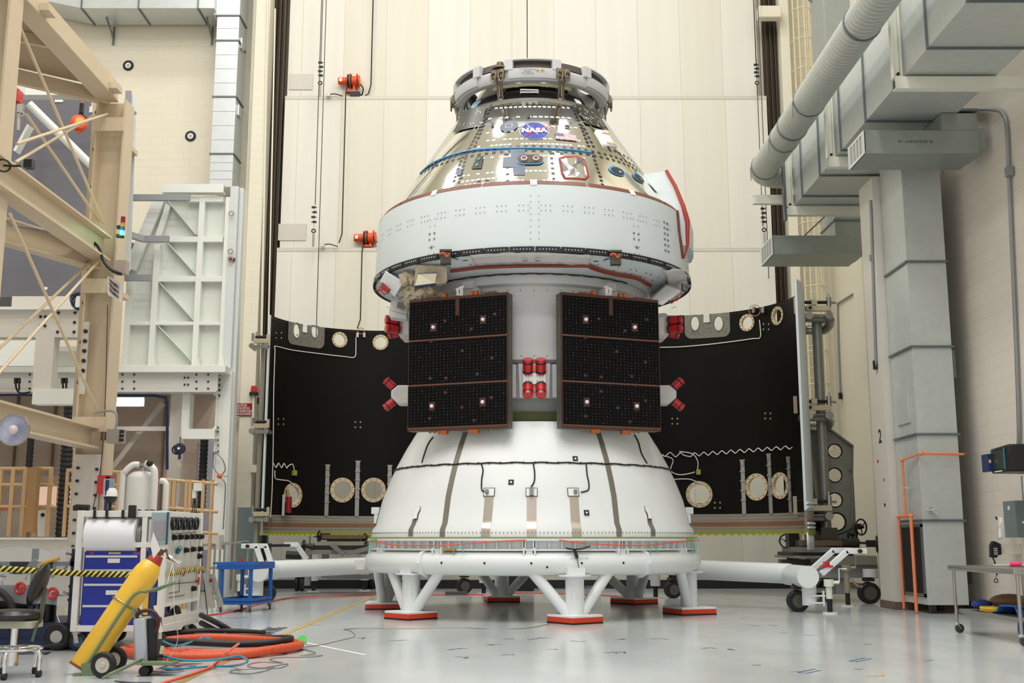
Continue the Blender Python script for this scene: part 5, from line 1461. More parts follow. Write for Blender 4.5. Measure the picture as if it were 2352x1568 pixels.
a, z = PR.loc(1740, 714); c_ = PR.pt(a, z, 0.1); part('wire_loop', MB().torus(c_, (0.3, 1, 0), 0.13, 0.01, 24, 6), mat('copper_wire', (180, 120, 90), 0.4), PR.t)
for p_, lst in ((PL, ((822, 975), (645, 968), (688, 775), (640, 770))), (PR, ((1550, 967), (1764, 955), (1760, 750), (1648, 1160)))):
    m2 = MB()
    for px, py in lst:
        for dx in (-6, 6):
            for dy in (-6, 6):
                a, z = p_.loc(px+dx, py+dy); q = p_.pt(a, z, 0.0); d_ = V((-math.cos(a), -math.sin(a), 0)); m2.cyl(q, q+d_*0.01, 0.022, n=10)
    part('blanking_dots', m2, mat('pale_dot', (150, 146, 108), 0.5), p_.t)
# thicker outer end blocks of the right panel
aE = PR.a0
for z in (1.50, 1.58, 1.90, 1.98):
    part('outer_rib', MB().tube([PR.pt(aE+0.02*k, z, -0.07) for k in range(0, 12)], 0.025, 6), CRAFT, PR.t)
part('outer_base', MB().add([PR.pt(aE+0.03*(i//2), 1.06 if i % 2 else 1.40, -0.055) for i in range(16)], [(2*i, 2*i+1, 2*i+3, 2*i+2) for i in range(7)]), CRAFT, PR.t, solid=0.03)
# ================================================================== ductwork on the right
GDX0, GDX1, GZ0, GZ1 = 6.22, 7.68, 8.5, 9.9
dt = thing('supply_duct', 'big rectangular galvanised duct running along the right wall near the ceiling', 'duct', (GDX0, 24.1, GZ0))
ys = [24.15, 23.3, 21.9, 20.4, 18.9, 17.4, 15.9, 14.4, 12.0, 9.0]
for i in range(len(ys)-1):
    part('duct_section', MB().box((GDX0, ys[i+1]+0.012, GZ0), (GDX1, ys[i]-0.012, GZ1)), GALV, dt, bevel=0.004)
for y in ys[1:]:
    s_ = 0.03
    m = MB().box((GDX0-s_, y-0.022, GZ0-s_), (GDX1+s_, y+0.022, GZ0+0.001)).box((GDX0-s_, y-0.022, GZ1-0.001), (GDX1+s_, y+0.022, GZ1+s_)).box((GDX0-s_, y-0.022, GZ0), (GDX0+0.001, y+0.022, GZ1)).box((GDX1-0.001, y-0.022, GZ0), (GDX1+s_, y+0.022, GZ1))
    part('seam_flange', m, GALVD, dt)
# lower step of the nearest stretch
part('end_panel', MB().box((GDX0+0.02, 24.15, GZ0+0.02), (GDX1-0.02, 24.17, GZ1-0.02)), GALVD, dt)
def hanger(y, label):
    t = thing('duct_bracket', label, 'bracket', (GDX0-0.12, y, GZ0-0.25), 'cream steel brackets under the supply duct')
    part('beam', MB().channel((GDX0-0.17, y, GZ0-0.14), (RX-0.002, y, GZ0-0.14), 0.14, 0.20, 0.015, side=1), IVORY, t)
    part('post', MB().channel((GDX0-0.12, y, GZ0-0.05), (GDX0-0.12, y, GZ1-0.05), 0.12, 0.14, 0.015, (1, 0, 0)), IVORY, t)
    part('bolt', MB().cyl((GDX0-0.12, y-0.08, GZ0-0.0), (GDX0-0.12, y-0.05, GZ0-0.0), 0.025, n=8), BLACKM, t)
hanger(24.0, 'cream steel bracket at the far end of the big duct')
hanger(20.75, 'cream steel bracket under the middle of the big duct, above the upper outlet box')
hanger(16.95, 'cream steel bracket under the near end of the big duct, top right')
single('duct_strut', MB().box((GDX0-0.25, 23.95, GZ0-0.35), (GDX0-0.19, 24.05, GZ1-0.4)), GALVD, 'dark galvanised vertical strut at the far end of the big duct', 'strut')
# spiral round duct
sm = mat('spiral_duct', (184, 188, 182), 0.4, metal=0.25, var=0.06, vscale=4)
nt = sm.node_tree; b = nt.nodes['Principled BSDF']
tc = nt.nodes.new('ShaderNodeTexCoord'); wv = nt.nodes.new('ShaderNodeTexWave'); wv.bands_direction = 'DIAGONAL'; wv.wave_profile = 'SIN'
mp = nt.nodes.new('ShaderNodeMapping'); mp.inputs['Scale'].default_value = (0.35, 1.0, 0.0); nt.links.new(tc.outputs['Object'], mp.inputs[0]); nt.links.new(mp.outputs[0], wv.inputs['Vector']); wv.inputs['Scale'].default_value = 5.0
bp = nt.nodes.new('ShaderNodeBump'); bp.inputs['Strength'].default_value = 0.7; bp.inputs['Distance'].default_value = 0.02; nt.links.new(wv.outputs['Color'], bp.inputs['Height']); nt.links.new(bp.outputs[0], b.inputs['Normal'])
rt = thing('round_duct', 'round spiral galvanised duct running beside the big rectangular duct', 'duct', (5.68, 24.3, 9.05))
pth = [V((5.62, 9.0, 9.42)), V((5.62, 21.0, 9.42)), V((5.62, 24.2, 9.42))]+[V((5.62+0.5*(1-math.cos(t)), 24.2+0.5*math.sin(t), 9.42)) for t in [PI/2*k/8 for k in range(1, 9)]]+[V((6.5, 24.7, 9.42))]
part('pipe', MB().tube(pth, 0.30, 40), sm, rt)
for y in (21.6, 17.0): part('coupling', MB().pipe((5.62, y-0.03, 9.42), (5.62, y+0.03, 9.42), 0.315, 0.29), GALVD, rt)
for y in (24.1, 22.3, 20.3):
    part('strap_hanger', MB().pipe((5.62, y-0.02, 9.42), (5.62, y+0.02, 9.42), 0.312, 0.295).bar((5.93, y, 9.40), (5.93, y, 9.75), 0.015, 0.04).bar((5.30, y, 9.1), (5.30, y, 9.4), 0.012, 0.03), GALVD, rt)
tag(part('pipe_bracket', MB().channel(P(1729, 459, 24.3), P(1822, 459, 24.3), 0.12, 0.2, 0.015), IVORY), 'short cream channel under the far end of the round duct', 'bracket')
# outlet boxes
def outlet(Yn, Yf, X0, X1, z0, z1, label, drop, lettering=None):
    t = thing('outlet_duct', label, 'duct', (X0, Yn, z0))
    part('outlet_box', MB().box((X0+0.01, Yn, z0), (X1, Yf, z1)), GALVDK, t, bevel=0.006)
    g = MB().box((X0, Yn, z0), (X0+0.03, Yn+0.05, z1)).box((X0, Yf-0.05, z0), (X0+0.03, Yf, z1)).box((X0+0.002, Yn+0.05, z0), (X0+0.03, Yf-0.05, z0+0.04)).box((X0+0.002, Yn+0.05, z1-0.04), (X0+0.03, Yf-0.05, z1))
    gr = part('grille_frame', g, GREYW, t)
    lv = MB()
    for k in range(5): y = Yn+0.1+(Yf-Yn-0.2)*k/4; lv.box((X0, y-0.012, z0+0.03), (X0+0.025, y+0.012, z1-0.03))
    part('louvres', lv, GREYW, gr)
    part('grille_back', MB().box((X0+0.026, Yn+0.04, z0+0.03), (X0+0.03, Yf-0.04, z1-0.03)), BLACKM, gr)
    part('riser', MB().box((X1-0.62, Yn+0.02, z1), (X1, Yf-0.05, drop)), GALVDK, t, bevel=0.006)
    part('seam_flange', MB().box((X1-0.65, Yn-0.01, z1+0.35), (X1+0.02, Yf-0.02, z1+0.39)), GALVD, t)
    part('end_cap', MB().box((X1, Yn+0.02, z0+0.08), (X1+0.12, Yf-0.05, z1+0.05)), GALVDK, t)
    if lettering:
        tm = MB(); add_text(tm, lettering, ((X0+X1)/2-0.1, Yn-0.004, (z0+z1)/2), (1, 0, 0), (0, 0, 1), 0.065); part('stencil_text', tm, INK, t)
GALVDK = mat('dull_galvanised', (150, 156, 150), 0.45, metal=0.3, var=0.12, vscale=4)
outlet(25.0, 26.2, 5.92, 8.0, 7.65, 8.09, 'lower galvanised outlet box with grille, below the far end of the big duct', 16.0)
outlet(18.5, 19.4, 6.02, 8.0, 7.76, 8.17, 'upper galvanised outlet box with grille and stencilled letters, under the big duct', 8.49, 'W 1 6 50 0-5 SC05 3K')
single('diagonal_brace', MB().bar(P(1848, 541, 25.6), P(1915, 478, 25.6), 0.03, 0.03), GALVD, 'thin dark diagonal brace behind the lower outlet box', 'brace')
# upper back diagonal stays
single('duct_stay', MB().bar(P(1855, -5, 26), P(1882, 22, 26), 0.05, 0.05).bar(P(1882, 22, 26), P(1915, -8, 26), 0.05, 0.05), GALVD, 'dark V-shaped stay at the top behind the round duct', 'stay')
# vertical duct by the column
vd = thing('return_duct', 'tall vertical galvanised duct with dark intake grille standing by the right column', 'duct', (7.15, 19.95, 0.12))
VX0, VX1, VY0, VY1 = 7.15, 7.86, 19.95, 21.12
zs_ = [0.14]+[P(2120, y, 19.95).z for y in (1195, 997, 796, 601)]+[8.48]
for i in range(len(zs_)-1):
    part('duct_section', MB().box((VX0, VY0, zs_[i]+0.01), (VX1, VY1, zs_[i+1]-0.01)), GALV, vd, bevel=0.004)
    if i: part('seam_flange', MB().box((VX0-0.035, VY0-0.035, zs_[i]-0.02), (VX1+0.035, VY1, zs_[i]+0.02)), GALVD, vd)
iz0, iz1 = P(2120, 1372, 19.95).z, zs_[1]-0.06
gr = part('intake_frame', MB().box((VX0-0.02, VY0+0.02, iz0), (VX0, VY0+0.10, iz1)).box((VX0-0.02, VY1-0.10, iz0), (VX0, VY1-0.04, iz1)).box((VX0-0.02, VY0+0.02, iz0), (VX0, VY1-0.04, iz0+0.06)).box((VX0-0.02, VY0+0.02, iz1-0.05), (VX0, VY1-0.04, iz1)), GALVD, vd)
lv = MB().box((VX0-0.008, VY0+0.1, iz0+0.05), (VX0-0.004, VY1-0.1, iz1-0.04))
for k in range(16): y = VY0+0.12+(VY1-VY0-0.26)*k/15; lv.box((VX0-0.018, y-0.008, iz0+0.06), (VX0-0.008, y+0.008, iz1-0.05))
part('intake_fins', lv, mat('intake_black', (44, 42, 38), 0.5), gr)
a = XW(2060, 918, VX0-0.01); b2 = XW(2091, 970, VX0-0.01)
ad = part('access_door', MB().box((VX0-0.03, min(a.y, b2.y), b2.z), (VX0, max(a.y, b2.y), a.z)), GALV, vd, bevel=0.005)
q = P(2139, 1172, VY0-0.05); part('valve_fitting', MB().cyl(q, q+V((0, 0.06, 0)), 0.05, n=14).cyl(q+V((-0.1, -0.02, 0)), q+V((0.06, -0.02, 0.02)), 0.018, n=8).bar(q+V((0, -0.04, 0)), q+V((0.1, -0.05, -0.07)), 0.02, 0.015), CHROME, vd)
part('side_box', MB().box((VX1, VY0+0.05, P(2200, 1340, 20).z), (VX1+0.10, VY0+0.35, P(2200, 1305, 20).z)), BLACKM, vd)
part('side_box', MB().box((VX1, VY0+0.05, 4.1), (VX1+0.07, VY0+0.25, 4.6)), GALVD, vd)
part('stand_feet', MB().box((VX0+0.1, VY0+0.15, 0), (VX0+0.2, VY0+0.25, 0.16)).box((VX1-0.2, VY1-0.3, 0), (VX1-0.1, VY1-0.2, 0.16)), DARK, vd)
# orange pipework
op = mat('orange_pipe', (240, 134, 88), 0.45)
ot = thing('orange_pipework', 'orange pipes dropping in front of the vertical duct and its intake grille', 'pipe', P(2070, 1393, 21.0))
p0_, p1_, p2_, p3_ = P(2214, 1043, 19.85), P(2115, 1041, 19.80), P(2072, 1056, 20.45), P(2077, 1182, 20.45)
p3_ = V((p2_.x, p2_.y, p3_.z))
part('pipe', MB().tube([p0_, p1_, p2_, p3_], 0.022, 10), op, ot)
b0, b1 = P(2064, 1186, 20.95), P(2092, 1184, 20.15)
part('cross_pipe', MB().tube([b0, b1], 0.028, 10), op, ot)
part('drop_pipe', MB().cyl(b0, V((b0.x, b0.y, 0.03)), 0.024, n=12), op, ot); part('drop_pipe', MB().cyl(b1, V((b1.x, b1.y, 0.02)), 0.030, n=12), op, ot)
for q in (b0, b1, p1_, p2_): part('elbow', MB().ball(q, 0.042, 12), op, ot)
part('clamp', MB().bar(P(2074, 1120, 20.45), P(2090, 1120, 20.4), 0.03, 0.03), STEEL, ot)
part('end_cap', MB().cyl(p0_, p0_+V((0.02, 0, 0)), 0.04, n=12), BROWN, ot)
# conduits
GC = mat('grey_conduit', (146, 150, 152), 0.4, metal=0.4)
W8 = RX-0.05
conduit('conduit', [XW(2180, 300, W8), XW(2205, 255, W8), XW(2250, 251, W8), XW(2288, 253, W8), XW(2303, 262, W8), XW(2312, 290, W8), XW(2316, 380, W8), XW(2322, 520, W8), XW(2334, 800, W8), XW(2340, 985, W8), XW(2338, 1028, W8)], 0.034, GC, 'grey conduit curving down the right wall from the big duct to the black box', sm=5)
q = XW(2318, 394, W8-0.02); single('conduit_box', MB().cbox(q, (0.10, 0.12, 0.16)), GC, 'grey conduit box on the curved conduit of the right wall', 'box')
cX = cx0-0.03
conduit('conduit', [XW(1999, 460, cX), XW(2001, 500, cX), XW(2004, 600, cX), XW(2012, 850, cX)], 0.028, GC, 'grey conduit down the white column from the duct to the upper black switch')
q = XW(2011, 838, cX); single('wall_switch', MB().cbox(q, (0.08, 0.08, 0.17)), BLACKM, 'black switch box at the end of the conduit on the white column', 'switch')
q = XW(2003, 592, cX); single('conduit_box', MB().cbox(q, (0.09, 0.08, 0.12)), GC, 'grey conduit box on the white column above the number', 'box')
XF = FARX-0.04
conduit('conduit', [XW(1996, 652, XF), XW(1924, 697, XF), XW(1926, 800, XF), XW(1931, 915, XF)], 0.025, GC, 'grey conduit dropping on the back part of the right wall to the lower black switch')
q = XW(1930, 909, XF-0.02); single('wall_switch', MB().cbox(q, (0.08, 0.08, 0.17)), BLACKM, 'black switch box on the cream wall between the ladder and the column', 'switch')
# black cabinet, grey panel, phone on the right wall
bb = thing('black_cabinet', 'black monitor cabinet with teal edges mounted on the right wall', 'cabinet', (RX, 17.5, 2.3))
part('shell', MB().hexa([(7.42, 17.62, 2.26), (7.42, 16.98, 2.26), (RX-0.005, 16.85, 2.26), (RX-0.005, 17.75, 2.26), (7.42, 17.62, 2.64), (7.42, 16.98, 2.67), (RX-0.005, 16.85, 2.68), (RX-0.005, 17.75, 2.64)]), BLACKM, bb, bevel=0.03)
part('screen', MB().box((7.405, 17.1, 2.31), (7.418, 17.5, 2.60)), mat('dark_green_screen', (44, 54, 50), 0.25), bb)
for y in (17.07, 17.51): part('teal_trim', MB().box((7.40, y, 2.30), (7.418, y+0.02, 2.62)), mat('teal_trim', (64, 128, 128), 0.4), bb)
part('name_plate', MB().box((7.404, 17.2, 2.275), (7.418, 17.45, 2.29)), PAPER, bb)
part('blue_box', MB().box((7.34, 17.5, 2.29), (7.40, 17.75, 2.56)), mat('navy_box', (34, 44, 96), 0.4), bb)
part('yellow_label', MB().box((7.345, 17.494, 2.42), (7.38, 17.5, 2.47)), mat('yellow_label', (214, 196, 110), 0.5), bb)
gp = thing('electrical_panel', 'grey electrical panel with round white stickers on the right wall', 'panel', (RX, 18.1, 1.3))
pz1, pz0 = P(2300, 1150, 18.2).z, P(2300, 1234, 18.2).z
part('enclosure', MB().box((7.92, 18.0, pz0), (RX-0.005, 18.45, pz1)), mat('panel_grey', (112, 122, 124), 0.45), gp, bevel=0.006)
part('label', MB().box((7.914, 18.2, pz1-0.14), (7.92, 18.26, pz1-0.08)), PAPER, gp)
for dx, dz in ((0.13, -0.20), (0.18, -0.24), (0.16, -0.28), (0.09, -0.34)): part('round_sticker', MB().cyl((7.94+dx, 17.99, pz1+dz), (7.94+dx, 18.0, pz1+dz), 0.02, n=14), PAPER, gp)
for dx, nm in ((0.02, 'left'), (0.08, 'middle'), (0.14, 'right')): conduit('conduit', [(8.08+dx, 18.1, pz1-0.005), (8.08+dx, 18.1, 2.26)], 0.012, GC, nm+' of three thin conduits between the black cabinet and the grey panel', group='thin conduits above the grey panel')
pq = P(2283, 1262, 18.6)
ph = thing('wall_phone', 'black wall phone with braided lanyard hanging on the block wall above the table', 'phone', pq)
part('handset', MB().prism([(-0.07, -0.12), (0.03, -0.13), (0.05, -0.09), (0.11, -0.08), (0.11, 0.09), (0.03, 0.13), (-0.02, 0.14), (-0.06, 0.07)], pq+V((0, -0.03, 0)), (1, 0, 0), (0, 0, 1), (0, 0.08, 0)), BLACKM, ph, bevel=0.01)
kp = MB()
for i in range(4):
    for j in range(3): kp.cbox(pq+V((-0.01+0.022*j, -0.034, -0.07+0.03*i)), (0.012, 0.006, 0.016))
part('keypad', kp, PAPER, ph)
part('base', MB().box(pq+V((0.08, 0.03, -0.07)), pq+V((RX-0.004-pq.x, 0.2, 0.09))), PLAIN, ph)
part('lanyard', MB().tube([pq+V((-0.03, -0.0, -0.12)), pq+V((0.0, 0, -0.2)), pq+V((0.0, 0, -0.36)), pq+V((0.03, 0, -0.40))], 0.012, 6).torus(pq+V((0.0, 0.0, -0.49)), (0, 1, 0), 0.03, 0.008, 16, 6).cyl(pq+V((0.01, 0, -0.38)), pq+V((0.0, 0, -0.46)), 0.005, n=6), BLACK, ph)
q = XW(2294, 1195, RX-0.01)
pp_ = thing('pinned_note', 'curled white paper note pinned to the wall left of the grey panel', 'paper', q)
part('sheet', MB().add([P(2289, 1188, 18.9), P(2302, 1188, 18.7), P(2304, 1235, 18.7), P(2293, 1240, 18.85), P(2292, 1215, 18.9)], [(0, 1, 2, 3, 4)]), PAPER, pp_, solid=0.004)
part('clip', MB().bar(P(2287, 1186, 18.85), P(2290, 1193, 18.85), 0.02, 0.02), BLACKM, pp_)
# rolling steel table
tb = thing('rolling_table', 'stainless steel table on casters at the right edge', 'table', (6.15, 14.05, 0))
tx0, tx1, ty0, ty1, tz = 6.10, 7.05, 13.95, 15.95, 0.88
part('table_top', MB().box((tx0-0.06, ty0-0.06, tz), (tx1+0.05, ty1+0.06, tz+0.03)).box((tx0-0.06, ty0-0.06, tz-0.04), (tx1+0.05, ty0-0.04, tz)).box((tx0-0.06, ty0-0.04, tz-0.04), (tx0-0.04, ty1+0.06, tz)), STEEL, tb, bevel=0.008)
part('shelf', MB().box((tx0+0.02, ty0+0.02, 0.30), (tx1-0.02, ty1-0.02, 0.325)).box((tx0+0.02, ty0+0.02, 0.27), (tx0+0.04, ty1-0.02, 0.30)), STEEL, tb)
for x, y in ((tx0, ty0), (tx0, ty1), (tx1, ty0), (tx1, ty1)):
    lg_ = part('leg', MB().cyl((x, y, 0.10), (x, y, tz), 0.022, n=14), STEEL, tb)
    cs = part('caster', MB().bar((x-0.02, y-0.04, 0.13), (x+0.03, y-0.04, 0.06), 0.01, 0.05, (0, 1, 0)).bar((x-0.02, y+0.04, 0.13), (x+0.03, y+0.04, 0.06), 0.01, 0.05, (0, 1, 0)).cyl((x, y, 0.11), (x, y, 0.14), 0.035, n=14), CHROME, lg_)
    part('wheel', MB().turn([(0, -0.022), (0.05, -0.022), (0.062, -0.012), (0.062, 0.012), (0.05, 0.022), (0, 0.022)], (x+0.03, y, 0.062), (0, 1, 0), 24), mat('caster_wheel', (60, 62, 68), 0.4), lg_)
shz = 0.325
g1 = MB()
for i, (px, py, w_) in enumerate(((0.25, 1.65, 0.12), (0.33, 1.5, 0.1))): g1.ball((tx0+px, ty0+py, shz+0.06), w_, 14, (1, 1.2, 0.45))
single('yellow_cord', MB().tube([V((tx0+0.20+0.14*math.cos(t*2*PI)*(1+0.1*math.sin(t*7)), ty0+1.25+0.22*math.sin(t*2*PI), shz+0.02+0.006*t)) for t in [k/16 for k in range(96)]], 0.014, 6), mat('yellow_cord', (226, 186, 50), 0.5), 'coiled yellow cord on the lower shelf of the steel table', 'cord')
single('navy_cloth', MB().ball((tx0+0.20, ty0+1.62, shz+0.075), 0.15, 14, (0.9, 0.9, 0.45)), mat('navy_cloth', (30, 52, 120), 0.7, bump=0.5, bscale=6), 'crumpled navy cloth on the lower shelf of the steel table', 'cloth')
single('brown_bag', MB().ball((tx0+0.55, ty0+1.55, shz+0.12), 0.24, 16, (1.1, 0.8, 0.42)), mat('brown_leather', (132, 100, 74), 0.5, bump=0.4, bscale=5), 'brown soft bag on the lower shelf of the steel table', 'bag')
bg_ = MB(); nxx, nzz = 12, 10; random.seed(4); vs = []
for j in range(nzz+1):
    for i in range(nxx+1):
        u, v_ = i/nxx, j/nzz; vs.append(V((tx0+0.10+0.9*u, ty0+0.35+0.05*math.sin(u*9)+0.03*math.sin(v_*7+u*4)-0.06*(1-v_), 0.075+(0.36)*v_+0.01*math.sin(u*13))))
bg_.add(vs, [(j*(nxx+1)+i, j*(nxx+1)+i+1, (j+1)*(nxx+1)+i+1, (j+1)*(nxx+1)+i) for j in range(nzz) for i in range(nxx)])
vs2 = [V((tx0+0.10+0.9*i/nxx, ty0+0.35+j*0.08, 0.437-0.012*j*(j > 6)+0.008*math.sin(i*1.7+j))) for j in range(10) for i in range(nxx+1)]
bg_.add(vs2, [(j*(nxx+1)+i, j*(nxx+1)+i+1, (j+1)*(nxx+1)+i+1, (j+1)*(nxx+1)+i) for j in range(9) for i in range(nxx)])
single('blue_tarp', bg_, mat('blue_tarp', (26, 84, 160), 0.5, bump=0.4, bscale=5), 'blue tarp draped over the lower shelf of the steel table', 'tarp', solid=0.008)
tw = thing('tie_tool', 'thin steel tool with pink grip on the steel table top', 'tool', (6.45, 15.0, tz+0.03))
part('shaft', MB().cyl((6.35, 15.2, tz+0.045), (6.9, 14.9, tz+0.06), 0.012, n=8), STEEL, tw)
part('grip', MB().cyl((6.52, 15.1, tz+0.062), (6.64, 15.03, tz+0.065), 0.032, n=12), mat('pink_grip', (236, 60, 120), 0.5), tw)
single('tool_case', MB().box((6.92, 14.9, tz+0.031), (7.1, 15.1, tz+0.17)), mat('grey_case', (84, 84, 88), 0.5), 'small grey case on the steel table at the right edge', 'case', bevel=0.01)
# ================================================================== white tube dolly frames with handles (left and right)
def dual_caster(parent, c, rr_=0.19, rot=0.0, m_=BLACK, w_=0.10):
    rotm = Matrix.Rotation(rot, 3, 'Z'); ax = rotm@V((0, 1, 0))
    for s_ in (-1, 1):
        o = c+ax*(s_*w_*0.62)+V((0, 0, rr_))
        wh = part('wheel', MB().turn([(rr_*0.62, -w_*0.42), (rr_*0.92, -w_*0.45), (rr_, -w_*0.3), (rr_, w_*0.3), (rr_*0.92, w_*0.45), (rr_*0.62, w_*0.42)], o, ax, 32), m_, parent)
        part('hub', MB().turn([(0, -w_*0.44), (rr_*0.12, -w_*0.5), (rr_*0.16, -w_*0.35), (rr_*0.62, -w_*0.38), (rr_*0.62, w_*0.38), (rr_*0.16, w_*0.35), (0, w_*0.44)], o, ax, 24), mat('wheel_hub', (104, 100, 90), 0.45, metal=0.5), wh)
    part('caster_fork', MB().cbox(c+V((0, 0, rr_*2+0.05)), (0.18, w_*2.4, 0.06), rotm).cyl(c+V((0, 0, rr_*2+0.05)), c+V((0, 0, rr_*2+0.16)), 0.09, n=18).cbox(c+V((-0.02, 0, rr_*1.4)), (0.10, 0.02, rr_*1.3), rotm), DARK, parent)
def jack(parent, c, h, m_=IVORY):
    part('jack', MB().cyl(c+V((0, 0, 0.25)), c+V((0, 0, h)), 0.055, n=16).cyl(c+V((0, 0, h-0.12)), c+V((0, 0, h)), 0.085, n=16).cyl(c+V((0, 0, h-0.06)), c+V((0.17, -0.05, h-0.05)), 0.03, n=10).tube([c+V((0.17, -0.05, h-0.05)), c+V((0.17, -0.07, h+0.18)), c+V((0.30, -0.08, h+0.18))], 0.012, 6), m_, parent)
    part('jack_screw', MB().cyl(c+V((0, 0, 0.03)), c+V((0, 0, 0.27)), 0.045, n=16), BLACK, parent)
    part('jack_foot', MB().cyl(c, c+V((0, 0, 0.025)), 0.13, n=24), IVORY, parent)
def tube_frame(sgn, near, label, ftube, hx=(0.30, 0.78, 1.12), hz=(0.66, 1.06)):
    t = thing('tube_dolly', label, 'dolly', (near.x, near.y, 0))
    z = 0.64
    rT = 0.185
    part('long_tube', MB().cyl((near.x, near.y+1.1, z), ftube, rT, n=32), WHITE, t)
    part('corner_tube', MB().cyl((near.x, near.y-0.15, z-0.02), (near.x, near.y+1.35, z-0.02), rT+0.005, n=32), WHITE, t)
    part('leg_tube', MB().cyl((near.x+sgn*0.07, near.y+0.10, 0.13), (near.x+sgn*0.07, near.y+0.10, z), 0.125, n=24), WHITE, t)
    part('leg_bracket', MB().box((near.x+sgn*0.02, near.y-0.04, 0.28), (near.x+sgn*0.32, near.y+0.0, 0.31)).box((near.x+sgn*0.02, near.y-0.04, 0.16), (near.x+sgn*0.32, near.y+0.0, 0.19)).box((near.x+sgn*0.27, near.y-0.05, 0.12), (near.x+sgn*0.30, near.y+0.02, 0.38)), WHITE, t)
    jack(t, V((near.x+sgn*0.36, near.y-0.12, 0)), 0.58)
    part('red_clamp', MB().box((near.x+sgn*0.30, near.y+0.05, 0.78), (near.x+sgn*0.50, near.y+0.2, 0.81)).cbox((near.x+sgn*0.40, near.y+0.12, 0.84), (0.09, 0.1, 0.08)), RED, t)
    dual_caster(t, V((near.x-sgn*0.05, near.y+0.45, 0)), 0.185, 0.0)
    for dy in (0.12, 1.0):
        a0_ = V((near.x+sgn*hx[0], near.y+dy, hz[0])); a1_ = V((near.x+sgn*hx[1], near.y+dy, hz[1])); a2_ = V((near.x+sgn*hx[2], near.y+dy, hz[1]))
        part('handle_arm', MB().bar(a0_, a1_, 0.10, 0.10, (0, 1, 0)).bar(a1_-V((sgn*0.04, 0, 0)), a2_, 0.098, 0.10, (0, 1, 0)), WHITE, t, bevel=0.01)
    part('handle_bar', MB().cyl((near.x+sgn*(hx[2]-0.14), near.y+0.0, hz[1]), (near.x+sgn*(hx[2]-0.14), near.y+1.1, hz[1]), 0.035, n=14), BLACK, t)
    return t
nr = F(1851, 1412); nr = V((P(1851, 1322, 20.2).x, 20.2, 0))
t = tube_frame(1, nr, 'white tubular dolly frame with round end cap and bent handles, right of the spacecraft', P(1560, 1306, 22.6))
part('notice', MB().cbox(P(1778, 1311, 21.42)+V((0, -0.005, 0)), (0.15, 0.01, 0.22)), PAPER, t)
nl = V((P(597, 1318, 23.2).x, 23.2, 0))
t = tube_frame(-1, nl, 'white tubular dolly frame with bent handles and black bar, left behind the blue cart', P(900, 1296, 27.0), (-0.05, 0.12, 0.42), (0.66, 1.13))
part('notice', MB().cbox(P(824, 1297, 25.9), (0.24, 0.01, 0.2)), PAPER, t)
part('long_bar', MB().cyl(P(590, 1253, 24.4), P(665, 1252, 25.4), 0.03, n=12), BLACK, t)
part('far_handle', MB().bar(P(652, 1250, 25.4), P(684, 1250, 25.5), 0.10, 0.10, (0, 1, 0)).bar(P(680, 1249, 25.5), P(704, 1284, 25.6), 0.10, 0.10, (0, 1, 0)), WHITE, t)
part('motor_drum', MB().cyl(P(658, 1274, 26.3), P(692, 1276, 26.3), 0.09, n=18), BLACK, t)
# casters and posts seen below and between the stand legs
def loose_caster(px, py, label, rot=0.0, rr_=0.18, grp=None):
    c = F(px, py); c.z = 0; t = thing('caster_unit', label, 'caster', c)
    dual_caster(t, c, rr_, rot)
    part('post', MB().cyl(c+V((0, 0, rr_*2+0.15)), c+V((0, 0, 0.66)), 0.10, n=18).cyl(c+V((0, 0, 0.50)), c+V((0, 0, 0.53)), 0.17, n=20), GREYW, t)
    return t
loose_caster(688, 1357, 'dual black caster facing front under the left white tube', PI/2)
loose_caster(849, 1352, 'dual black caster under the left white tube next to the stand', PI/2)
loose_caster(1066, 1363, 'dual black caster behind the stand, between its front left and back legs', 0.3)
loose_caster(1546, 1373, 'dual black caster behind the stand, beside its right leg', 0.2)
def jack_post(px, py, label):
    c = F(px, py); c.z = 0; t = thing('jack_post', label, 'jack', c)
    part('sleeve', MB().cyl(c+V((0, 0, 0.26)), c+V((0, 0, 0.9)), 0.11, n=18), GREYW, t)
    part('screw', MB().cyl(c+V((0, 0, 0.02)), c+V((0, 0, 0.27)), 0.05, n=14), BLACK, t)
    part('foot', MB().cyl(c, c+V((0, 0, 0.02)), 0.15, n=24), GREYW, t)
jack_post(720, 1358, 'grey jack post on a round foot under the left white tube')
jack_post(837, 1356, 'grey jack post on a round foot just left of the stand')
jack_post(1111, 1364, 'grey jack post behind the stand near the back leg')
jack_post(1506, 1373, 'grey jack post behind the stand left of the right caster')
c = F(1048, 1366); single('dark_block', MB().cbox((c.x, c.y, 0.04), (0.5, 0.3, 0.08)), mat('charcoal_block', (84, 84, 84), 0.6), 'flat dark grey block on the floor behind the stand', 'block')
c = F(1180, 1352); c.y = 29.0; single('black_case', MB().box((c.x-0.3, 28.8, 0), (c.x+0.5, 29.3, 0.75)), BLACK, 'black case on the floor far behind the stand, near the door', 'case', bevel=0.02)
c = F(1358, 1350); c.z = 0
bs = thing('floor_stand', 'black tripod foot of a thin pole standing before the door behind the spacecraft', 'stand', c)
part('pole', MB().cyl(c+V((0, 0, 0.1)), c+V((0, 0, 1.0)), 0.03, n=10), BLACK, bs)
for k in range(3): part('foot', MB().bar(c+V((0, 0, 0.22)), c+V((0.3*math.cos(k*2.09+0.5), 0.3*math.sin(k*2.09+0.5), 0.01)), 0.04, 0.03), BLACK, bs)
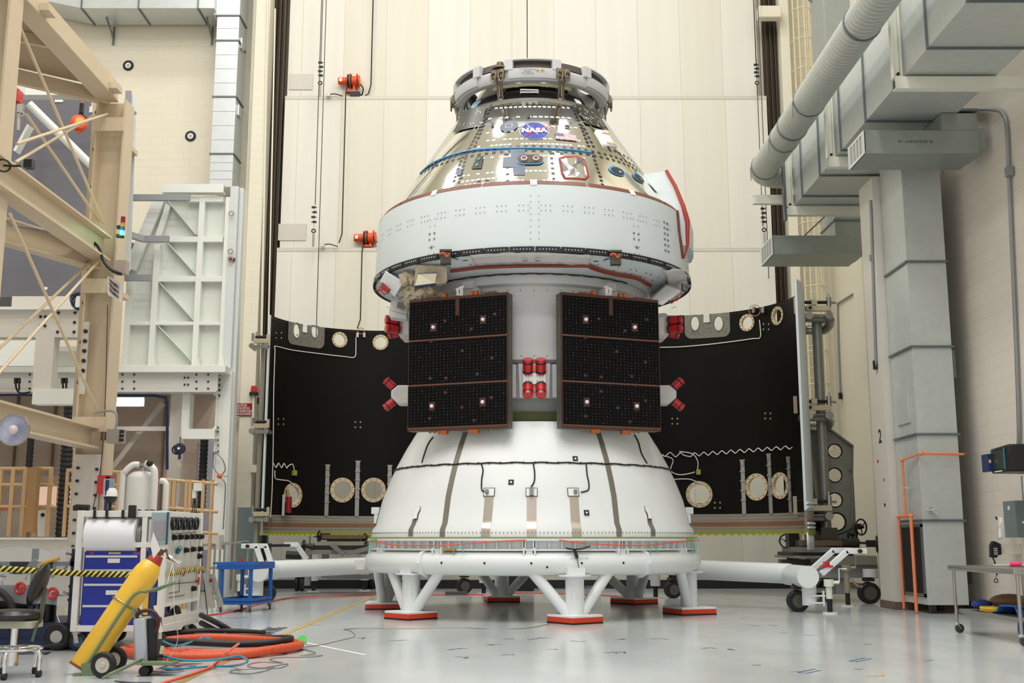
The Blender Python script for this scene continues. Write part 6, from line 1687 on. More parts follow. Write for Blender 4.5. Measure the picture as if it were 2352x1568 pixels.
# ================================================================== right tilt dolly behind the frame
td = thing('tilt_dolly', 'grey steel tilt dolly with tall pipe column and holed side plate, holding the right panel', 'dolly', (6.7, 24.0, 0))
GP = mat('grey_steel_pipe', (146, 146, 138), 0.4, metal=0.5, var=0.15, vscale=5)
BG = mat('dull_beige_steel', (152, 146, 128), 0.45, metal=0.2, var=0.08)
Yd = 24.0
ct = P(1884, 728, Yd); cb_ = P(1884, 1245, Yd); ct.x = cb_.x = P(1888, 1000, Yd).x
part('column', MB().cyl(cb_, ct, 0.105, n=28), GP, td)
xb = P(1847, 1000, Yd+0.5).x
part('back_post', MB().box((xb-0.07, Yd+0.45, 1.25), (xb+0.09, Yd+0.6, P(1847, 770, Yd).z)), BG, td)
pr = [P(1853, 980, Yd+0.4), P(1888, 975, Yd+0.4), P(1956, 1025, Yd+0.4), P(1953, 1240, Yd+0.4), P(1853, 1240, Yd+0.4)]
# side plate with round holes: strips around the openings
hs_ = [(1917, 1036, 0.165), (1917, 1091, 0.165), (1918, 1148, 0.165), (1922, 1198, 0.2), (1870, 1198, 0.2)]
HC = [(P(x, y, Yd+0.4), r_) for x, y, r_ in hs_]
mb = MB(); x0_, x1_ = pr[0].x, pr[2].x; z0_, z1_ = pr[3].z, pr[1].z; st = 0.022
nx_, nz_ = int((x1_-x0_)/st), int((z1_-z0_)/st); vs = []; fs = []; idm = {}
def gid(i, j):
    if (i, j) not in idm: idm[(i, j)] = len(vs); vs.append(V((x0_+i*st, Yd+0.4, z0_+j*st)))
    return idm[(i, j)]
for j in range(nz_):
    for i in range(nx_):
        x = x0_+(i+.5)*st; z = z0_+(j+.5)*st
        if any((x-c.x)**2+(z-c.z)**2 < (r_*0.9)**2 for c, r_ in HC): continue
        if x > pr[1].x and z > pr[1].z+(pr[2].z-pr[1].z)*(x-pr[1].x)/(pr[2].x-pr[1].x): continue
        fs.append((gid(i, j), gid(i+1, j), gid(i+1, j+1), gid(i, j+1)))
mb.add(vs, fs); sp1 = part('side_plate', mb, GP, td, solid=0.03, label='grey steel plate with round lightening holes')
part('hole_lip', MB().pipe(HC[0][0]+V((0, -0.03, 0)), HC[0][0]+V((0, 0.03, 0)), HC[0][1], HC[0][1]*0.86), DARK, sp1)
for c, r_ in HC[1:]: part('hole_lip', MB().pipe(c+V((0, -0.03, 0)), c+V((0, 0.03, 0)), r_, r_*0.86), DARK, sp1)
part('top_lip', MB().bar(pr[1]+V((0, 0, 0)), pr[2], 0.3, 0.03).bar(pr[2], pr[3], 0.22, 0.03, (1, 0, 0)), GP, td)
part('diagonal_leg', MB().cyl(P(1852, 990, Yd+0.2), P(1880, 1165, Yd+0.2), 0.07, n=16), BG, td)
part('back_panel', MB().box((P(1853, 1000, Yd+0.7).x, Yd+0.65, 1.3), (P(1880, 1000, Yd+0.7).x, Yd+0.68, P(1860, 980, Yd+0.7).z)), DARK, td)
def clamp_set(py, full=True):
    c = P(1872, py, Yd-0.35)
    g = part('clamp_arm', MB().box(c+V((-0.20, -0.05, -0.06)), c+V((0.34, 0.05, 0.05))).cyl(c+V((-0.12, -0.07, 0)), c+V((-0.12, 0.05, 0)), 0.07, n=20), mat('cream_machined', (196, 182, 154), 0.4, metal=0.2), td)
    part('black_rod', MB().cyl(c+V((-0.36, 0, 0.13)), c+V((0.26, 0, 0.13)), 0.035, n=14), BLACKM, g)
    part('rod_collar', MB().cbox(c+V((-0.02, 0, 0.13)), (0.12, 0.1, 0.12)), mat('cream_machined', (196, 182, 154)), g)
    part('adjuster', MB().cyl(c+V((0.30, 0, 0.02)), c+V((0.30, 0, 0.24)), 0.055, n=14).cyl(c+V((0.30, 0, 0.24)), c+V((0.30, 0, 0.33)), 0.02, n=8).cyl(c+V((0.3, 0, 0.13)), c+V((0.45, 0, 0.12)), 0.025, n=8), STEEL, g)
    part('black_eye', MB().cyl(c+V((-0.12, -0.085, 0)), c+V((-0.12, -0.07, 0)), 0.035, n=16), BLACK, g)
    part('panel_plate', MB().box(c+V((-0.44, -0.04, -0.12)), c+V((-0.38, 0.04, 0.24))), mat('cream_machined', (196, 182, 154)), g)
    for dx in (-0.16, 0.26): part('cross_tube', MB().cyl(c+V((dx, -0.12, -0.17)), c+V((dx, 0.5, -0.17)), 0.085, n=20), STEEL, td)
    part('tie_rod', MB().cyl(c+V((-0.16, -0.02, -0.15)), c+V((0.26, -0.02, -0.15)), 0.02, n=8).cyl(c+V((-0.16, 0.1, -0.22)), c+V((0.26, 0.1, -0.22)), 0.06, n=10), GREYM, td)
    if full:
        pts = [c+V((0.36, 0.2, -0.20)), c+V((0.38, 0.35, -0.30)), c+V((0.28, 0.5, -0.38)), c+V((0.0, 0.6, -0.36)), c+V((-0.12, 0.65, -0.36))]
        part('curved_tube', MB().tube(smoothpath(pts, 6), 0.10, 16), STEEL, td)
clamp_set(708); clamp_set(936); clamp_set(1166, False)
# turntable base
bx0, bx1 = P(1830, 1262, Yd-0.6).x, P(2012, 1262, Yd-0.6).x
zb = lambda y: P(1900, y, Yd-0.5).z
part('turntable', MB().box((bx0+0.15, Yd-0.5, zb(1253)), (bx0+1.2, Yd+0.8, zb(1240))).cyl((bx0+0.65, Yd+0.1, zb(1262)), (bx0+0.65, Yd+0.1, zb(1250)), 0.5, n=40), mat('bronze_steel', (112, 96, 78), 0.35, metal=0.6, var=0.15), td)
part('slide_plate', MB().box((bx0+0.05, Yd-0.6, zb(1268)), (bx1-0.3, Yd+0.9, zb(1256))), mat('grey_green_steel', (118, 122, 112), 0.45, metal=0.2), td)
part('black_way', MB().box((bx0-0.05, Yd-0.55, zb(1276)), (bx1-0.45, Yd+0.9, zb(1268))), BLACK, td)
part('base_deck', MB().box((bx0+0.6, Yd-0.65, zb(1297)), (bx1, Yd+1.2, zb(1276))).box((bx0-0.05, Yd-0.6, zb(1282)), (bx0+0.6, Yd+1.2, zb(1276))), mat('deck_grey_green', (128, 126, 112), 0.5), td, bevel=0.01)
part('main_beam', MB().box((bx0+0.35, Yd-0.5, zb(1327)), (bx1+0.05, Yd+0.9, zb(1297))), mat('dolly_grey', (142, 144, 142), 0.45), td)
part('rib', MB().box((bx0-0.2, Yd-0.1, zb(1300)), (bx0+0.4, Yd+0.2, zb(1285))), DARK, td)
part('lower_beam', MB().box((bx0+0.35, Yd-0.3, zb(1362)), (bx0+1.05, Yd+0.1, zb(1352))).box((bx0+0.82, Yd-0.4, zb(1365)), (bx0+1.02, Yd+0.1, zb(1327))), mat('dolly_grey', (142, 144, 142)), td)
c = F(1948, 1392); jack(td, V((c.x, c.y, 0)), 0.78, mat('dull_beige_steel', (152, 146, 128)))
part('crank_handle', MB().tube([P(1955, 1330, c.y), P(1971, 1346, c.y), P(1981, 1347, c.y)], 0.018, 6), STEEL, td)
c = F(2003, 1386); dual_caster(td, V((c.x-0.05, c.y+0.0, 0)), 0.21, 0.0)
part('caster_mount', MB().cyl((c.x, c.y, 0.52), (c.x, c.y, 0.68), 0.15, n=20), GREYW, td)
c = F(1893, 1374); dual_caster(td, V((c.x, c.y, 0)), 0.19, 0.2)
def handwheel(parent, c, ax, r_=0.16):
    ax = V(ax).normalized(); m = MB().torus(c, ax, r_, 0.018, 32, 8); _, s_, u_ = basis(ax)
    for k in range(3):
        t_ = 2*PI*k/3+0.4; m.cyl(c, c+s_*(r_*math.cos(t_))+u_*(r_*math.sin(t_)), 0.012, n=6)
    m.cyl(c-ax*0.02, c+ax*0.06, 0.03, n=12).cyl(c+s_*r_, c+s_*r_+ax*0.1, 0.012, n=8)
    return part('handwheel', m, BLACKM, parent)
handwheel(td, P(1978, 1210, Yd-0.2), (0.5, -0.8, 0)); handwheel(td, P(2015, 1249, Yd-0.4), (0.9, -0.4, 0)); handwheel(td, P(1806, 1242, Yd+0.5), (-0.4, -0.9, 0), 0.14); handwheel(td, P(1958, 1228, Yd+0.2), (0.5, -0.8, 0), 0.14)
part('gearbox', MB().cbox(P(1968, 1209, Yd), (0.16, 0.16, 0.12)).cyl(P(1912, 1232, Yd), P(1962, 1213, Yd), 0.018, n=8).cyl(P(1903, 1228, Yd-0.1), P(1912, 1229, Yd-0.1), 0.07, n=14), DARK, td)
part('drive_motor', MB().cyl(P(1935, 1246, Yd-0.5), P(1972, 1246, Yd-0.5), 0.09, n=20).cyl(P(1972, 1246, Yd-0.5), P(1992, 1247, Yd-0.5), 0.025, n=10).cbox(P(2000, 1248, Yd-0.5), (0.16, 0.14, 0.14)), DARK, td)
part('hinge_block', MB().cbox(P(1902, 1224, Yd-0.3), (0.34, 0.2, 0.22)), mat('hinge_dark', (70, 64, 56), 0.4, metal=0.4), td)
part('lift_bracket', MB().cbox(P(1820, 1240, Yd+0.3), (0.22, 0.3, 0.28)), BLACKM, td)
for (px, py) in ((1954, 1079), (1957, 1098)): pass
q = P(1954, 1080, Yd+0.3); part('red_knob', MB().ball(q, 0.03, 10), RED, td)
# left tilt dolly seen below the left panel
t2_ = thing('tilt_dolly', 'dark steel tilt dolly with handwheels under the left panel', 'dolly', (P(780, 1250, 27.2).x, 27.2, 0))
Y2 = 27.2; z2_ = lambda y: P(780, y, Y2).z; x2_ = lambda x: P(x, 1250, Y2).x
part('top_plate', MB().box((x2_(745), Y2-0.4, z2_(1237)), (x2_(842), Y2+0.6, z2_(1228))), mat('bronze_steel', (112, 96, 78)), t2_)
part('slide_plate', MB().box((x2_(738), Y2-0.4, z2_(1252)), (x2_(840), Y2+0.6, z2_(1243))), BG, t2_)
part('black_way', MB().box((x2_(720), Y2-0.4, z2_(1262)), (x2_(855), Y2+0.6, z2_(1252))), BLACK, t2_)
part('middle_block', MB().box((x2_(755), Y2-0.3, z2_(1243)), (x2_(830), Y2+0.5, z2_(1237))), DARK, t2_)
part('base_deck', MB().box((x2_(710), Y2-0.4, z2_(1272)), (x2_(870), Y2+0.8, z2_(1262))), mat('deck_grey_green', (128, 126, 112)), t2_)
part('lower_frame', MB().box((x2_(700), Y2+0.1, z2_(1345)), (x2_(712), Y2+0.3, z2_(1272))).box((x2_(738), Y2+0.1, 0.36), (x2_(752), Y2+0.3, z2_(1272))).box((x2_(752), Y2+0.1, 0.34), (x2_(870), Y2+0.3, z2_(1320))), mat('dolly_grey', (142, 144, 142)), t2_)
part('tilt_link', MB().bar(P(762, 1250, Y2-0.5), P(790, 1274, Y2-0.5), 0.1, 0.12, (0, 1, 0)).bar(P(795, 1272, Y2-0.5), P(850, 1258, Y2-0.5), 0.1, 0.10, (0, 1, 0)), GREYM, t2_)
handwheel(t2_, P(698, 1254, Y2-0.5), (-0.9, -0.4, 0), 0.13); handwheel(t2_, P(733, 1232, Y2-0.3), (-0.9, -0.4, 0), 0.13); handwheel(t2_, P(838, 1238, Y2-0.1), (0.9, -0.3, 0), 0.12)
part('drive_motor', MB().cyl(P(704, 1254, Y2-0.4), P(722, 1254, Y2-0.4), 0.06, n=16).cbox(P(748, 1232, Y2-0.3), (0.2, 0.14, 0.16)), DARK, t2_)
for px, Yx in ((616, 27.5),):
    part('black_column', MB().box((P(600, 1250, Yx).x, Yx, z2_(1285)), (P(612, 1250, Yx).x, Yx+0.2, 1.45)).cbox(P(612, 1262, Yx), (0.2, 0.2, 0.3)), BLACKM, t2_)
# left panel clamps on the pilaster side
for k, py in enumerate((783, 978, 1180)):
    c = P(596, py, 26.6)
    g = thing('panel_clamp', ['cream and steel clamp on the left edge of the left panel, topmost of three', 'cream and steel clamp on the left edge of the left panel, middle of three', 'cream and steel clamp on the left edge of the left panel, lowest of three'][k], 'clamp', c, 'clamps on the left panel edge')
    part('arm', MB().box(c+V((-0.14, -0.05, -0.05)), c+V((0.22, 0.05, 0.05))).cbox(c+V((0.2, 0, 0.06)), (0.06, 0.08, 0.2)), mat('cream_machined', (196, 182, 154)), g)
    part('rod', MB().cyl(c+V((-0.10, 0, 0.10)), c+V((0.2, 0, 0.10)), 0.035, n=12), BLACKM, g)
    part('adjuster', MB().cyl(c+V((-0.16, 0, 0.0)), c+V((-0.16, 0, 0.19)), 0.035, n=10).cyl(c+V((-0.08, 0, 0.1)), c+V((-0.08, 0, 0.22)), 0.018, n=8), STEEL, g)
    part('cross_tube', MB().cyl(c+V((-0.16, -0.12, -0.13)), c+V((-0.16, 0.3, -0.13)), 0.065, n=18).cyl(c+V((0.18, -0.12, -0.13)), c+V((0.18, 0.3, -0.13)), 0.065, n=18).box(c+V((-0.16, 0.0, -0.17)), c+V((0.18, 0.06, -0.09))), STEEL, g)
lp_ = P(599, 1000, 26.9); single('support_post', MB().box((lp_.x-0.05, 26.8, 0), (lp_.x+0.03, 26.95, 6.1)), BG, 'thin vertical steel post behind the left edge of the left panel', 'post')
# ================================================================== ducts on the left back wall
DBR = mat('bright_duct_foil', (206, 212, 214), 0.3, metal=0.45, var=0.08, vscale=5)
ld = thing('wall_duct', 'bright galvanised duct along the back wall top, turning down beside the bullseye targets', 'duct', P(525, 425, 30.6))
Yw0, Yw1 = 30.0, 30.8
def pxbox(x0, y0, x1, y1, Ya, Yb):       # box whose near face fills the pixel rectangle at depth Ya
    a = P(x0, y0, Ya); b_ = P(x1, y1, Ya); a2 = P(x0, y1, Ya); 
    return MB().box((min(a.x, b_.x), Ya, b_.z), (max(a.x, b_.x), Yb, a.z))
xs = [(-7.95-0.62, -7.95)]
vx0, vx1 = P(498, 60, Yw0).x, P(549, 60, Yw0).x
zlev = [P(500, y, Yw0).z for y in (-60, 36, 93, 222, 353, 430)]
for i in range(1, 5):
    tp = 0.04 if i == 1 else 0.0
    part('duct_section', MB().box((vx0, Yw0, zlev[i+1]+0.01), (vx1, Yw1, zlev[i]-0.01)), DBR, ld, bevel=0.004)
    n_ = 3 if i > 1 else 1
    rb = MB()
    for k in range(1, n_+1): z = zlev[i]+(zlev[i+1]-zlev[i])*k/(n_+1); rb.box((vx0-0.008, Yw0-0.012, z-0.01), (vx1+0.008, Yw0+0.02, z+0.01))
    part('stiffening_rib', rb, DBR, ld)
    part('seam_flange', MB().box((vx0-0.035, Yw0-0.035, zlev[i]-0.018), (vx1+0.035, Yw1, zlev[i]+0.018)), GALVD, ld)
zb_ = P(400, 28, Yw0).z
part('elbow', MB().box((vx0-0.1, Yw0-0.05, zlev[1]), (vx1+0.02, Yw1, zlev[1]+2.0)), DBR, ld, bevel=0.01)
hx = [P(x, 28, Yw0).x for x in (498, 460, 325, 195)]
for i in range(3):
    part('duct_section', MB().box((hx[i+1]+0.01, Yw0-0.25, zb_), (hx[i]-0.01, Yw1, zb_+1.6)), DBR, ld, bevel=0.004)
    part('seam_flange', MB().box((hx[i+1]-0.02, Yw0-0.29, zb_-0.035), (hx[i+1]+0.02, Yw1, zb_+1.6)), GALVD, ld)
part('bent_section', MB().hexa([V((hx[3], Yw0-0.25, zb_)), V((hx[3]-1.3, Yw0-0.25, zb_+0.28)), V((hx[3]-1.3, Yw1, zb_+0.28)), V((hx[3], Yw1, zb_)), V((hx[3], Yw0-0.25, zb_+1.6)), V((hx[3]-1.3, Yw0-0.25, zb_+1.9)), V((hx[3]-1.3, Yw1, zb_+1.9)), V((hx[3], Yw1, zb_+1.6))]), DBR, ld)
for px in (262, 488):
    q = P(px, 45, 30.9)
    part('wall_strap', MB().bar((q.x, 30.95, zb_), (q.x, 30.95, zb_-0.55), 0.05, 0.04, (0, 1, 0)).bar((q.x, 30.95, zb_-0.35), (q.x, 30.3, zb_), 0.04, 0.04), GALVD, ld)
for py in (105, 258):
    q = P(553, py, 30.4); part('tape_patch', MB().cbox((vx1+0.03, 30.35, q.z), (0.05, 0.3, 0.3)), DBR, ld)
# ================================================================== white steel platform behind the beige tower
YP = 24.0
PWH = mat('white_structural_steel', (226, 228, 220), 0.42, var=0.03)
PWR = mat('white_plate', (216, 220, 210), 0.45, var=0.03)
pf = thing('work_platform', 'large white steel work platform with stiffened side panel and bolted beams, left of the spacecraft', 'platform', (P(520, 1200, YP).x, YP, 0))
def vb(px, y0, y1, wpx, Y=YP, d=0.25, name='stiffener', m_=PWH, par=None):
    x = P(px, (y0+y1)/2, Y).x; w_ = wpx*Y/2560/2
    return part(name, MB().box((x-w_, Y, P(px, y1, Y).z), (x+w_, Y+d, P(px, y0, Y).z)), m_, par or pf, bevel=0.004)
def hb(py, x0, x1, hpx, Y=YP+0.012, d=0.25, name='stiffener', m_=PWH, par=None):
    z = P(400, py, Y).z; h_ = hpx*Y/2560/2
    return part(name, MB().box((P(x0, py, Y).x, Y, z-h_), (P(x1, py, Y).x, Y+d, z+h_)), m_, par or pf, bevel=0.004)
panel_poly = [(362, 452), (515, 452), (513, 850), (285, 850), (290, 640), (302, 612)]
pan = part('side_panel', MB().plate([P(x, y, YP+0.18) for x, y in panel_poly], (0, 0.03, 0)), PWR, pf)
for px, y0, y1, w_ in ((455, 452, 850, 13), (515, 452, 850, 11), (353, 560, 850, 13), (291, 640, 850, 12)): vb(px, y0, y1, w_, par=pan)
for py, x0, x1, h_ in ((457, 430, 512, 13), (549, 380, 512, 13), (640, 345, 512, 13), (742, 286, 512, 8)): hb(py, x0, x1, h_, d=0.2, par=pan)
part('slanted_edge', MB().bar(P(366, 460, YP+0.05), P(300, 618, YP+0.05), 0.25, 0.10, (0, 1, 0)).bar(P(388, 470, YP+0.1), P(364, 545, YP+0.1), 0.12, 0.10, (0, 1, 0)), PWH, pan)
for a, b_ in (((386, 462), (452, 540)), ((388, 560), (452, 632)), ((364, 645), (452, 742)), ((362, 745), (450, 838))):
    part('diagonal_rib', MB().bar(P(*a, YP+0.1), P(*b_, YP+0.1), 0.16, 0.018, (1, 0, 1)), PWR, pan)
for px in (282, 352, 453, 512): part('foot_gusset', MB().plate([P(px-4, 845, YP-0.05), P(px+1, 820, YP-0.05), P(px+2, 820, YP-0.05), P(px+2, 845, YP-0.05)], (0, 0.2, 0)), PWH, pf)
part('upper_rail', MB().channel(P(375, 435, YP), P(516, 435, YP), 0.2, 0.19, 0.02), PWH, pf)
part('side_column', MB().box((P(518, 700, YP).x, YP-0.02, 0), (P(536, 700, YP).x, YP+0.35, P(530, 428, YP).z)).box((P(536, 700, YP).x+0.002, YP+0.1, 0), (P(545, 700, YP).x, YP+0.35, P(530, 428, YP).z)), mat('column_grey_white', (206, 210, 208), 0.42), pf, bevel=0.006)
for (x0, x1, py) in ((296, 436, 454), (328, 388, 549), (278, 348, 638)):
    part('grey_rail', MB().bar(P(x0, py, YP-0.3), P(x1, py, YP-0.3), 0.10, 0.13), mat('anodised_rail', (150, 152, 154), 0.4, metal=0.3), pf)
part('grey_rail', MB().bar(P(288, 536, YP-0.6), P(330, 549, YP-0.3), 0.10, 0.13), mat('anodised_rail', (150, 152, 154)), pf)
part('eye_bolts', MB().torus(P(531, 490, YP-0.1), (0, 1, 0), 0.05, 0.014, 16, 6).torus(P(529, 577, YP-0.1), (0, 1, 0), 0.05, 0.014, 16, 6).torus(P(529, 595, YP-0.1), (0, 1, 0), 0.05, 0.014, 16, 6), STEEL, pf)
part('red_label', pxbox(527, 592, 540, 599, YP-0.06, YP-0.03), REDD, pf)
# tan lattice behind the handrail
lat = MB(); a = P(284, 556, YP+0.5); 
for k in range(6): lat.bar(P(283+3*k, 556+10*k, YP+0.45), P(335-4*k, 575+9*k, YP+0.45), 0.03, 0.12, (0, 0, 1))
for k in range(6): lat.bar(P(285+9*k, 556+4*k, YP+0.5), P(284+4*k, 600+4*k, YP+0.5), 0.02, 0.12, (0, 1, 0))
part('grating', lat, mat('tan_grating', (168, 146, 116), 0.6), pf)
# lower beams
part('floor_beam', MB().box((P(0, 846, YP-0.5).x-1.5, YP-0.55, P(0, 855, YP-0.5).z), (P(519, 846, YP-0.5).x, YP+0.3, P(0, 839, YP-0.5).z)), PWH, pf, bevel=0.005)
bb_ = part('bolted_beam', MB().box((P(0, 880, YP-0.4).x-1.5, YP-0.40, P(0, 900, YP-0.4).z), (P(500, 880, YP-0.4).x, YP-0.36, P(0, 856, YP-0.4).z)).box((P(0, 880, YP-0.4).x-1.5, YP-0.50, P(0, 901, YP-0.4).z), (P(500, 880, YP-0.4).x, YP-0.2, P(0, 897, YP-0.4).z)), mat('grey_white_steel', (206, 204, 198), 0.45, var=0.03), pf)
mb = MB()
for cx_ in (281, 308, 451, 478):
    for y in (860, 876, 892): mb.cyl(P(cx_, y, YP-0.42), P(cx_, y, YP-0.38), 0.022, n=10)
for cx_ in (424, 432):
    for y in (867, 883): mb.cyl(P(cx_, y, YP-0.42), P(cx_, y, YP-0.38), 0.022, n=10)
for cx_ in (68, 118, 126):
    for y in (860, 876, 892): mb.cyl(P(cx_, y, YP-0.42), P(cx_, y, YP-0.38), 0.022, n=10)
for y in (860, 872, 884, 896, 908): mb.cyl(P(504, y, YP-0.15), P(504, y, YP-0.05), 0.022, n=10)
part('bolts', mb, INK, bb_)
part('main_column', MB().box((P(500, 1000, YP).x, YP-0.1, 0), (P(529, 1000, YP).x, YP+0.3, P(500, 853, YP).z)).box((P(496, 1000, YP).x, YP-0.14, 0), (P(500, 1000, YP).x, YP+0.3, P(500, 853, YP).z)), PWH, pf, bevel=0.004)
mb = MB()
for y in (981, 991, 1010, 1022, 1036): mb.cyl(P(501, y, YP-0.16), P(501, y, YP-0.1), 0.018, n=8)
part('bolts', mb, INK, pf)
vb(426, 903, 1006, 18, YP-0.2, 0.3, 'hanger_post'); vb(434, 903, 985, 3, YP-0.22, 0.3, 'hanger_post')
part('cross_channel', MB().channel(P(421, 997, YP-0.2), P(496, 997, YP-0.2), 0.2, 0.21, 0.02), PWH, pf)
part('corner_gusset', MB().plate([P(486, 987, YP-0.25), P(496, 987, YP-0.25), P(496, 974, YP-0.25)], (0, 0.03, 0)).plate([P(488, 902, YP-0.25), P(500, 902, YP-0.25), P(500, 915, YP-0.25)], (0, 0.03, 0)), PWH, pf)
# nearer deck pieces at the far left
Yn = 19.5
npf = thing('lift_carriage', 'off-white bolted lift carriage framed by the beige tower', 'lift', (P(120, 900, Yn).x, Yn, 0))
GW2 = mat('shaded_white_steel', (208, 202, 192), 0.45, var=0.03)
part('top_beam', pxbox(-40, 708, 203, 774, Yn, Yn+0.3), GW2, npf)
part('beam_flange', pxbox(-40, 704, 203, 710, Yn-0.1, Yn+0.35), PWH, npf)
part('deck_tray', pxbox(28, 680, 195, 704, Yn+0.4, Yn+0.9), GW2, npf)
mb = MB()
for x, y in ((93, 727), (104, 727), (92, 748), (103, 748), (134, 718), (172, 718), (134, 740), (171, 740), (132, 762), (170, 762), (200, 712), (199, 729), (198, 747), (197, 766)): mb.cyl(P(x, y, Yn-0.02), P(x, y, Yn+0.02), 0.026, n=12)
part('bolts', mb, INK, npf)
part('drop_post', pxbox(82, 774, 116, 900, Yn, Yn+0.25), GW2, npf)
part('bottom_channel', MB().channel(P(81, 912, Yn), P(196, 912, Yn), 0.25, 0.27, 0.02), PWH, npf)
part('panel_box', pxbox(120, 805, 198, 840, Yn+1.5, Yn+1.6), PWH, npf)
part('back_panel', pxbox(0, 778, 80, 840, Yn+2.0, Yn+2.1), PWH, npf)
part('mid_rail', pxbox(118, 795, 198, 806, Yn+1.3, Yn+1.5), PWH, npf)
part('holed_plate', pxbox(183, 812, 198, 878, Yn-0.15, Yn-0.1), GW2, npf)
part('round_hole', MB().cyl(P(193, 846, Yn-0.17), P(193, 846, Yn-0.15), 0.04, n=18), PAPER, npf)
for x in (40, 148):
    part('cable_gland', MB().cyl(P(x-4, 868, Yn-0.1), P(x-4, 880, Yn-0.1), 0.03, n=10).cyl(P(x+4, 868, Yn-0.1), P(x+4, 880, Yn-0.1), 0.03, n=10).tube(smoothpath([P(x-4, 880, Yn-0.1), P(x-2, 893, Yn-0.1), P(x+8, 903, Yn-0.1), P(x+30, 900, Yn-0.05)] if x < 100 else [P(x-4, 880, Yn-0.1), P(x-3, 888, Yn-0.1), P(x-3, 896, Yn-0.1)], 5), 0.018, 6).tube([P(x+4, 880, Yn-0.1), P(x+4, 896, Yn-0.1)], 0.018, 6), BLACKM, npf)
# grey machine housing behind with white frame
Yg = 22.0
gh = thing('grey_housing', 'large dark grey housing behind the beige tower, with small white labels', 'housing', P(130, 690, Yg))
part('body', pxbox(-120, 226, 214, 682, Yg, Yg+1.5), mat('slate_grey_panel', (104, 104, 112), 0.6, var=0.08, vscale=1.2), gh)
part('label', pxbox(126, 226, 144, 234, Yg-0.02, Yg), PAPER, gh); part('label', pxbox(101, 659, 108, 665, Yg-0.02, Yg), PAPER, gh)
wf_ = thing('white_hoist_frame', 'white steel beam and inclined round strut in front of the dark grey housing', 'frame', P(60, 210, 21))
part('cross_beam', MB().channel(P(45, 210, 21.0), P(232, 210, 21.0), 0.25, 0.24, 0.02), PWH, wf_)
part('side_beam', MB().bar(P(-20, 140, 19.5), P(52, 208, 21.0), 0.2, 0.26), PWH, wf_)
part('inclined_strut', MB().cyl(P(66, 238, 19.8), P(222, 392, 20.4), 0.075, n=20), PWH, wf_)
part('slanted_plate', MB().bar(P(70, 290, 20.2), P(38, 350, 20.2), 0.05, 0.2, (0, 1, 0)), PWH, wf_)
part('red_block', MB().cbox(P(40, 222, 19.6), (0.12, 0.2, 0.22)), RED, wf_)
part('fittings', MB().cbox(P(48, 250, 19.6), (0.1, 0.1, 0.16)).cyl(P(44, 262, 19.6), P(42, 300, 19.6), 0.035, n=10).torus(P(50, 262, 19.55), (0, 1, 0), 0.04, 0.012, 14, 6), STEEL, wf_)
q = P(182, 283, 20.85)
ho = thing('chain_hoist', 'orange chain hoist with black hook block hanging in front of the grey housing', 'hoist', q)
part('hoist_body', MB().turn([(0, -0.11), (0.125, -0.1), (0.165, -0.03), (0.165, 0.03), (0.125, 0.1), (0, 0.11)], q, (0.5, -1, 0), 24), mat('hoist_orange', (222, 84, 34), 0.3), ho)
part('yellow_cover', MB().turn([(0, 0.115), (0.08, 0.115), (0.095, 0.09)], q, (0.5, -1, 0), 20), mat('hoist_yellow', (224, 172, 84), 0.35), ho)
part('hook_block', MB().cbox(q+V((0.03, 0, 0.30)), (0.07, 0.07, 0.20)).torus(q+V((0.02, 0, 0.17)), (0, 1, 0), 0.04, 0.014, 16, 6).bar(q+V((0.02, 0, 0.2)), q+V((0.13, 0, 0.10)), 0.03, 0.03), BLACKM, ho)
part('chain', MB().cyl(q+V((0.03, 0, 0.38)), q+V((0.03, 0, 0.46)), 0.02, n=6).cyl(q+V((0.0, 0, -0.14)), q+V((0.0, 0, -0.2)), 0.03, n=8), ORANGE, ho)
q = P(214, 238, 20.9); single('swivel_hook', MB().cyl(q+V((0, 0, 0.04)), q+V((0, 0, -0.08)), 0.04, n=10).torus(q+V((0, 0, 0.07)), (0, 1, 0), 0.04, 0.012, 14, 6).cbox(q+V((-0.02, 0, -0.13)), (0.07, 0.07, 0.12)), CHROME, 'small chrome swivel hook beside the orange hoist', 'hook')
# ================================================================== beige steel tower (nearest left)
BX = -6.27
bt_ = thing('steel_tower', 'beige painted steel tower with heavy beams and thin crossed rods at the left edge', 'tower', (BX, 17.0, 0))
part('column', MB().ibeam((BX, 17.0, 0), (BX, 17.0, 8.05), 0.40, 0.46, 0.03, up=(1, 0, 0)), BEIGE, bt_)
part('column_plate', MB().box((BX-0.42, 17.15, 2.8), (BX-0.24, 17.19, 8.2)), BEIGE, bt_)
part('column', MB().ibeam((BX-0.19, 13.3, 0), (BX-0.19, 13.3, 12.0), 0.36, 0.46, 0.03, up=(1, 0, 0)), BEIGE, bt_)
part('side_beam', MB().ibeam((-6.36, 9.0, 8.2), (-6.36, 16.95, 8.2), 0.30, 0.30, 0.03).box((-6.23, 9.0, 8.06), (-6.205, 16.9, 8.34)), BEIGE, bt_)
for z, h_ in ((5.62, 0.38), (2.74, 0.32)):
    part('side_beam', MB().ibeam((BX+0.02, 9.0, z), (BX+0.02, 16.76, z), 0.28, h_, 0.03), BEIGE, bt_)
for y in (12.6, 14.0, 16.6):
    part('bolted_lug', MB().box((-6.204, y-0.12, 8.10), (-6.08, y+0.12, 8.20)), BEIGE, bt_)
part('diagonal_beam', MB().ibeam((BX-0.1, 16.9, 5.5), (BX-1.9, 13.0, 5.5), 0.2, 0.36, 0.03), BEIGE, bt_)
part('deck', MB().prism([(BX-0.05, 16.9), (BX-0.05, 9.0), (-10.2, 9.0), (-10.2, 14.05)], (-0.2, 0, 8.3), (1, 0, 0), (0, 1, 0), (0, 0, 0.05)), mat('beige_deck', (176, 156, 128), 0.5, var=0.05), bt_)
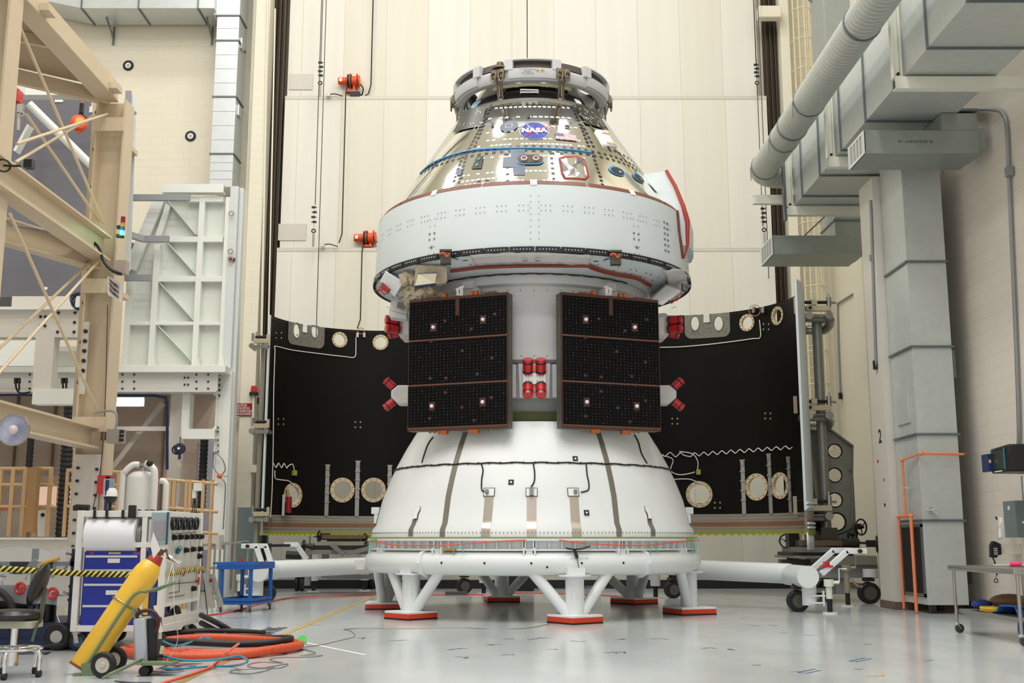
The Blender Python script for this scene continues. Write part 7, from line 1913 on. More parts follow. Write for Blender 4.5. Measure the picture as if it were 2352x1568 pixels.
part('deck_edge', MB().bar((BX-0.1, 16.95, 8.12), (-10.2, 14.0, 8.12), 0.1, 0.22), BEIGE, bt_)
part('deck_joist', MB().bar((BX-0.1, 15.2, 8.2), (-10, 13.2, 8.2), 0.05, 0.15).bar((BX-0.1, 13.9, 8.2), (-10, 15.3, 8.2), 0.05, 0.12), BEIGE, bt_)
for z in (7.62, 5.05, 2.95):
    part('rod_bracket', MB().box((BX-0.24, 16.72, z-0.12), (BX+0.24, 16.76, z+0.10)), BEIGE, bt_)
rods = [((45, 60, 13.6), (238, 512, 16.75)), ((38, 330, 13.6), (246, 262, 16.75)), ((36, 372, 13.6), (212, 268, 17.0)), ((60, 262, 14.5), (228, 508, 16.9)), ((22, 490, 13.5), (224, 944, 16.75)), ((236, 588, 16.75), (-10, 865, 13.4)), ((224, 585, 17.0), (-10, 808, 14.0))]
for a, b_ in rods: part('brace_rod', MB().cyl(P(*a), P(*b_), 0.021, n=10), mat('beige_rod', (214, 194, 160), 0.4), bt_)
mb = MB()
for k in range(9):
    z = 3.0+k*0.62
    if 5.3 < z < 5.9: continue
    mb.cyl((BX-0.33, 17.13, z), (BX-0.33, 17.16, z), 0.045, n=14)
part('plate_holes', mb, DARK, bt_)
mb = MB()
for k in range(11):
    z = 2.3-0.19*k; mb.cyl((BX-0.14, 16.77, z), (BX-0.14, 16.80, z), 0.022, n=10); mb.cyl((BX+0.14, 16.77, z-0.02), (BX+0.14, 16.80, z-0.02), 0.022, n=10)
for k in range(5): z = 4.35-0.15*k; mb.cyl((BX-0.16, 16.77, z), (BX-0.16, 16.80, z), 0.03, n=10)
part('bolts', mb, INK, bt_)
part('lower_web', MB().box((BX-0.20, 16.80, 0), (BX+0.19, 16.83, 2.5)).box((BX-0.20, 16.80, 3.4), (BX-0.12, 16.83, 4.5)), GW2, bt_)
# things on the tower
q = P(254, 1002, 16.6)
eb = thing('switch_box', 'grey electrical box with black breaker switches fixed to the beige column', 'box', q)
part('enclosure', MB().cbox(q+V((0.08, 0, 0)), (0.22, 0.2, 0.20)), mat('box_beige_grey', (150, 146, 132), 0.4), eb)
sw = MB()
for i in range(2):
    for j in range(3): sw.cbox(q+V((0.18+0.035*i, -0.105, -0.06+0.06*j)), (0.028, 0.02, 0.045))
part('switches', sw, BLACK, eb)
part('side_bracket', MB().cyl(q+V((-0.08, -0.05, -0.06)), q+V((-0.08, -0.05, 0.06)), 0.045, n=14), mat('copper_bracket', (120, 90, 66), 0.4, metal=0.5), eb)
part('conduit', MB().tube(smoothpath([q+V((0.06, 0, 0.1)), q+V((0.08, 0, 0.25)), q+V((0.04, 0, 0.36)), q+V((-0.1, 0.02, 0.38)), q+V((-0.28, 0.05, 0.35))], 5), 0.018, 8), GC, eb)
q = P(270, 615, 16.5)
jb = thing('junction_box', 'pinkish grey junction box on the tower column under the signal light', 'box', q)
part('box', MB().cbox(q+V((0.06, 0, 0.0)), (0.18, 0.16, 0.20)), mat('pink_grey_box', (172, 156, 146), 0.45), jb)
part('black_hose', MB().tube(smoothpath([q+V((0.10, -0.1, -0.12)), q+V((-0.05, -0.1, -0.06)), q+V((-0.18, -0.1, 0.08)), q+V((-0.25, -0.1, 0.26)), q+V((-0.34, -0.1, 0.36)), q+V((-0.42, -0.1, 0.38))], 6), 0.022, 8), BLACKM, jb)
single('tower_conduit', MB().tube([P(205, 553, 16.3), P(22, 515, 14.6)], 0.02, 8), GC, 'thin grey conduit under the diagonal beige beam', 'conduit')
q = P(283, 500, 16.5)
sl = thing('signal_tower', 'stacked red, amber, blue and green signal light on the beige column, green lit', 'signal light', P(283, 545, 16.5))
zz = [P(283, y, 16.5).z for y in (498, 512, 521, 530, 541, 546)]
for k, (nm, m_) in enumerate((('red_lens', REDD), ('amber_lens', mat('amber_lens', (200, 126, 44), 0.3)), ('blue_lens', mat('blue_lens', (30, 70, 130), 0.3)), ('green_lens', mat('green_lit', (60, 230, 150), 0.3, emit=(70, 255, 160), estr=3.5)), ('base', BLACK))):
    part(nm, MB().cyl((q.x, q.y, zz[k+1]), (q.x, q.y, zz[k]), 0.034, n=18), m_, sl)
part('mount', MB().cbox((q.x-0.06, q.y+0.02, zz[2]), (0.06, 0.05, 0.05)).cbox((q.x-0.06, q.y+0.02, zz[4]), (0.06, 0.05, 0.05)), BLACK, sl)
ga = bpy.data.lights.new('green_signal_glow', 'POINT'); ga.energy = 1.5; ga.color = (0.2, 1, 0.5); ga.shadow_soft_size = 0.03
go = bpy.data.objects.new('green_signal_glow', ga); go.location = (q.x-0.02, q.y-0.08, zz[3]-0.02); COL.objects.link(go)
# white mast behind the column with knobs
ms = thing('slide_mast', 'slim white mast with clamp knobs beside the beige column', 'mast', P(290, 640, 17.4))
part('mast', MB().hexa([P(290, 215, 17.6), P(314, 222, 17.6), P(300, 620, 17.6), P(270, 620, 17.6), P(290, 215, 17.8), P(314, 222, 17.8), P(300, 620, 17.8), P(270, 620, 17.8)]), CRAFT, ms)
part('grey_face', MB().plate([P(288, 208, 17.55), P(301, 208, 17.55), P(283, 470, 17.55), P(279, 470, 17.55)], (0, 0.04, 0)), mat('lavender_grey', (150, 148, 156), 0.45), ms)
for px, py in ((304, 257), (294, 362), (293, 381)):
    part('knob', MB().cyl(P(px, py, 17.5), P(px+5, py+3, 17.35), 0.034, n=14), STEEL, ms)
part('mount_arm', MB().box((BX+0.18, 17.0, 5.0), (P(285, 500, 17.6).x, 17.62, 5.08)).box((BX+0.18, 17.0, 7.4), (P(292, 260, 17.6).x, 17.62, 7.48)), BEIGE, ms)
# notice sheet on tower
ns = thing('notice_sheet', 'white instruction sheet clipped to the beige column', 'notice', P(262, 690, 16.6))
c4 = [P(247, 634, 16.62), P(278, 650, 16.5), P(277, 694, 16.5), P(247, 676, 16.62)]
part('sheet', MB().plate(c4, (0, 0.01, 0)), PAPER, ns)
tm = MB()
for k in range(9):
    t0 = 0.12+0.085*k; a = c4[0].lerp(c4[3], t0)+V((0.02, -0.006, 0)); b_ = c4[1].lerp(c4[2], t0)+V((-0.03 if k % 3 else -0.08, -0.006, 0)); tm.bar(a, b_, 0.004, 0.009)
part('text_lines', tm, INK, ns)
q = P(183, 692, 18.8)
cm2 = MB(); random.seed(2)
for k in range(9):
    cm2.tube([q+V((0.13*math.cos(t)*(1+0.12*math.sin(3*t+k)), 0.02*k-0.08, 0.14*math.sin(t)*(1+0.1*math.cos(2*t+k)))) for t in [2*PI*i/24 for i in range(24)]], 0.009, 5, True)
single('blue_cable_coil', cm2, mat('navy_cable', (30, 56, 96), 0.5), 'coiled navy blue cable hanging beside the beige column', 'cable')
conduit('thin_cord', [P(247, 700, 16.75), P(244, 850, 16.75), P(238, 1000, 16.75), P(228, 1100, 16.7), P(214, 1165, 16.7)], 0.006, BLACK, 'thin dark cord running down the beige column', 'cable', sm=3)
# round work lamp
q = P(32, 987, 12.6)
wl_ = thing('round_lamp', 'round dish lamp with clear dome at the left edge below the beige beam', 'lamp', q)
part('reflector', MB().turn([(0.0, 0.04), (0.08, 0.05), (0.165, 0.0), (0.17, -0.01), (0.165, -0.02), (0.12, 0.08), (0, 0.14)], q, (-0.15, 1, 0.0), 36), mat('lamp_lilac_glass', (196, 198, 220), 0.12, metal=0.3), wl_)
part('dome', MB().ball(q+V((0, -0.02, 0)), 0.055, 18), mat('frosted_bulb', (214, 208, 206), 0.15), wl_)
part('rim', MB().pipe(q+V((0.0, -0.025, 0)), q+V((0.0, 0.01, 0)), 0.178, 0.160), STEEL, wl_)
part('stem', MB().cyl(q+V((0.12, 0.1, 0.05)), P(60, 960, 13.0), 0.02, n=8), STEEL, wl_)
q2 = P(8, 380, 13.0)
vh = thing('valve_wheel', 'small black handwheel on the nearest beige post', 'wheel', q2)
part('wheel', MB().torus(q2, (0.6, -1, 0), 0.075, 0.012, 20, 6).cyl(q2, q2+V((0.2, 0.02, 0)), 0.014, n=8), BLACKM, vh)
part('valve_block', MB().cbox(q2+V((0.30, 0.02, 0.02)), (0.1, 0.1, 0.1)), BLACKM, vh)
# ================================================================== lower level behind the platform
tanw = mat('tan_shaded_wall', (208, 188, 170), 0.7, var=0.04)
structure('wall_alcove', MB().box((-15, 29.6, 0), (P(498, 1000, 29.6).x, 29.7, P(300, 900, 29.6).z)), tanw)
ad_ = MB()
for px in (30, 118, 250, 372):
    x = P(px, 1000, 29.4).x; ad_.box((x-0.02, 29.5, 1.2), (x+0.02, 29.598, P(px, 905, 29.4).z))
structure('trim_alcove_battens', ad_, mat('alcove_batten', (140, 120, 104), 0.7))
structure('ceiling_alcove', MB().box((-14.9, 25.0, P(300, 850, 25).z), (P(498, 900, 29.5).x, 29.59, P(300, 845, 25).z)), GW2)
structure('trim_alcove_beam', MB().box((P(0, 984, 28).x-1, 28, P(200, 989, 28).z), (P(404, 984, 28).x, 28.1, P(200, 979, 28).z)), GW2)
mb = MB().bar(P(255, 1080, 28.6), P(375, 925, 28.6), 0.12, 0.12, (0, 1, 0))
structure('trim_alcove_brace', mb, GW2)
mb = MB().bar(P(155, 990, 27.0), P(190, 1070, 27.0), 0.12, 0.12, (0, 1, 0))
structure('trim_alcove_brace', mb, GW2)
q = P(289, 924, 27.0)
fl = thing('strip_lamp', 'glowing white strip lamp hanging in the left alcove', 'lamp', q)
part('tube_diffuser', MB().box(q+V((-0.41, -0.05, -0.085)), q+V((0.41, 0.03, 0.085))), mat('lamp_glow', (255, 246, 255), 0.5, emit=(255, 236, 255), estr=9.0), fl)
part('housing', MB().box(q+V((-0.43, 0.031, -0.09)), q+V((0.43, 0.10, 0.13))), GW2, fl)
part('hanger', MB().cyl(q+V((-0.2, 0.07, 0.13)), q+V((-0.2, 0.07, 0.45)), 0.012, n=6).cyl(q+V((0.2, 0.07, 0.13)), q+V((0.2, 0.07, 0.45)), 0.012, n=6), DARK, fl)
pl2 = bpy.data.lights.new('strip_lamp_light', 'AREA'); pl2.shape = 'RECTANGLE'; pl2.size = 0.8; pl2.size_y = 0.15; pl2.energy = 14; pl2.color = (1, 0.9, 0.84)
po = bpy.data.objects.new('strip_lamp_light', pl2); po.location = q+V((0, -0.02, -0.12)); COL.objects.link(po)
# bellows columns
BEL = mat('bellows_black', (16, 16, 18), 0.6)
def bellows(px, y0, y1, Y, r_, label):
    a = P(px, y0, Y); b_ = P(px, y1, Y); b_.x = a.x = (P(px, y1, Y)).x
    prof = []; n_ = max(12, int((a.z-b_.z)/0.045))
    for k in range(n_+1): prof.append((r_*(0.82 if k % 2 else 1.0), b_.z+(a.z-b_.z)*k/n_))
    return single('bellows_column', MB().lathe([(0, b_.z)]+prof+[(0, a.z)], (a.x, Y, 0), n=24), BEL, label, 'column', 'black bellows columns under the platform')
bellows(140, 915, 1236, 21.5, 0.115, 'black bellows column left, running behind the beige beam')
bellows(462, 1008, 1172, 24.3, 0.09, 'black bellows column right, under the white cross channel')
bellows(66, 985, 1078, 24.0, 0.075, 'black bellows column far left behind the round lamp')
# hoist reel
q = P(413, 1030, 23.5)
sr = thing('cable_retractor', 'navy cable retractor hanging under the white platform', 'retractor', q)
part('case', MB().turn([(0, -0.06), (0.10, -0.05), (0.12, 0), (0.10, 0.05), (0, 0.06)], q, (0.2, -1, 0), 24), mat('navy_case', (26, 30, 58), 0.4), sr)
part('handle', MB().torus(q+V((-0.06, 0, -0.02)), (0.2, -1, 0), 0.09, 0.018, 20, 6), mat('navy_case', (26, 30, 58)), sr)
part('hub', MB().cyl(q+V((0.0, -0.09, 0)), q+V((0, -0.06, 0)), 0.025, n=14), PAPER, sr)
part('cord', MB().cyl(q+V((0, 0, -0.1)), q+V((0, 0, -0.22)), 0.028, n=10).cyl(q+V((0, 0, 0.11)), q+V((0, 0, 0.25)), 0.01, n=6), mat('navy_case', (26, 30, 58)), sr)
part('tag', MB().bar(q+V((0.0, 0, -0.22)), q+V((0.05, 0, -0.38)), 0.02, 0.008).bar(q+V((0.0, 0, -0.22)), q+V((-0.02, 0, -0.36)), 0.02, 0.008), mat('pale_tag', (214, 176, 160), 0.6), sr)
q = P(504, 1093, YP-0.25)
ob_ = thing('orange_beacon', 'round orange beacon with looped grey cables on the white column', 'beacon', q)
part('lens', MB().ball(q, 0.055, 16), ORANGE, ob_)
part('cable_loop', MB().tube(smoothpath([q+V((-0.02, 0.02, 0.03)), q+V((-0.14, 0.02, 0.2)), q+V((-0.15, 0.02, 0.42)), q+V((-0.12, 0.02, 0.47))], 6), 0.014, 6).tube(smoothpath([q+V((0.05, 0.02, 0.03)), q+V((0.11, 0.02, 0.14)), q+V((0.06, 0.02, 0.32)), q+V((-0.06, 0.02, 0.46))], 6), 0.014, 6).tube(smoothpath([q+V((0.03, 0.02, -0.04)), q+V((0.12, 0.02, -0.15)), q+V((0.13, 0.02, -0.4)), q+V((0.12, 0.02, -1.1))], 5), 0.014, 6), GREYM, ob_)
part('plug', MB().cbox(q+V((-0.12, 0.0, 0.48)), (0.1, 0.06, 0.05)).cyl(q+V((0.04, 0, 0)), q+V((0.17, 0, 0)), 0.012, n=6), GREYM, ob_)
# copper pipe-like blue hose along the alcove
conduit('blue_pipe', [P(-20, 907, 26.5), P(76, 907, 26.5)], 0.025, mat('navy_cable', (30, 56, 96)), 'navy pipe run at the far left under the platform', 'pipe')
conduit('blue_pipe', [P(256, 907, 26.5), P(352, 908, 26.5), P(378, 912, 26.5), P(384, 922, 26.5), P(384, 1078, 26.5)], 0.035, mat('navy_cable', (30, 56, 96)), 'navy pipe running right and down beside the strip lamp', 'pipe')
structure('trim_alcove_post', MB().box((P(388, 1000, 27.5).x, 27.5, 0), (P(418, 1000, 27.5).x, 27.7, P(400, 903, 27.5).z)), GW2)
conduit('drain_pipe', [P(478, 1018, 29.0), (P(478, 1190, 29.0).x, 29, 0.02)], 0.28, mat('lilac_duct', (176, 176, 190), 0.3, metal=0.4), 'shiny lilac duct behind the white column', 'duct')
# tan railings
TAN = mat('tan_rail', (196, 160, 116), 0.45, metal=0.15, var=0.1)
def railing(x0, x1, Y, ytop, ymid, ybot, posts, label, slant=0.0):
    t = thing('guard_rail', label, 'railing', P((x0+x1)/2, ybot, Y), 'tan guard rails behind the consoles')
    for y in (ytop, ymid): part('rail', MB().cyl(P(x0, y, Y), P(x1, y+slant, Y), 0.035, n=10), TAN, t)
    if ymid+50 < ybot: part('rail', MB().cyl(P(x0, ymid+50, Y), P(x1, ymid+50+slant, Y), 0.03, n=10), TAN, t)
    for px, w_ in posts: part('post', MB().bar(P(px, ytop, Y), V((P(px, ytop, Y).x, Y, P(px, ybot, Y).z if ybot > 1231 else 0.0)), w_*Y/2640, 0.06, (0, 1, 0)), TAN, t)
    return t
railing(-10, 62, 20.5, 1076, 1113, 1232, ((5, 6), (32, 9), (60, 9)), 'tan guard rail at the far left edge')
railing(85, 122, 20.6, 1076, 1113, 1232, ((88, 7), (118, 8)), 'tan guard rail between the wide tan post and the bellows')
railing(154, 190, 20.6, 1080, 1112, 1232, ((156, 6),), 'short tan guard rail just right of the left bellows')
single('tan_post', MB().box((P(62, 1150, 20.3).x, 20.25, P(70, 1222, 20.3).z), (P(84, 1150, 20.3).x, 20.4, P(70, 1073, 20.3).z)).box((P(62, 1150, 20.3).x, 20.25, P(70, 1236, 20.3).z), (P(68, 1150, 20.3).x, 20.4, P(70, 1222, 20.3).z)), mat('wide_tan_post', (154, 118, 76), 0.5, var=0.12, stretch=(6, 6, 0.4)), 'wide tan wooden-looking post among the guard rails', 'post')
railing(248, 280, 21.5, 1082, 1112, 1170, ((256, 6), (274, 8)), 'tan guard rail between the beige column and the white tank', 3)
railing(375, 500, 21.5, 1101, 1165, 1230, ((392, 6), (402, 7), (430, 7), (438, 7), (468, 7), (488, 6)), 'tan guard rail between the white tank and the white column', 10)
bw_ = mat('bright_booth', (236, 208, 186), 0.5, emit=(255, 214, 186), estr=0.35)
ow = thing('office_partition', 'dusky tan partition with lit peach windows behind the guard rails', 'partition', P(70, 1300, 27.2))
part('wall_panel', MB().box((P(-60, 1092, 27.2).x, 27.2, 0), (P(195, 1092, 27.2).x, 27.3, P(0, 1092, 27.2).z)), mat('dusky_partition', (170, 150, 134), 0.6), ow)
for x0, x1 in ((88, 121), (156, 182)): part('lit_window', pxbox(x0, 1116, x1, 1163, 27.0, 27.19), bw_, ow, label='lit peach window')
# long white platform base at left
pb = thing('platform_base', 'long off-white steel base beam under the guard rails at the left edge', 'beam', P(60, 1290, 19.0))
part('beam_top', pxbox(-80, 1234, 175, 1239, 19.0, 21.5), PWH, pb); part('beam_web', pxbox(-80, 1239, 175, 1292, 19.05, 19.15), GW2, pb); part('floor_skirt', MB().box((P(-80, 1300, 19.3).x, 19.3, 0), (P(172, 1300, 19.3).x, 19.4, P(0, 1292, 19.3).z)), GW2, pb)
single('orange_strap', MB().tube(smoothpath([P(0, 1168, 20.8), P(12, 1165, 20.8), P(22, 1168, 20.8), P(28, 1166, 20.8)], 4), 0.035, 8), ORANGE, 'orange strap lying behind the guard rail at the left edge', 'strap')
single('grey_bin', pxbox(-40, 1174, 60, 1230, 21.2, 22.0), mat('grey_bin', (150, 142, 132), 0.5), 'grey bin behind the guard rail at the left edge', 'bin')
q = P(97, 1195, 20.8)
wc = thing('white_housing', 'small white housing with round black lens behind the guard rail', 'housing', q)
part('shell', MB().hexa([P(86, 1172, 20.9), P(106, 1170, 20.9), P(112, 1232, 20.9), P(86, 1232, 20.9), P(86, 1172, 21.2), P(106, 1170, 21.2), P(112, 1232, 21.2), P(86, 1232, 21.2)]), PWH, wc)
part('lens', MB().cyl(P(98, 1182, 20.88), P(98, 1182, 20.9), 0.035, n=14), BLACK, wc)
# camera on tripod behind the console, left of the column
q = P(455, 1118, 19.5); tp = thing('tripod_unit', 'white instrument on a small black tripod behind the gauge console', 'instrument', P(455, 1175, 19.5))
part('white_head', MB().cbox(q, (0.13, 0.1, 0.13)).cbox(q+V((-0.06, 0, -0.12)), (0.06, 0.05, 0.14)), PWH, tp)
for dx in (-0.12, 0.02, 0.15): part('tripod_leg', MB().bar(q+V((-0.05, 0, -0.16)), V((q.x+dx*2-0.05, q.y+dx*0.3, 0.0)), 0.012, 0.012), BLACK, tp)
# grey cabinets and conduits at the foot of the pilaster
single('grey_cabinet', pxbox(546, 1165, 590, 1361, 27.5, 27.9), mat('teal_grey_cabinet', (112, 128, 126), 0.45), 'tall teal grey cabinet by the pilaster left of the black panel', 'cabinet')
single('grey_cabinet', pxbox(465, 1228, 502, 1262, 22.5, 22.9), GW2, 'low off-white cabinet behind the silver rail', 'cabinet')
sr_ = thing('silver_rail', 'silver tubular handrail running behind the blue cart', 'railing', P(540, 1300, 23))
part('rail', MB().tube([P(440, 1253, 22), P(500, 1250, 22.6), P(569, 1243, 23.6)], 0.028, 8), STEEL, sr_); part('rail', MB().tube([P(440, 1308, 22), P(500, 1303, 22.6), P(569, 1295, 23.6)], 0.024, 8), STEEL, sr_)
for px, Y in ((504, 22.7), (492, 22.5), (514, 22.8), (537, 23.1), (568, 23.6)): part('post', MB().cyl(V((P(px, 1300, Y).x, Y, 0.0)), V((P(px, 1300, Y).x, Y, P(px, 1249, Y).z)), 0.02, n=8), STEEL, sr_)
# ================================================================== gauge console cart
KW = mat('console_white', (226, 224, 218), 0.4)
kx0, kx1, ky0, ky1, kz0, kz1 = -5.05, -4.0, 13.3, 14.85, 0.22, 1.59
kc = thing('gauge_console', 'white framed console cart with blue drawer cabinet and black gauge rings on its side panel', 'console cart', ((kx0+kx1)/2, (ky0+ky1)/2, 0))
W_ = 0.075
for x in (kx0, kx1-W_):
    for y in (ky0, ky1-W_): part('corner_post', MB().box((x, y, kz0), (x+W_, y+W_, kz1)), KW, kc, bevel=0.006)
fb = MB()
for z in (kz0, kz1-W_):
    for y in (ky0, ky1-W_): fb.box((kx0+W_, y+0.002, z), (kx1-W_, y+W_-0.002, z+W_-0.004))
    for x in (kx0, kx1-W_): fb.box((x+0.002, ky0+W_, z), (x+W_-0.002, ky1-W_, z+W_-0.004))
zr = P(300, 1251, ky0).z; fb.box((kx0+W_, ky0+0.002, zr-0.03), (kx1-W_-0.0, ky0+W_-0.002, zr+0.03))
xd = P(338, 1200, ky0).x; fb.box((xd-0.06, ky0+0.004, kz0+W_), (xd, ky0+W_-0.004, kz1-W_))
part('frame_rails', fb, KW, kc, bevel=0.005)
part('top_sheet', MB().box((kx0+W_, ky0+W_, kz1-0.03), (kx1-W_, ky1-W_, kz1-0.01)), KW, kc)
CAB_B = mat('cabinet_blue', (14, 38, 150), 0.35)
dx0, dx1 = P(192, 1300, ky0+0.03).x, P(332, 1300, ky0+0.03).x
dz1, dz0 = P(250, 1266, ky0+0.03).z, P(250, 1450, ky0+0.03).z
cb = part('drawer_cabinet', MB().box((dx0, ky0+0.03, dz0), (dx1, ky0+0.75, dz1)), CAB_B, kc, bevel=0.006, label='blue steel drawer cabinet')
lv = [1276, 1308, 1341, 1390]; bt = [1305, 1338, 1387, 1446]
for k, y in enumerate(lv):
    zt, zb2 = P(250, y-4, ky0).z, P(250, bt[k], ky0).z
    dr = part('drawer', MB().box((dx0+0.02, ky0+0.012, zb2), (dx1-0.02, ky0+0.03, zt)), CAB_B, kc, bevel=0.004)
    part('drawer_pull', MB().box((dx0+0.03, ky0-0.006, P(250, y+4, ky0).z), (dx1-0.08, ky0+0.012, P(250, y-1, ky0).z)), mat('pull_silver', (206, 208, 206), 0.3, metal=0.4), dr)
    if k != 1: part('drawer_label', MB().box(((dx0+dx1)/2-0.07, ky0+0.006, zt-0.10-0.04*(k > 1)), ((dx0+dx1)/2+0.07, ky0+0.011, zt-0.05-0.04*(k > 1))), PAPER, dr)
part('header_label', MB().box(((dx0+dx1)/2-0.07, ky0+0.02, dz1-0.035), ((dx0+dx1)/2+0.07, ky0+0.029, dz1-0.01)), mat('yellow_label', (214, 196, 110)), cb)
part('red_badge', MB().box((dx1-0.14, ky0+0.02, dz1-0.035), (dx1-0.05, ky0+0.029, dz1-0.012)).box((dx0+0.07, ky0+0.02, dz1-0.035), (dx0+0.11, ky0+0.029, dz1-0.012)), RED, cb)
part('side_door', MB().box((xd+0.02, ky0+0.02, kz0+0.1), (kx1-0.09, ky0+0.6, P(350, 1252, ky0).z)), mat('deep_blue_side', (30, 52, 120), 0.35), kc)
part('yellow_strip', MB().box((xd+0.0, ky0+0.0, P(300, 1412, ky0).z), (xd+0.06, ky0+0.015, P(300, 1350, ky0).z)), mat('console_yellow', (226, 180, 60), 0.4), kc)
# blue-grey instrument door
a, b2 = P(350, 1176, ky0), P(386, 1250, ky0)
idr = part('instrument_door', MB().box((a.x, ky0-0.02, b2.z), (b2.x, ky0+0.03, a.z)), mat('blue_grey_door', (150, 168, 172), 0.4), kc, bevel=0.006)
part('window', MB().box((a.x+0.03, ky0-0.026, b2.z+0.06), (b2.x-0.045, ky0-0.02, a.z-0.1)), mat('smoky_glass', (150, 146, 150), 0.15), idr)
part('hinge_edge', MB().box((b2.x-0.02, ky0-0.035, b2.z), (b2.x+0.0, ky0-0.02, a.z)), mat('dark_teal', (40, 66, 76), 0.4), idr)
# side panel with gauges
pz0 = XW(420, 1378, kx1).z
spn = part('side_panel', MB().box((kx1-0.03, ky0+W_, pz0), (kx1-0.012, ky1-W_, kz1-W_)), mat('panel_warm_grey', (196, 196, 186), 0.45), kc)
part('lower_skirt', MB().box((kx1-0.03, ky0+W_, kz0+0.0), (kx1-0.005, ky1-W_, kz0+0.15)).box((kx1-0.05, ky0+W_, pz0-0.04), (kx1-0.002, ky1-W_, pz0)), KW, kc)
for px in (396, 408, 421, 434, 447):
    q = XW(px, 1202, kx1-0.01); g = part('gauge_ring', MB().pipe(q, q+V((0.04, 0, 0)), 0.078, 0.055, 28), BLACK, spn); part('gauge_face', MB().cyl(q, q+V((0.015, 0, 0)), 0.055, n=24), PAPER, g)
for px, py in ((397, 1234), (412, 1233), (426, 1233), (438, 1232), (448, 1232), (458, 1232), (456, 1260), (440, 1261), (424, 1263), (455, 1277), (441, 1351)):
    q = XW(px, py, kx1-0.01); part('regulator_knob', MB().cyl(q, q+V((0.06, 0, 0)), 0.022, 0.028, 14).cyl(q, q+V((0.03, 0, 0)), 0.035, n=14), BLACKM, spn)
q = XW(407, 1268, kx1); part('teal_cap', MB().cyl(q, q+V((0.05, -0.05, 0.06)), 0.03, n=12), mat('teal_cap', (20, 110, 124), 0.4), spn)
for px, py in ((417, 1313), (452, 1309), (451, 1334)):
    q = XW(px, py, kx1-0.01); part('red_lever', MB().torus(q+V((0.03, 0, 0)), (1, 0.2, 0), 0.045, 0.010, 16, 6).cyl(q, q+V((0.03, 0, 0)), 0.012, n=8), RED, spn)
sk = MB()
for (x0, y0), (x1, y1) in (((396, 1226), (450, 1222)), ((388, 1362), (412, 1358)), ((412, 1358), (412, 1330)), ((400, 1340), (452, 1336)), ((388, 1372), (424, 1366))):
    sk.bar(XW(x0, y0, kx1-0.008), XW(x1, y1, kx1-0.008), 0.006, 0.004, (1, 0, 0))
part('stencil_lines', sk, INK, spn)
part('inner_hoses', MB().cyl((kx1-0.25, ky0+0.35, kz0+0.16), (kx1-0.25, ky0+0.35, pz0-0.05), 0.07, n=16), PLAIN, kc)
part('inner_cables', MB().tube(smoothpath([(kx1-0.1, ky0+0.5, pz0-0.08), (kx1-0.15, ky0+0.7, pz0-0.2), (kx1-0.1, ky0+0.9, pz0-0.1), (kx1-0.15, ky0+1.2, pz0-0.25)], 6), 0.035, 8), BLACK, kc)
for x, y in ((kx0+0.05, ky0+0.08), (kx1-0.10, ky1-0.15), (kx1-0.1, ky0+0.1), (kx0+0.05, ky1-0.15)):
    cs = part('caster', MB().bar((x, y-0.05, 0.21), (x+0.03, y-0.05, 0.09), 0.05, 0.012, (0, 1, 0)).bar((x, y+0.05, 0.21), (x+0.03, y+0.05, 0.09), 0.05, 0.012, (0, 1, 0)).cyl((x, y, 0.19), (x, y, 0.22), 0.06, n=14), STEEL, kc)
    wh = part('wheel', MB().turn([(0, -0.03), (0.085, -0.03), (0.105, -0.02), (0.105, 0.02), (0.085, 0.03), (0, 0.03)], (x+0.03, y, 0.105), (0, 1, 0), 28), BLACK, cs)
    part('wheel_hub', MB().cyl((x+0.03, y-0.035, 0.105), (x+0.03, y+0.035, 0.105), 0.06, n=20), mat('hub_blue', (46, 78, 120), 0.4), wh)
# paper roll
ra, rb = P(192, 1228, ky0-0.05), P(308, 1228, ky0-0.05)
rl = thing('paper_roll', 'big white roll of sheet material held by black straps on the console front', 'roll', ((ra.x+rb.x)/2, ky0-0.05, ra.z-0.2))
part('roll', MB().turn([(0.06, 0.0), (0.195, 0.0), (0.20, 0.005), (0.20, rb.x-ra.x), (0.06, rb.x-ra.x)], (ra.x, ky0+0.12, ra.z), (1, 0, 0), 40), mat('white_roll', (236, 236, 240), 0.7), rl)
part('core_flange', MB().cyl((rb.x+0.002, ky0+0.12, ra.z), (rb.x+0.06, ky0+0.12, ra.z), 0.13, n=28), GREYM, rl)
for px in (218, 246, 283): 
    x = P(px, 1180, ky0).x; part('strap', MB().bar((x, ky0-0.012, kz1+0.005), (x, ky0-0.012, kz1-0.09), 0.03, 0.012, (0, 1, 0)).cbox((x+0.01, ky0-0.02, kz1-0.085), (0.04, 0.03, 0.02)), BLACK, rl)
x = P(306, 1180, ky0).x; single('black_holster', MB().box((x-0.04, ky0-0.07, kz1-0.09), (x+0.04, ky0-0.004, kz1+0.06)), BLACK, 'black holster clipped to the top front edge of the console', 'holder', bevel=0.01)
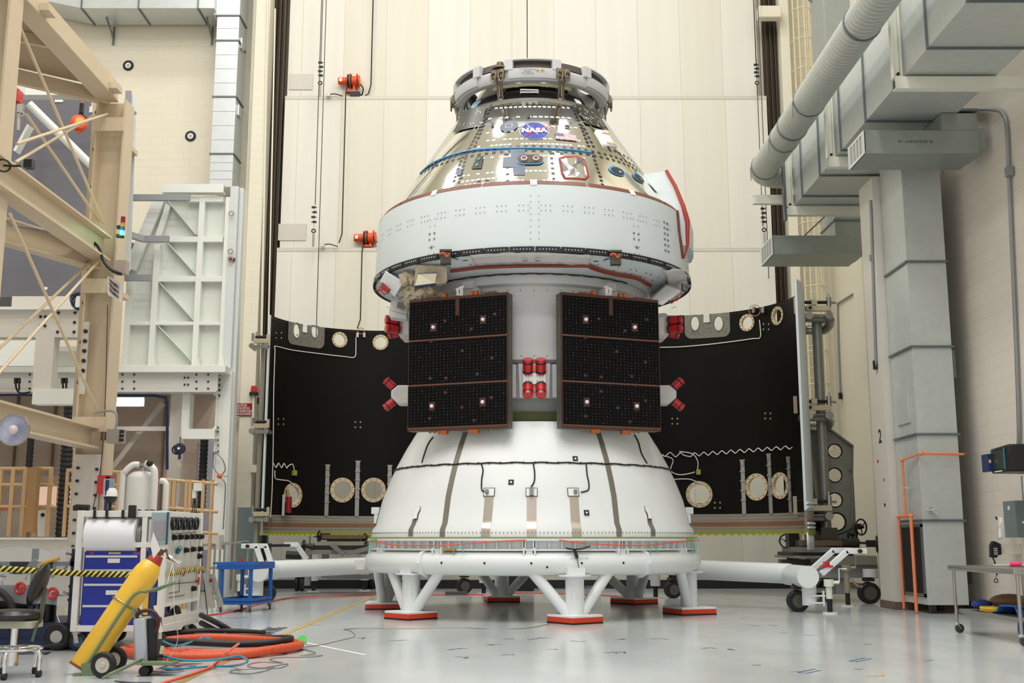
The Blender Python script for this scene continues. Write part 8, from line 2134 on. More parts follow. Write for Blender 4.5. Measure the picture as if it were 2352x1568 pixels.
# things on top of the console
q = P(192, 1166, 13.4); single('small_camera', MB().cyl((q.x-0.1, 13.42, kz1+0.04), (q.x+0.06, 13.42, kz1+0.035), 0.035, n=14).cbox((q.x-0.08, 13.42, kz1+0.03), (0.08, 0.07, 0.06)), BLACKM, 'small black camera lying on the left end of the console top', 'camera')
q = P(254, 1140, 13.6)
dc = thing('dome_camera', 'white dome camera with dark globe and blue pole on top of the console', 'camera', (q.x, 13.6, kz1))
part('housing', MB().lathe([(0, 0.10), (0.05, 0.10), (0.075, 0.06), (0.08, 0.0), (0, 0.0)], (q.x, 13.6, q.z), n=24), PWH, dc)
part('globe', MB().lathe([(0.08, 0.0), (0.072, -0.04), (0.05, -0.075), (0, -0.09)], (q.x, 13.6, q.z), n=24), BLACKM, dc)
part('pole', MB().cyl((q.x-0.03, 13.55, kz1-0.002), (q.x-0.03, 13.55, P(250, 1102, 13.55).z), 0.022, n=12), mat('navy_pole', (24, 32, 84), 0.4), dc)
part('base', MB().cyl((q.x, 13.6, kz1), (q.x, 13.6, q.z-0.07), 0.02, n=10), BLACK, dc)
part('bagged_unit', MB().cbox(P(250, 1118, 13.7), (0.12, 0.04, 0.2)), mat('silver_bag', (150, 166, 166), 0.25, metal=0.4, bump=0.8, bscale=14), dc)
q = P(243, 1112, 16.5); single('red_box', MB().box(P(232, 1091, 16.79)+V((0, 0, -0.28)), P(252, 1091, 16.65)).box(P(246, 1095, 16.7), P(254, 1105, 16.65)), RED, 'red alarm box on the beige column above the console', 'box')
single('cable_pile', MB().tube(smoothpath([V((kx1-0.75+0.04*k, ky1-0.5+0.05*math.sin(k*2), kz1+0.02+0.01*math.cos(k*3))) for k in range(14)], 3), 0.014, 6), BLACK, 'black cable lying on the right end of the console top', 'cable')
# white tank behind the console
q = P(323, 1170, 16.2); tkx = P(323, 1130, 16.2).x
tk = thing('white_tank', 'white insulated tank with two wrapped pipes behind the console', 'tank', (tkx, 16.2, 0))
zt = P(323, 1082, 16.2).z; zs2 = P(323, 1100, 16.2).z; rT = 0.205
part('vessel', MB().lathe([(0, 0.45), (rT, 0.5), (rT, zs2), (rT*0.93, zs2+0.05), (rT*0.6, zt-0.01), (0, zt+0.01)], (tkx, 16.2, 0), n=40), KW, tk)
part('vessel_legs', MB().cyl((tkx-0.15, 16.2, 0), (tkx-0.15, 16.2, 0.5), 0.025, n=10).cyl((tkx+0.15, 16.2, 0), (tkx+0.15, 16.2, 0.5), 0.025, n=10), STEEL, tk)
part('top_fitting', MB().cyl((tkx+0.02, 16.2, zt-0.02), (tkx+0.02, 16.2, zt+0.06), 0.06, n=16).cbox((tkx+0.02, 16.15, zt+0.09), (0.17, 0.08, 0.05)).cyl((tkx-0.06, 16.2, zt+0.07), (tkx+0.1, 16.2, zt+0.07), 0.02, n=8), STEEL, tk)
part('wrapped_pipe', MB().tube(smoothpath([(tkx-0.21, 16.05, 0.9), (tkx-0.215, 16.05, zs2), (tkx-0.19, 16.05, zt-0.02), (tkx-0.10, 16.08, zt+0.08), (tkx-0.02, 16.12, zt+0.09)], 6), 0.042, 12), KW, tk)
part('wrapped_pipe', MB().tube(smoothpath([(tkx+0.10, 16.05, zt+0.10), (tkx+0.20, 16.03, zt+0.04), (tkx+0.245, 16.02, zs2-0.05), (tkx+0.235, 16.02, 0.9)], 6), 0.050, 12), KW, tk)
part('wrapped_pipe', MB().tube(smoothpath([(tkx+0.27, 16.2, zs2-0.02), (tkx+0.35, 16.2, zs2-0.06), (tkx+0.36, 16.2, zs2-0.25), (tkx+0.36, 16.2, 0.9)], 6), 0.042, 12), KW, tk)
part('black_tip', MB().ball((tkx+0.17, 16.0, zt+0.10), 0.05, 12), BLACK, tk)
# ================================================================== barrier tape
BT = [BLACK, mat('tape_yellow', (226, 208, 84), 0.45)]
def hazard(pts, h_, label, n_):
    mb = MB(); pts = [V(p) for p in pts]; L = sum((pts[i+1]-pts[i]).length for i in range(len(pts)-1))
    def at(s):
        s = max(0, min(s, L)); 
        for i in range(len(pts)-1):
            l = (pts[i+1]-pts[i]).length
            if s <= l or i == len(pts)-2: return pts[i].lerp(pts[i+1], min(1, s/l))
            s -= l
    st = L/n_; up = V((0, 0, h_/2))
    for k in range(-1, 2*n_+1):
        s0 = k*st/2; mb.mi(k % 2); sl = h_*0.9
        a, b_, c, d_ = at(s0-sl/2), at(s0+st/2-sl/2), at(s0+st/2+sl/2), at(s0+sl/2)
        if (b_-a).length < 1e-4 and (c-d_).length < 1e-4: continue
        mb.add([a-up, b_-up, c+up, d_+up], [(0, 1, 2, 3)])
    return single('barrier_tape', mb, BT, label, 'tape', solid=0.003)
hazard([P(-20, 1304, 12.8), P(60, 1309, 12.9), P(160, 1316, 13.15), P(322, 1320, 13.2)], 0.066, 'yellow and black hazard tape stretched across the console front', 26)
e1, e2 = XW(386, 1318, kx1+0.04), XW(466, 1305, kx1+0.04)
hazard([e1, e2], 0.055, 'yellow and black hazard tape across the gauge side of the console', 18)
# ================================================================== yellow gas cylinder on green hand truck
Yc = 11.2
YEL = mat('cylinder_yellow', (236, 186, 52), 0.32, var=0.06, vscale=5, coat=0.2)
GRN = mat('truck_green', (110, 132, 100), 0.45)
c0 = P(188, 1535, Yc-0.1); c1 = P(352, 1292, Yc+0.15); dv = (c1-c0); L = dv.length; dv.normalize()
gc = thing('gas_cylinder', 'tall yellow gas cylinder leaning on a green hand truck in the foreground', 'gas cylinder', c0)
rc = 0.128
part('body', MB().turn([(0, 0.0), (rc-0.01, 0.0), (rc, 0.02), (rc, L-0.14), (rc*0.93, L-0.08), (rc*0.72, L-0.02), (rc*0.45, L+0.02), (0, L+0.03)], c0, dv, 48), YEL, gc)
part('rust_base', MB().turn([(rc*0.9, -0.012), (rc+0.003, -0.01), (rc+0.003, 0.012), (rc*0.9, 0.012)], c0, dv, 48), mat('rust', (130, 70, 34), 0.7), gc)
part('red_collar', MB().turn([(0, L+0.0), (rc*0.62, L+0.0), (rc*0.5, L+0.055), (rc*0.42, L+0.085), (0, L+0.085)], c0, dv, 32), mat('collar_red', (160, 48, 34), 0.45), gc)
vq = c0+dv*(L+0.11); part('valve', MB().cyl(c0+dv*(L+0.08), vq+dv*0.04, 0.022, n=12).cbox(vq, (0.06, 0.05, 0.05)).cyl(vq, vq+V((0.07, 0, 0.03)), 0.015, n=8), mat('valve_bronze', (104, 84, 70), 0.4, metal=0.6), gc)
part('tag', MB().plate([P(352, 1222, Yc), P(368, 1262, Yc-0.02), P(352, 1282, Yc), P(345, 1250, Yc+0.02)], (0, 0.006, 0)), PAPER, gc)
wr = MB(); _, s_, u_ = basis(dv); random.seed(8)
for row, (t0, n_) in enumerate(((L-0.17, 12), (L-0.23, 9))):
    for k in range(n_):
        th_ = -0.9+k*0.2+row*0.3; nrm = s_*math.cos(th_+4.0)+u_*math.sin(th_+4.0)
        if nrm.y > -0.1: continue
        if random.random() < 0.3: continue
        wr.cbox(c0+dv*(t0+random.uniform(-.008, .008))+nrm*rc, (0.02, 0.008, 0.016))
part('stencil_text', wr, INK, gc)
part('chain_loop', MB().tube([c0+dv*(L*0.60)+s_*((rc+0.008)*math.cos(t))+u_*((rc+0.008)*math.sin(t)) for t in [2*PI*k/30 for k in range(30)]], 0.008, 6, True), mat('brass_chain', (170, 156, 110), 0.35, metal=0.7), gc)
tr = thing('cylinder_truck', 'green two-wheeled hand truck carrying the yellow gas cylinder', 'hand truck', F(235, 1550))
side = V((0, -1, 0)); off = V((dv.z, 0, -dv.x))    # off: right/below side of the cylinder
for sy in (-0.13, 0.13):
    b0_ = c0+dv*0.02+off*(rc+0.02)+V((0, sy, 0)); b1_ = c0+dv*(L*0.68)+off*(rc*0.3+0.02)+V((0, sy, 0))
    b0_ = c0+dv*0.0+V((0.05, sy-0.0, -0.02)); b1_ = c0+dv*(L*0.60)+V((0.05, sy, 0.0)); b2_ = c0+dv*(L*0.72)+V((0.09, sy, 0.0)); b3_ = P(402 if sy < 0 else 396, 1338, Yc+sy)
    part('side_tube', MB().tube(smoothpath([b0_, b1_, b2_, b2_+V((0.09, 0, 0.01)), b3_], 6), 0.015, 10), GRN, tr)
part('cross_tubes', MB().tube([c0+dv*(L*0.6)+V((0.05, -0.13, 0)), c0+dv*(L*0.6)+V((0.17, -0.0, -0.1)), c0+dv*(L*0.6)+V((0.05, 0.13, 0))], 0.013, 8).bar(P(305, 1398, Yc-0.12), P(325, 1500, Yc-0.1), 0.02, 0.02), GRN, tr)
part('toe_plate', MB().bar(c0+V((-0.02, -0.14, -0.035)), c0+V((0.22, -0.14, -0.12)), 0.02, 0.06, (0, 1, 0)).bar(c0+V((0.05, -0.14, 0.0)), c0+V((0.24, -0.14, 0.02)), 0.01, 0.12), GRN, tr)
wz = 0.118
wc0 = F(236, 1557); 
for k, (px, py) in enumerate(((236, 1557), (262, 1543))):
    wq = F(px, py); wq.z = wz
    w1 = part('wheel', MB().turn([(0.07, -0.028), (0.105, -0.03), (wz, -0.018), (wz, 0.018), (0.105, 0.03), (0.07, 0.028)], wq, (0.12, 1, 0), 36), BLACK, tr)
    part('hub', MB().turn([(0, -0.034), (0.02, -0.036), (0.03, -0.02), (0.07, -0.024), (0.07, 0.024), (0, 0.03)], wq, (0.12, 1, 0), 28), mat('cream_hub', (196, 190, 176), 0.4), w1)
part('axle', MB().cyl(F(236, 1557, wz), F(262, 1543, wz), 0.012, n=8).bar(F(250, 1550, wz+0.03), P(326, 1514, Yc-0.1), 0.025, 0.025), GRN, tr)
cq = F(330, 1552); part('small_caster', MB().cyl((cq.x, cq.y-0.02, 0.045), (cq.x, cq.y+0.02, 0.045), 0.045, n=18).cyl((cq.x, cq.y+0.1, 0.045), (cq.x, cq.y+0.14, 0.045), 0.045, n=18), BLACK, tr)
part('caster_post', MB().bar((cq.x, cq.y+0.05, 0.05), P(318, 1500, Yc), 0.025, 0.025).box((cq.x-0.02, cq.y-0.05, 0.1), (cq.x+0.28, cq.y+0.15, 0.125)), GRN, tr)
# silver case standing on the truck shelf
sc_ = thing('silver_case', 'silver case with dark straps standing beside the yellow cylinder', 'case', P(340, 1520, Yc))
bq = P(340, 1470, Yc-0.02); rotc = Matrix.Rotation(R(5), 3, 'Y')
part('shell', MB().cbox(bq+V((-0.045, 0, 0)), (0.125, 0.22, 0.44), rotc.inverted()), mat('case_silver', (186, 190, 198), 0.3, metal=0.3), sc_, bevel=0.025)
part('dark_side', MB().cbox(bq+V((0.062, 0.02, 0.0)), (0.085, 0.2, 0.42), rotc.inverted()), BLACKM, sc_, bevel=0.01)
part('strap', MB().tube(smoothpath([bq+V((-0.1, -0.08, 0.2)), bq+V((-0.06, -0.1, 0.27)), bq+V((0.05, -0.1, 0.28)), bq+V((0.12, -0.1, 0.2)), bq+V((0.1, -0.1, 0.08))], 6), 0.018, 8), mat('maroon_strap', (70, 16, 24), 0.5), sc_)
part('fittings', MB().cyl(bq+V((0.13, -0.06, 0.02)), bq+V((0.13, -0.06, 0.1)), 0.018, n=10).cyl(bq+V((0.15, -0.06, -0.12)), bq+V((0.16, -0.06, -0.05)), 0.02, n=10), mat('cream_fit', (206, 200, 180), 0.4), sc_)
part('white_tube', MB().bar(P(357, 1390, Yc-0.1), P(369, 1452, Yc-0.1), 0.03, 0.03), PLAIN, sc_)
q = P(398, 1288, 11.6)
cf = thing('chrome_regulator', 'chrome fitting hanging on a thin white line from the cylinder valve', 'fitting', q)
part('body', MB().cyl(q+V((-0.05, 0, 0.03)), q+V((0.07, 0, -0.03)), 0.022, n=12).cyl(q+V((-0.06, 0, 0.04)), q+V((-0.02, 0, 0.015)), 0.032, n=12).cyl(q+V((0.04, 0, -0.015)), q+V((0.07, 0, -0.03)), 0.03, n=12), CHROME, cf)
part('line', MB().tube(smoothpath([q, P(382, 1350, 11.4), P(372, 1420, 11.3)], 5), 0.004, 5).tube(smoothpath([q, P(400, 1400, 11.5), P(408, 1470, 11.8), F(380, 1522, 0.01)], 5), 0.004, 5), WIRE, cf)
part('link', MB().tube([q+V((-0.05, 0, 0.03)), vq+V((0.06, 0, 0.03))], 0.012, 6), BRZ, cf)
# ================================================================== hoses on the floor
OH = mat('orange_hose', (206, 82, 38), 0.55)
nt = OH.node_tree; b = nt.nodes['Principled BSDF']; tc = nt.nodes.new('ShaderNodeTexCoord'); wv = nt.nodes.new('ShaderNodeTexChecker'); wv.inputs['Scale'].default_value = 55
wv.inputs[1].default_value = rgb((206, 84, 40)); wv.inputs[2].default_value = rgb((190, 70, 34)); nt.links.new(tc.outputs['Object'], wv.inputs[0]); nt.links.new(wv.outputs['Color'], b.inputs['Base Color'])
hc = F(495, 1496); RXc, RYc = 0.93, 1.05
def loop(f0, f1, sx, sy, dx, dy, z, n_=48): return [V((hc.x+dx+RXc*sx*math.cos(a), hc.y+dy+RYc*sy*math.sin(a), z+0.012*math.sin(a*3+sx*9))) for a in [f0+(f1-f0)*k/n_ for k in range(n_+1)]]
hh = thing('orange_hose_coil', 'coiled orange corded hose lying on the floor right of the console', 'hose', hc)
part('hose', MB().tube(loop(R(20), R(372), 1.0, 0.95, 0, 0.1, 0.055), 0.05, 12), OH, hh)
part('hose', MB().tube(loop(R(-170), R(8), 0.95, 0.85, -0.08, -0.15, 0.05), 0.048, 12), OH, hh)
part('hose', MB().tube(loop(R(-160), R(-25), 0.82, 0.6, -0.1, -0.05, 0.06), 0.03, 10), OH, hh)
part('hose', MB().tube(loop(R(30), R(150), 0.9, 0.6, 0.1, -0.2, 0.11), 0.048, 12), OH, hh)
ee = hc+V((RXc*1.0, 0.35, 0.06)); part('chrome_coupling', MB().cyl(ee, ee+V((0.0, -0.16, 0)), 0.045, n=14), CHROME, hh); part('green_tape', MB().cyl(ee+V((-0.01, 0.02, 0.02)), ee+V((0.0, -0.04, 0.05)), 0.052, n=12), mat('green_tape', (70, 200, 80), 0.5), hh)
hb_ = thing('black_hose_coil', 'black hose coiled within the orange hose on the floor', 'hose', hc+V((0, 0.2, 0)))
part('hose', MB().tube(loop(R(-150), R(120), 0.86, 0.42, 0.05, 0.0, 0.13), 0.038, 12), BLACK, hb_)
part('hose', MB().tube(loop(R(60), R(170), 0.9, 0.9, -0.1, 0.25, 0.13), 0.036, 12), BLACK, hb_)
for a_, nm in (((462, 1412), 'upper'), ((462, 1430), 'lower')):
    p_ = [P(a_[0], a_[1], 15.0), P(510, a_[1]+24, 14.5), F(552, 1462 if nm == 'upper' else 1466, 0.04), F(580, 1468, 0.036)]
    single('supply_hose', MB().tube(smoothpath(p_, 6), 0.035, 12), BLACK, 'dark %s hose running from the console base down to the floor coil' % nm, 'hose')
for nm, pts in (('blue tube crossing the front of the orange hose coil', [(372, 1505), (400, 1512), (440, 1517), (500, 1514), (545, 1506), (560, 1510), (568, 1520), (540, 1528), (480, 1530), (400, 1536), (370, 1534)]), ('blue tube looping over the back of the orange hose coil', [(374, 1472), (400, 1482), (420, 1480), (450, 1470), (468, 1464), (484, 1467)])):
    single('blue_tube', MB().tube(smoothpath([F(x, y, 0.02 if y > 1520 else 0.15) for x, y in pts], 5), 0.011, 8), mat('light_blue_tube', (44, 138, 170), 0.4), nm, 'tube')
OC = mat('orange_cord', (236, 96, 44), 0.5)
single('extension_cord', MB().tube(smoothpath([F(548, 1478, 0.2), F(520, 1500, 0.17), F(490, 1528, 0.03), F(440, 1548, 0.012), F(370, 1570, 0.012), F(330, 1590, 0.012)], 6), 0.014, 8), OC, 'bright orange cord crossing the hose coil to the bottom edge', 'cord')
single('extension_cord', MB().tube(smoothpath([F(466, 1414, 0.012), F(530, 1405, 0.012), F(570, 1394, 0.012), F(625, 1380, 0.012), F(680, 1371, 0.012), F(760, 1367, 0.012), F(870, 1366, 0.012), F(1000, 1365.5, 0.012), F(1130, 1364.5, 0.012), F(1200, 1361.5, 0.012), F(1300, 1363, 0.012), F(1450, 1370, 0.012)], 6), 0.013, 6), mat('red_orange_cord', (224, 80, 60), 0.5), 'long thin orange cord curving over the floor behind the spacecraft stand', 'cord')
single('extension_cord', MB().tube([F(85, 1480, 0.012), F(158, 1482, 0.012), F(240, 1478, 0.012)], 0.014, 6), OC, 'short orange cord on the floor behind the console wheel', 'cord')
single('floor_wire', MB().tube(smoothpath([F(x, y, 0.006) for x, y in ((640, 1487), (720, 1483), (790, 1468), (815, 1460), (805, 1448), (790, 1445), (830, 1442), (900, 1443), (980, 1442), (1060, 1441), (1130, 1444), (1210, 1442), (1262, 1432))], 5), 0.005, 5), GREYM, 'thin grey wire meandering over the floor from the hose coil to the stand', 'wire')
single('floor_wire', MB().tube(smoothpath([F(x, y, 0.006) for x, y in ((650, 1490), (700, 1492), (725, 1500), (690, 1505), (740, 1504), (720, 1508), (640, 1510), (620, 1515), (650, 1522), (600, 1520), (570, 1526), (580, 1532), (640, 1534), (660, 1524), (600, 1534), (540, 1538), (530, 1544), (570, 1547), (610, 1540), (630, 1530))], 5), 0.005, 5), GREYM, 'tangled thin grey wire on the floor right of the hose coil', 'wire')
# ================================================================== blue utility cart
BC = mat('cart_blue', (28, 92, 172), 0.45, var=0.04)
n0 = F(584, 1401); du = (F(513, 1398)-n0); du.z = 0; 
n0 = V((-4.58, 20.35, 0)); du = V((-0.985, 0.17, 0)); dw = V((0.17, 0.985, 0))
CLn, CWd = 0.62, 1.0
uc = thing('utility_cart', 'bright blue plastic two-shelf utility cart on casters', 'cart', n0)
def UB(u0, u1, w0, w1, z0, z1): return [n0+du*u+dw*w_+V((0, 0, z)) for z in (z0, z1) for u, w_ in ((u0, w0), (u1, w0), (u1, w1), (u0, w1))]
top = MB().hexa(UB(-0.02, 0.66, -0.02, 1.02, 0.78, 0.80))
for u0, u1, w0, w1 in ((-0.02, 0.66, -0.02, 0.01), (-0.02, 0.66, 0.99, 1.02), (-0.02, 0.01, 0.01, 0.99), (0.63, 0.66, 0.01, 0.99)): top.hexa(UB(u0, u1, w0, w1, 0.74, 0.86))
part('top_tray', top, BC, uc, bevel=0.006)
bot = MB().hexa(UB(0, 0.62, 0, 1.0, 0.16, 0.20))
for u0, u1, w0, w1 in ((0, 0.62, 0, 0.03), (0, 0.62, 0.97, 1.0), (0, 0.03, 0.03, 0.97), (0.59, 0.62, 0.03, 0.97)): bot.hexa(UB(u0, u1, w0, w1, 0.13, 0.24))
part('lower_tray', bot, BC, uc, bevel=0.006)
for u, w_ in ((0.0, 0.0), (0.55, 0.0), (0.0, 0.93), (0.55, 0.93)):
    part('post', MB().hexa(UB(u+0.005, u+0.065, w_+0.005, w_+0.065, 0.24, 0.745)), BC, uc, bevel=0.008)
    c_ = n0+du*(u+0.04)+dw*(w_+0.04)
    cs = part('caster', MB().cyl(c_+V((0, 0, 0.10)), c_+V((0, 0, 0.13)), 0.03, n=12).cbox(c_+V((-0.02, 0, 0.09)), (0.03, 0.07, 0.06)), STEEL, uc)
    part('wheel', MB().turn([(0, -0.02), (0.05, -0.02), (0.058, -0.01), (0.058, 0.01), (0.05, 0.02), (0, 0.02)], c_+V((0.01, 0, 0.058)), (1, 0.2, 0), 24), mat('caster_wheel', (60, 62, 68)), cs)
part('handle_lip', MB().hexa(UB(0.655, 0.74, -0.02, 1.02, 0.83, 0.865)), BC, uc, bevel=0.006)
# folded ladder / aluminium stand leaning behind the console
al = thing('step_stand', 'folded aluminium step stand leaning right of the gauge console', 'step stool', F(485, 1398))
for (x0, y0, x1, y1, Y) in ((472, 1315, 488, 1396, 19.5), (486, 1318, 508, 1392, 19.6)):
    a = P(x0, y0, Y); b_ = P(x1, y1, Y); b_.z = max(b_.z, 0.02); part('rail', MB().bar(a, b_, 0.09, 0.05, (0, 1, 0)), ALU, al)
st = MB()
for k in range(4):
    t0 = 0.15+0.2*k; st.bar(P(472, 1315, 19.5).lerp(P(488, 1396, 19.5), t0), P(486, 1318, 19.6).lerp(P(508, 1392, 19.6), t0), 0.05, 0.03)
part('treads', st, STEEL, al); part('red_label', MB().cbox(P(484, 1333, 19.45), (0.05, 0.02, 0.06)), REDD, al)
# ================================================================== stool and wrapped machine at far left
q = F(32, 1545); sx_, sy_ = P(35, 1430, 10.9).x, 10.9
sl2 = thing('shop_stool', 'black swivel stool with backrest and chrome ring base at the left edge', 'stool', (sx_, sy_, 0))
SK = mat('black_vinyl', (30, 32, 34), 0.3)
zs3 = P(30, 1415, sy_).z
part('seat', MB().lathe([(0, 0.0), (0.24, 0.0), (0.265, 0.02), (0.265, 0.05), (0.23, 0.085), (0.12, 0.095), (0, 0.09)], (sx_-0.03, sy_, zs3-0.03), n=40), SK, sl2)
part('seat_pan', MB().box((sx_-0.1, sy_-0.16, zs3-0.10), (sx_+0.22, sy_+0.1, zs3-0.035)), mat('pan_grey', (176, 176, 150), 0.5), sl2)
bkb = MB(); bkb.ball((sx_+0.20, sy_-0.02, zs3+0.29), 0.2, 22, (0.30, 0.78, 1.0))
sh = Matrix.Translation((sx_+0.2, 0, zs3+0.29))@Matrix(((1, 0, 0.32, 0), (0, 1, 0, 0), (0, 0, 1, 0), (0, 0, 0, 1)))@Matrix.Translation((-(sx_+0.2), 0, -(zs3+0.29)))
bkb.xf(sh); part('backrest', bkb, SK, sl2)
part('back_support', MB().bar((sx_+0.26, sy_+0.0, zs3+0.26), (sx_+0.23, sy_, zs3-0.05), 0.04, 0.02, (0, 1, 0)).bar((sx_+0.23, sy_, zs3-0.06), (sx_+0.0, sy_, zs3-0.06), 0.04, 0.02).bar((sx_+0.25, sy_-0.1, zs3-0.05), (sx_+0.21, sy_-0.1, zs3-0.22), 0.02, 0.02), mat('dull_olive_metal', (96, 100, 84), 0.4, metal=0.5), sl2)
part('post', MB().cyl((sx_, sy_, 0.20), (sx_, sy_, zs3-0.05), 0.03, n=16).cyl((sx_, sy_, 0.10), (sx_, sy_, 0.26), 0.055, 0.045, 16), CHROME, sl2)
part('foot_ring', MB().torus((sx_, sy_, 0.255), (0, 0, 1), 0.25, 0.012, 40, 8), CHROME, sl2)
for k in range(5):
    a = R(72*k-80); e = V((sx_+0.27*math.cos(a), sy_+0.27*math.sin(a), 0))
    lgx = part('leg', MB().tube(smoothpath([V((sx_, sy_, 0.235)), V((sx_+0.2*math.cos(a), sy_+0.2*math.sin(a), 0.245)), e+V((0, 0, 0.20)), e+V((0, 0, 0.06))], 5), 0.018, 10), CHROME, sl2)
    part('caster', MB().cyl(e+V((-0.02, 0, 0.032)), e+V((0.02, 0, 0.032)), 0.032, n=16), BLACK, lgx)
wm = thing('wrapped_machine', 'dark pump machine with hoses under clear plastic sheet at the left edge', 'machine', (-5.6, 14.0, 0))
NV = mat('machine_navy', (26, 44, 78), 0.45)
mx0, mx1, my0, my1 = -6.9, -5.12, 13.5, 15.0
part('base_skid', MB().box((mx0, my0, 0.03), (mx1, my1, 0.12)).box((mx0+0.9, my0+0.05, 0.12), (mx1-0.1, my1-0.1, 0.3)), NV, wm)
part('frame', MB().box((mx1-0.55, my0+0.1, 0.12), (mx1-0.49, my0+0.16, 1.15)).box((mx1-0.08, my0+0.1, 0.12), (mx1-0.02, my0+0.16, 1.15)).box((mx0+0.2, my0+0.1, 0.12), (mx0+0.26, my0+0.16, 1.15)).box((mx0+0.2, my0+0.1, 0.95), (mx1-0.02, my0+0.16, 1.0)), NV, wm)
part('motor', MB().cyl((mx1-1.1, my0+0.4, 0.55), (mx1-0.6, my0+0.4, 0.55), 0.17, n=24).cyl((mx1-0.4, my0+0.3, 0.30), (mx1-0.4, my0+0.3, 0.62), 0.10, n=20), BLACKM, wm)
part('black_box', MB().box((mx1-0.75, my0-0.02, 0.86), (mx1-0.25, my0+0.1, 1.0)), mat('dark_green_box', (16, 34, 32), 0.4), wm)
part('wheel', MB().turn([(0.07, -0.03), (0.13, -0.035), (0.15, -0.02), (0.15, 0.02), (0.13, 0.035), (0.07, 0.03)], (mx1-0.12, my0-0.06, 0.155), (0, 1, 0), 30), BLACK, wm)
part('wheel_hub', MB().cyl((mx1-0.12, my0-0.10, 0.155), (mx1-0.12, my0-0.04, 0.155), 0.07, n=20), STEEL, wm)
for dx, dz in ((-0.60, 0.70), (-0.22, 0.64)): part('red_valve', MB().torus((mx1+dx, my0-0.04, dz), (0.2, 1, 0), 0.055, 0.018, 20, 8).cyl((mx1+dx, my0-0.04, dz), (mx1+dx, my0+0.12, dz), 0.02, n=8), RED, wm)
random.seed(6)
for k in range(16):
    p0 = V((mx1-random.uniform(0.1, 1.3), my0+random.uniform(0, 0.4), random.uniform(0.3, 0.9))); p1 = p0+V((random.uniform(-.4, .3), random.uniform(-.1, .2), random.uniform(-.4, .4))); p1.z = min(max(p1.z, 0.16), 1.1); p1.x = min(p1.x, mx1-0.04)
    mid = (p0+p1)/2+V((random.uniform(-.2, .2), -0.05, random.uniform(-.1, .25))); mid.x = min(mid.x, mx1-0.04)
    part('small_hose', MB().tube(smoothpath([p0, mid, p1], 8), random.choice((0.008, 0.014, 0.02)), 6), random.choice((CHROME, BLACK, WIRE, STEEL, mat('dull_yellow_line', (200, 160, 60), 0.5))), wm)
part('big_hose', MB().tube([V((mx1-1.15+0.52*math.cos(a), my0-0.08, 0.36+0.40*math.sin(a))) for a in [R(150-170*k/20) for k in range(21)]], 0.038, 10), BLACK, wm)
part('big_hose', MB().tube(smoothpath([V((mx1-1.0, my0-0.2, 0.22)), V((mx1-0.7, my0-0.35, 0.06)), V((mx1-0.3, my0-0.3, 0.05)), V((mx1-0.02, my0-0.15, 0.08))], 8), 0.022, 8), BLACK, wm)
part('amber_motor', MB().cyl((mx1-0.42, my0-0.02, 0.30), (mx1-0.42, my0-0.02, 0.44), 0.05, n=14), mat('amber_motor', (136, 84, 44), 0.4), wm)
# draped clear sheet
sh_ = MB(); vs = []; nx_, ny_ = 26, 14
for j in range(ny_+1):
    for i in range(nx_+1):
        u, v_ = i/nx_, j/ny_
        x = mx0+0.05+(mx1-mx0-0.1)*u; fall = max(0, 0.5-v_)*2
        vs.append(V((x, my0+0.0+0.9*max(0, v_-0.5)*2-0.06*fall+0.03*math.sin(u*22)*fall, 1.16-0.62*fall**1.1+0.02*math.sin(u*15+v_*9)-0.35*max(0, u-0.80)*4*0.3)))
sh_.add(vs, [(j*(nx_+1)+i, j*(nx_+1)+i+1, (j+1)*(nx_+1)+i+1, (j+1)*(nx_+1)+i) for j in range(ny_) for i in range(nx_)])
part('plastic_sheet', sh_, mat('clear_sheet', (200, 206, 210), 0.06, alpha=0.32, bump=0.9, bscale=5), wm, label='clear crinkled plastic sheet')
# ================================================================== floor markings
FM = {'black': mat('floor_black', (48, 48, 60), 0.4), 'blue': mat('floor_blue', (50, 100, 160), 0.4), 'yellow': mat('floor_yellow', (206, 168, 74), 0.4), 'white': mat('floor_white', (232, 232, 232), 0.4)}
def fstrip(mb, pts, w_):
    for i in range(len(pts)-1):
        a, b_ = V(pts[i]), V(pts[i+1]); d = (b_-a).normalized(); n_ = V((-d.y, d.x, 0))*w_/2
        for v_ in (a, b_): v_.z = 0.002
        mb.add([a+n_, b_+n_, b_-n_, a-n_], [(0, 1, 2, 3)])
yl = MB(); fstrip(yl, [F(866, 1366), F(640, 1462)], 0.075)
single('floor_line', yl, FM['yellow'], 'tan yellow floor line running from behind the stand toward the hose coil', 'floor marking')
hz = MB(); A_, B_ = F(640, 1462), F(395, 1575); dd_ = (B_-A_); n_ = 70; nn2 = V((-dd_.y, dd_.x, 0)).normalized()*0.045
for k in range(2*n_):
    hz.mi(k % 2); a = A_+dd_*(k/(2*n_)); b_ = A_+dd_*((k+1)/(2*n_)); s2 = dd_.normalized()*0.03
    hz.add([a+nn2+s2+V((0, 0, .002)), b_+nn2+s2+V((0, 0, .002)), b_-nn2-s2+V((0, 0, .002)), a-nn2-s2+V((0, 0, .002))], [(0, 1, 2, 3)])
single('floor_line', hz, [FM['yellow'], FM['black']], 'yellow and black striped floor tape near the hose coil running to the bottom edge', 'floor marking')
wl2 = MB(); fstrip(wl2, [F(610, 1462), F(645, 1464), F(840, 1504)], 0.055)
single('floor_line', wl2, FM['white'], 'white line on the floor right of the hose coil', 'floor marking')
dirv = (F(866, 1366)-F(395, 1575)); dirv.z = 0; dirv.normalize(); 
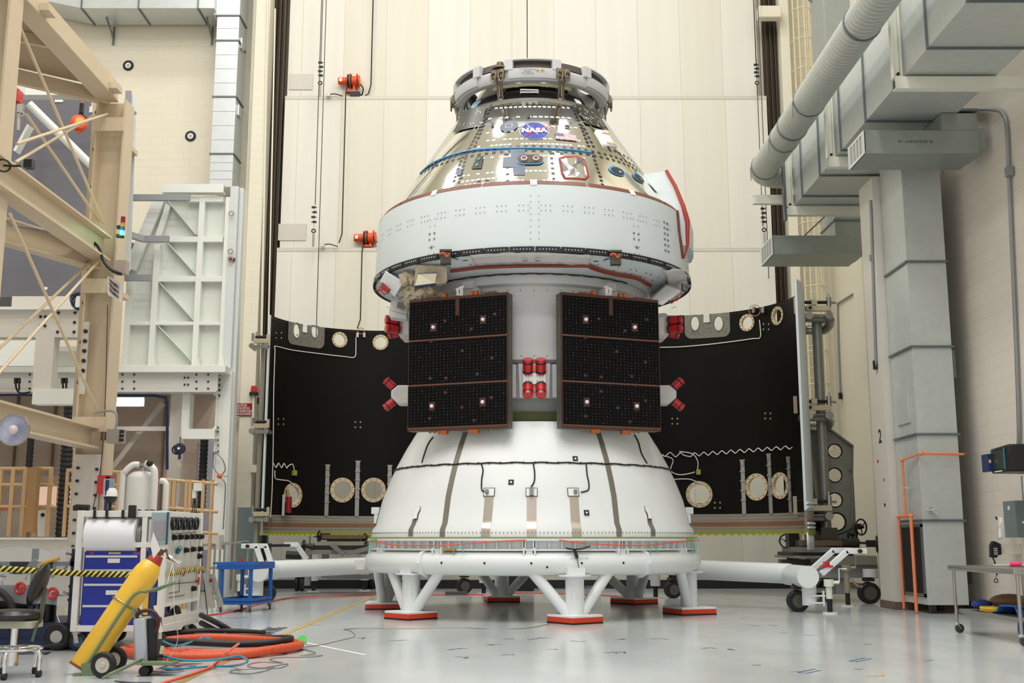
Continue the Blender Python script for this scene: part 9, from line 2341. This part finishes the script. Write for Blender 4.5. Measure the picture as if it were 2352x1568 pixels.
for txt, (px, py), sz, lb in (('OPERATING', (612, 1452), 0.42, 'behind the hose coil'), ('WHEN', (398, 1537), 0.46, 'in front of the hose coil beside the striped tape'), ('BAY', (285, 1575), 0.5, 'cut by the bottom edge under the cylinder truck'), ('AREA', (40, 1500), 0.42, 'behind the chrome legs of the stool')):
    tm = MB(); q = F(px, py); q.z = 0.0025; st2 = txt != 'AREA'
    add_text(tm, txt, q, dirv if st2 else (1, -0.1, 0), V((-dirv.y, dirv.x, 0)) if st2 else V((0.1, 1, 0)), sz, sx=0.8, bold=0.008)
    single('floor_lettering', tm, FM['black'], 'black stencilled lettering on the floor '+lb, 'floor marking')
MK = [('black', [[(892, 1470), (915, 1471), (935, 1469)]]), ('blue', [[(1028, 1492), (1050, 1490), (1076, 1489)], [(1030, 1492), (1062, 1488)]]), ('black', [[(1045, 1508), (1076, 1509), (1066, 1512)]]), ('blue', [[(1155, 1468), (1175, 1466), (1178, 1468)]]), ('black', [[(1150, 1480), (1118, 1480), (1134, 1482)]]),
      ('black', [[(1150, 1504), (1178, 1503), (1180, 1504)]]), ('blue', [[(1210, 1469), (1240, 1465), (1262, 1464)], [(1215, 1469), (1248, 1464)]]), ('blue', [[(1258, 1491), (1280, 1491), (1274, 1490)]]), ('black', [[(1310, 1471), (1326, 1473), (1347, 1472)]]), ('black', [[(1388, 1499), (1436, 1497), (1434, 1500)], [(1412, 1498), (1418, 1500)]]),
      ('black', [[(1410, 1469), (1436, 1468), (1424, 1466)]]), ('black', [[(1494, 1467), (1520, 1466), (1535, 1468)]]), ('black', [[(1612, 1489), (1630, 1487), (1645, 1489)]]), ('black', [[(1688, 1493), (1672, 1491), (1680, 1490)]]), ('black', [[(1660, 1409), (1685, 1409)]]), ('black', [[(1696, 1421), (1716, 1421)]]), ('black', [[(1714, 1435), (1748, 1437)]]),
      ('black', [[(1764, 1435), (1786, 1437), (1776, 1436)]]), ('black', [[(1792, 1453), (1810, 1453)]]), ('black', [[(1848, 1458), (1874, 1459)]]), ('blue', [[(1950, 1518), (1988, 1510)], [(1966, 1519), (2003, 1512)], [(1950, 1518), (1970, 1520)]]), ('blue', [[(1832, 1544), (1872, 1536)], [(1852, 1546), (1884, 1539)], [(1832, 1544), (1853, 1546)]]),
      ('black', [[(1986, 1479), (2003, 1480)]]), ('black', [[(1728, 1527), (1748, 1527)]]), ('black', [[(1962, 1536), (1982, 1537)]]), ('black', [[(2126, 1517), (2144, 1516)]]), ('yellow', [[(1814, 1542), (1860, 1540)]]), ('yellow', [[(1990, 1553), (2030, 1552), (2026, 1546)]]), ('black', [[(710, 1435), (735, 1436)]]), ('black', [[(515, 1418), (545, 1419), (568, 1417)]]), ('black', [[(820, 1465), (838, 1464), (832, 1467)]])]
def where(px, py):
    if px < 700: return 'beyond the orange hose coil'
    if px < 860: return 'near the white line' if py > 1450 else 'beside the tan floor line'
    near = [(945, 'front left stand foot'), (1322, 'front right stand foot'), (1580, 'right stand foot'), (1850, 'right dolly wheel'), (2228, 'steel table')]
    k = min(near, key=lambda t: abs(t[0]-px)); d_ = px-k[0]
    row = 'just in front' if py < 1430 else 'in front' if py < 1480 else 'well in front' if py < 1499 else 'farther in front' if py < 1515 else 'far in front'
    return '%s and %s of the %s' % (row, ('far left' if d_ < -90 else 'left' if d_ < -25 else 'far right' if d_ > 90 else 'right' if d_ > 25 else 'straight ahead'), k[1])
for cn, strokes in MK:
    mb = MB()
    for s3 in strokes: fstrip(mb, [F(x, y) for x, y in s3], 0.022)
    x, y = strokes[0][0]
    shape = ('double ' if len(strokes) > 1 else 'L-shaped ' if len(strokes[0]) > 2 else 'short ')
    single('tape_mark', mb, FM[cn], shape+cn+' tape mark '+where(x, y), 'tape mark', 'tape marks scattered on the floor')
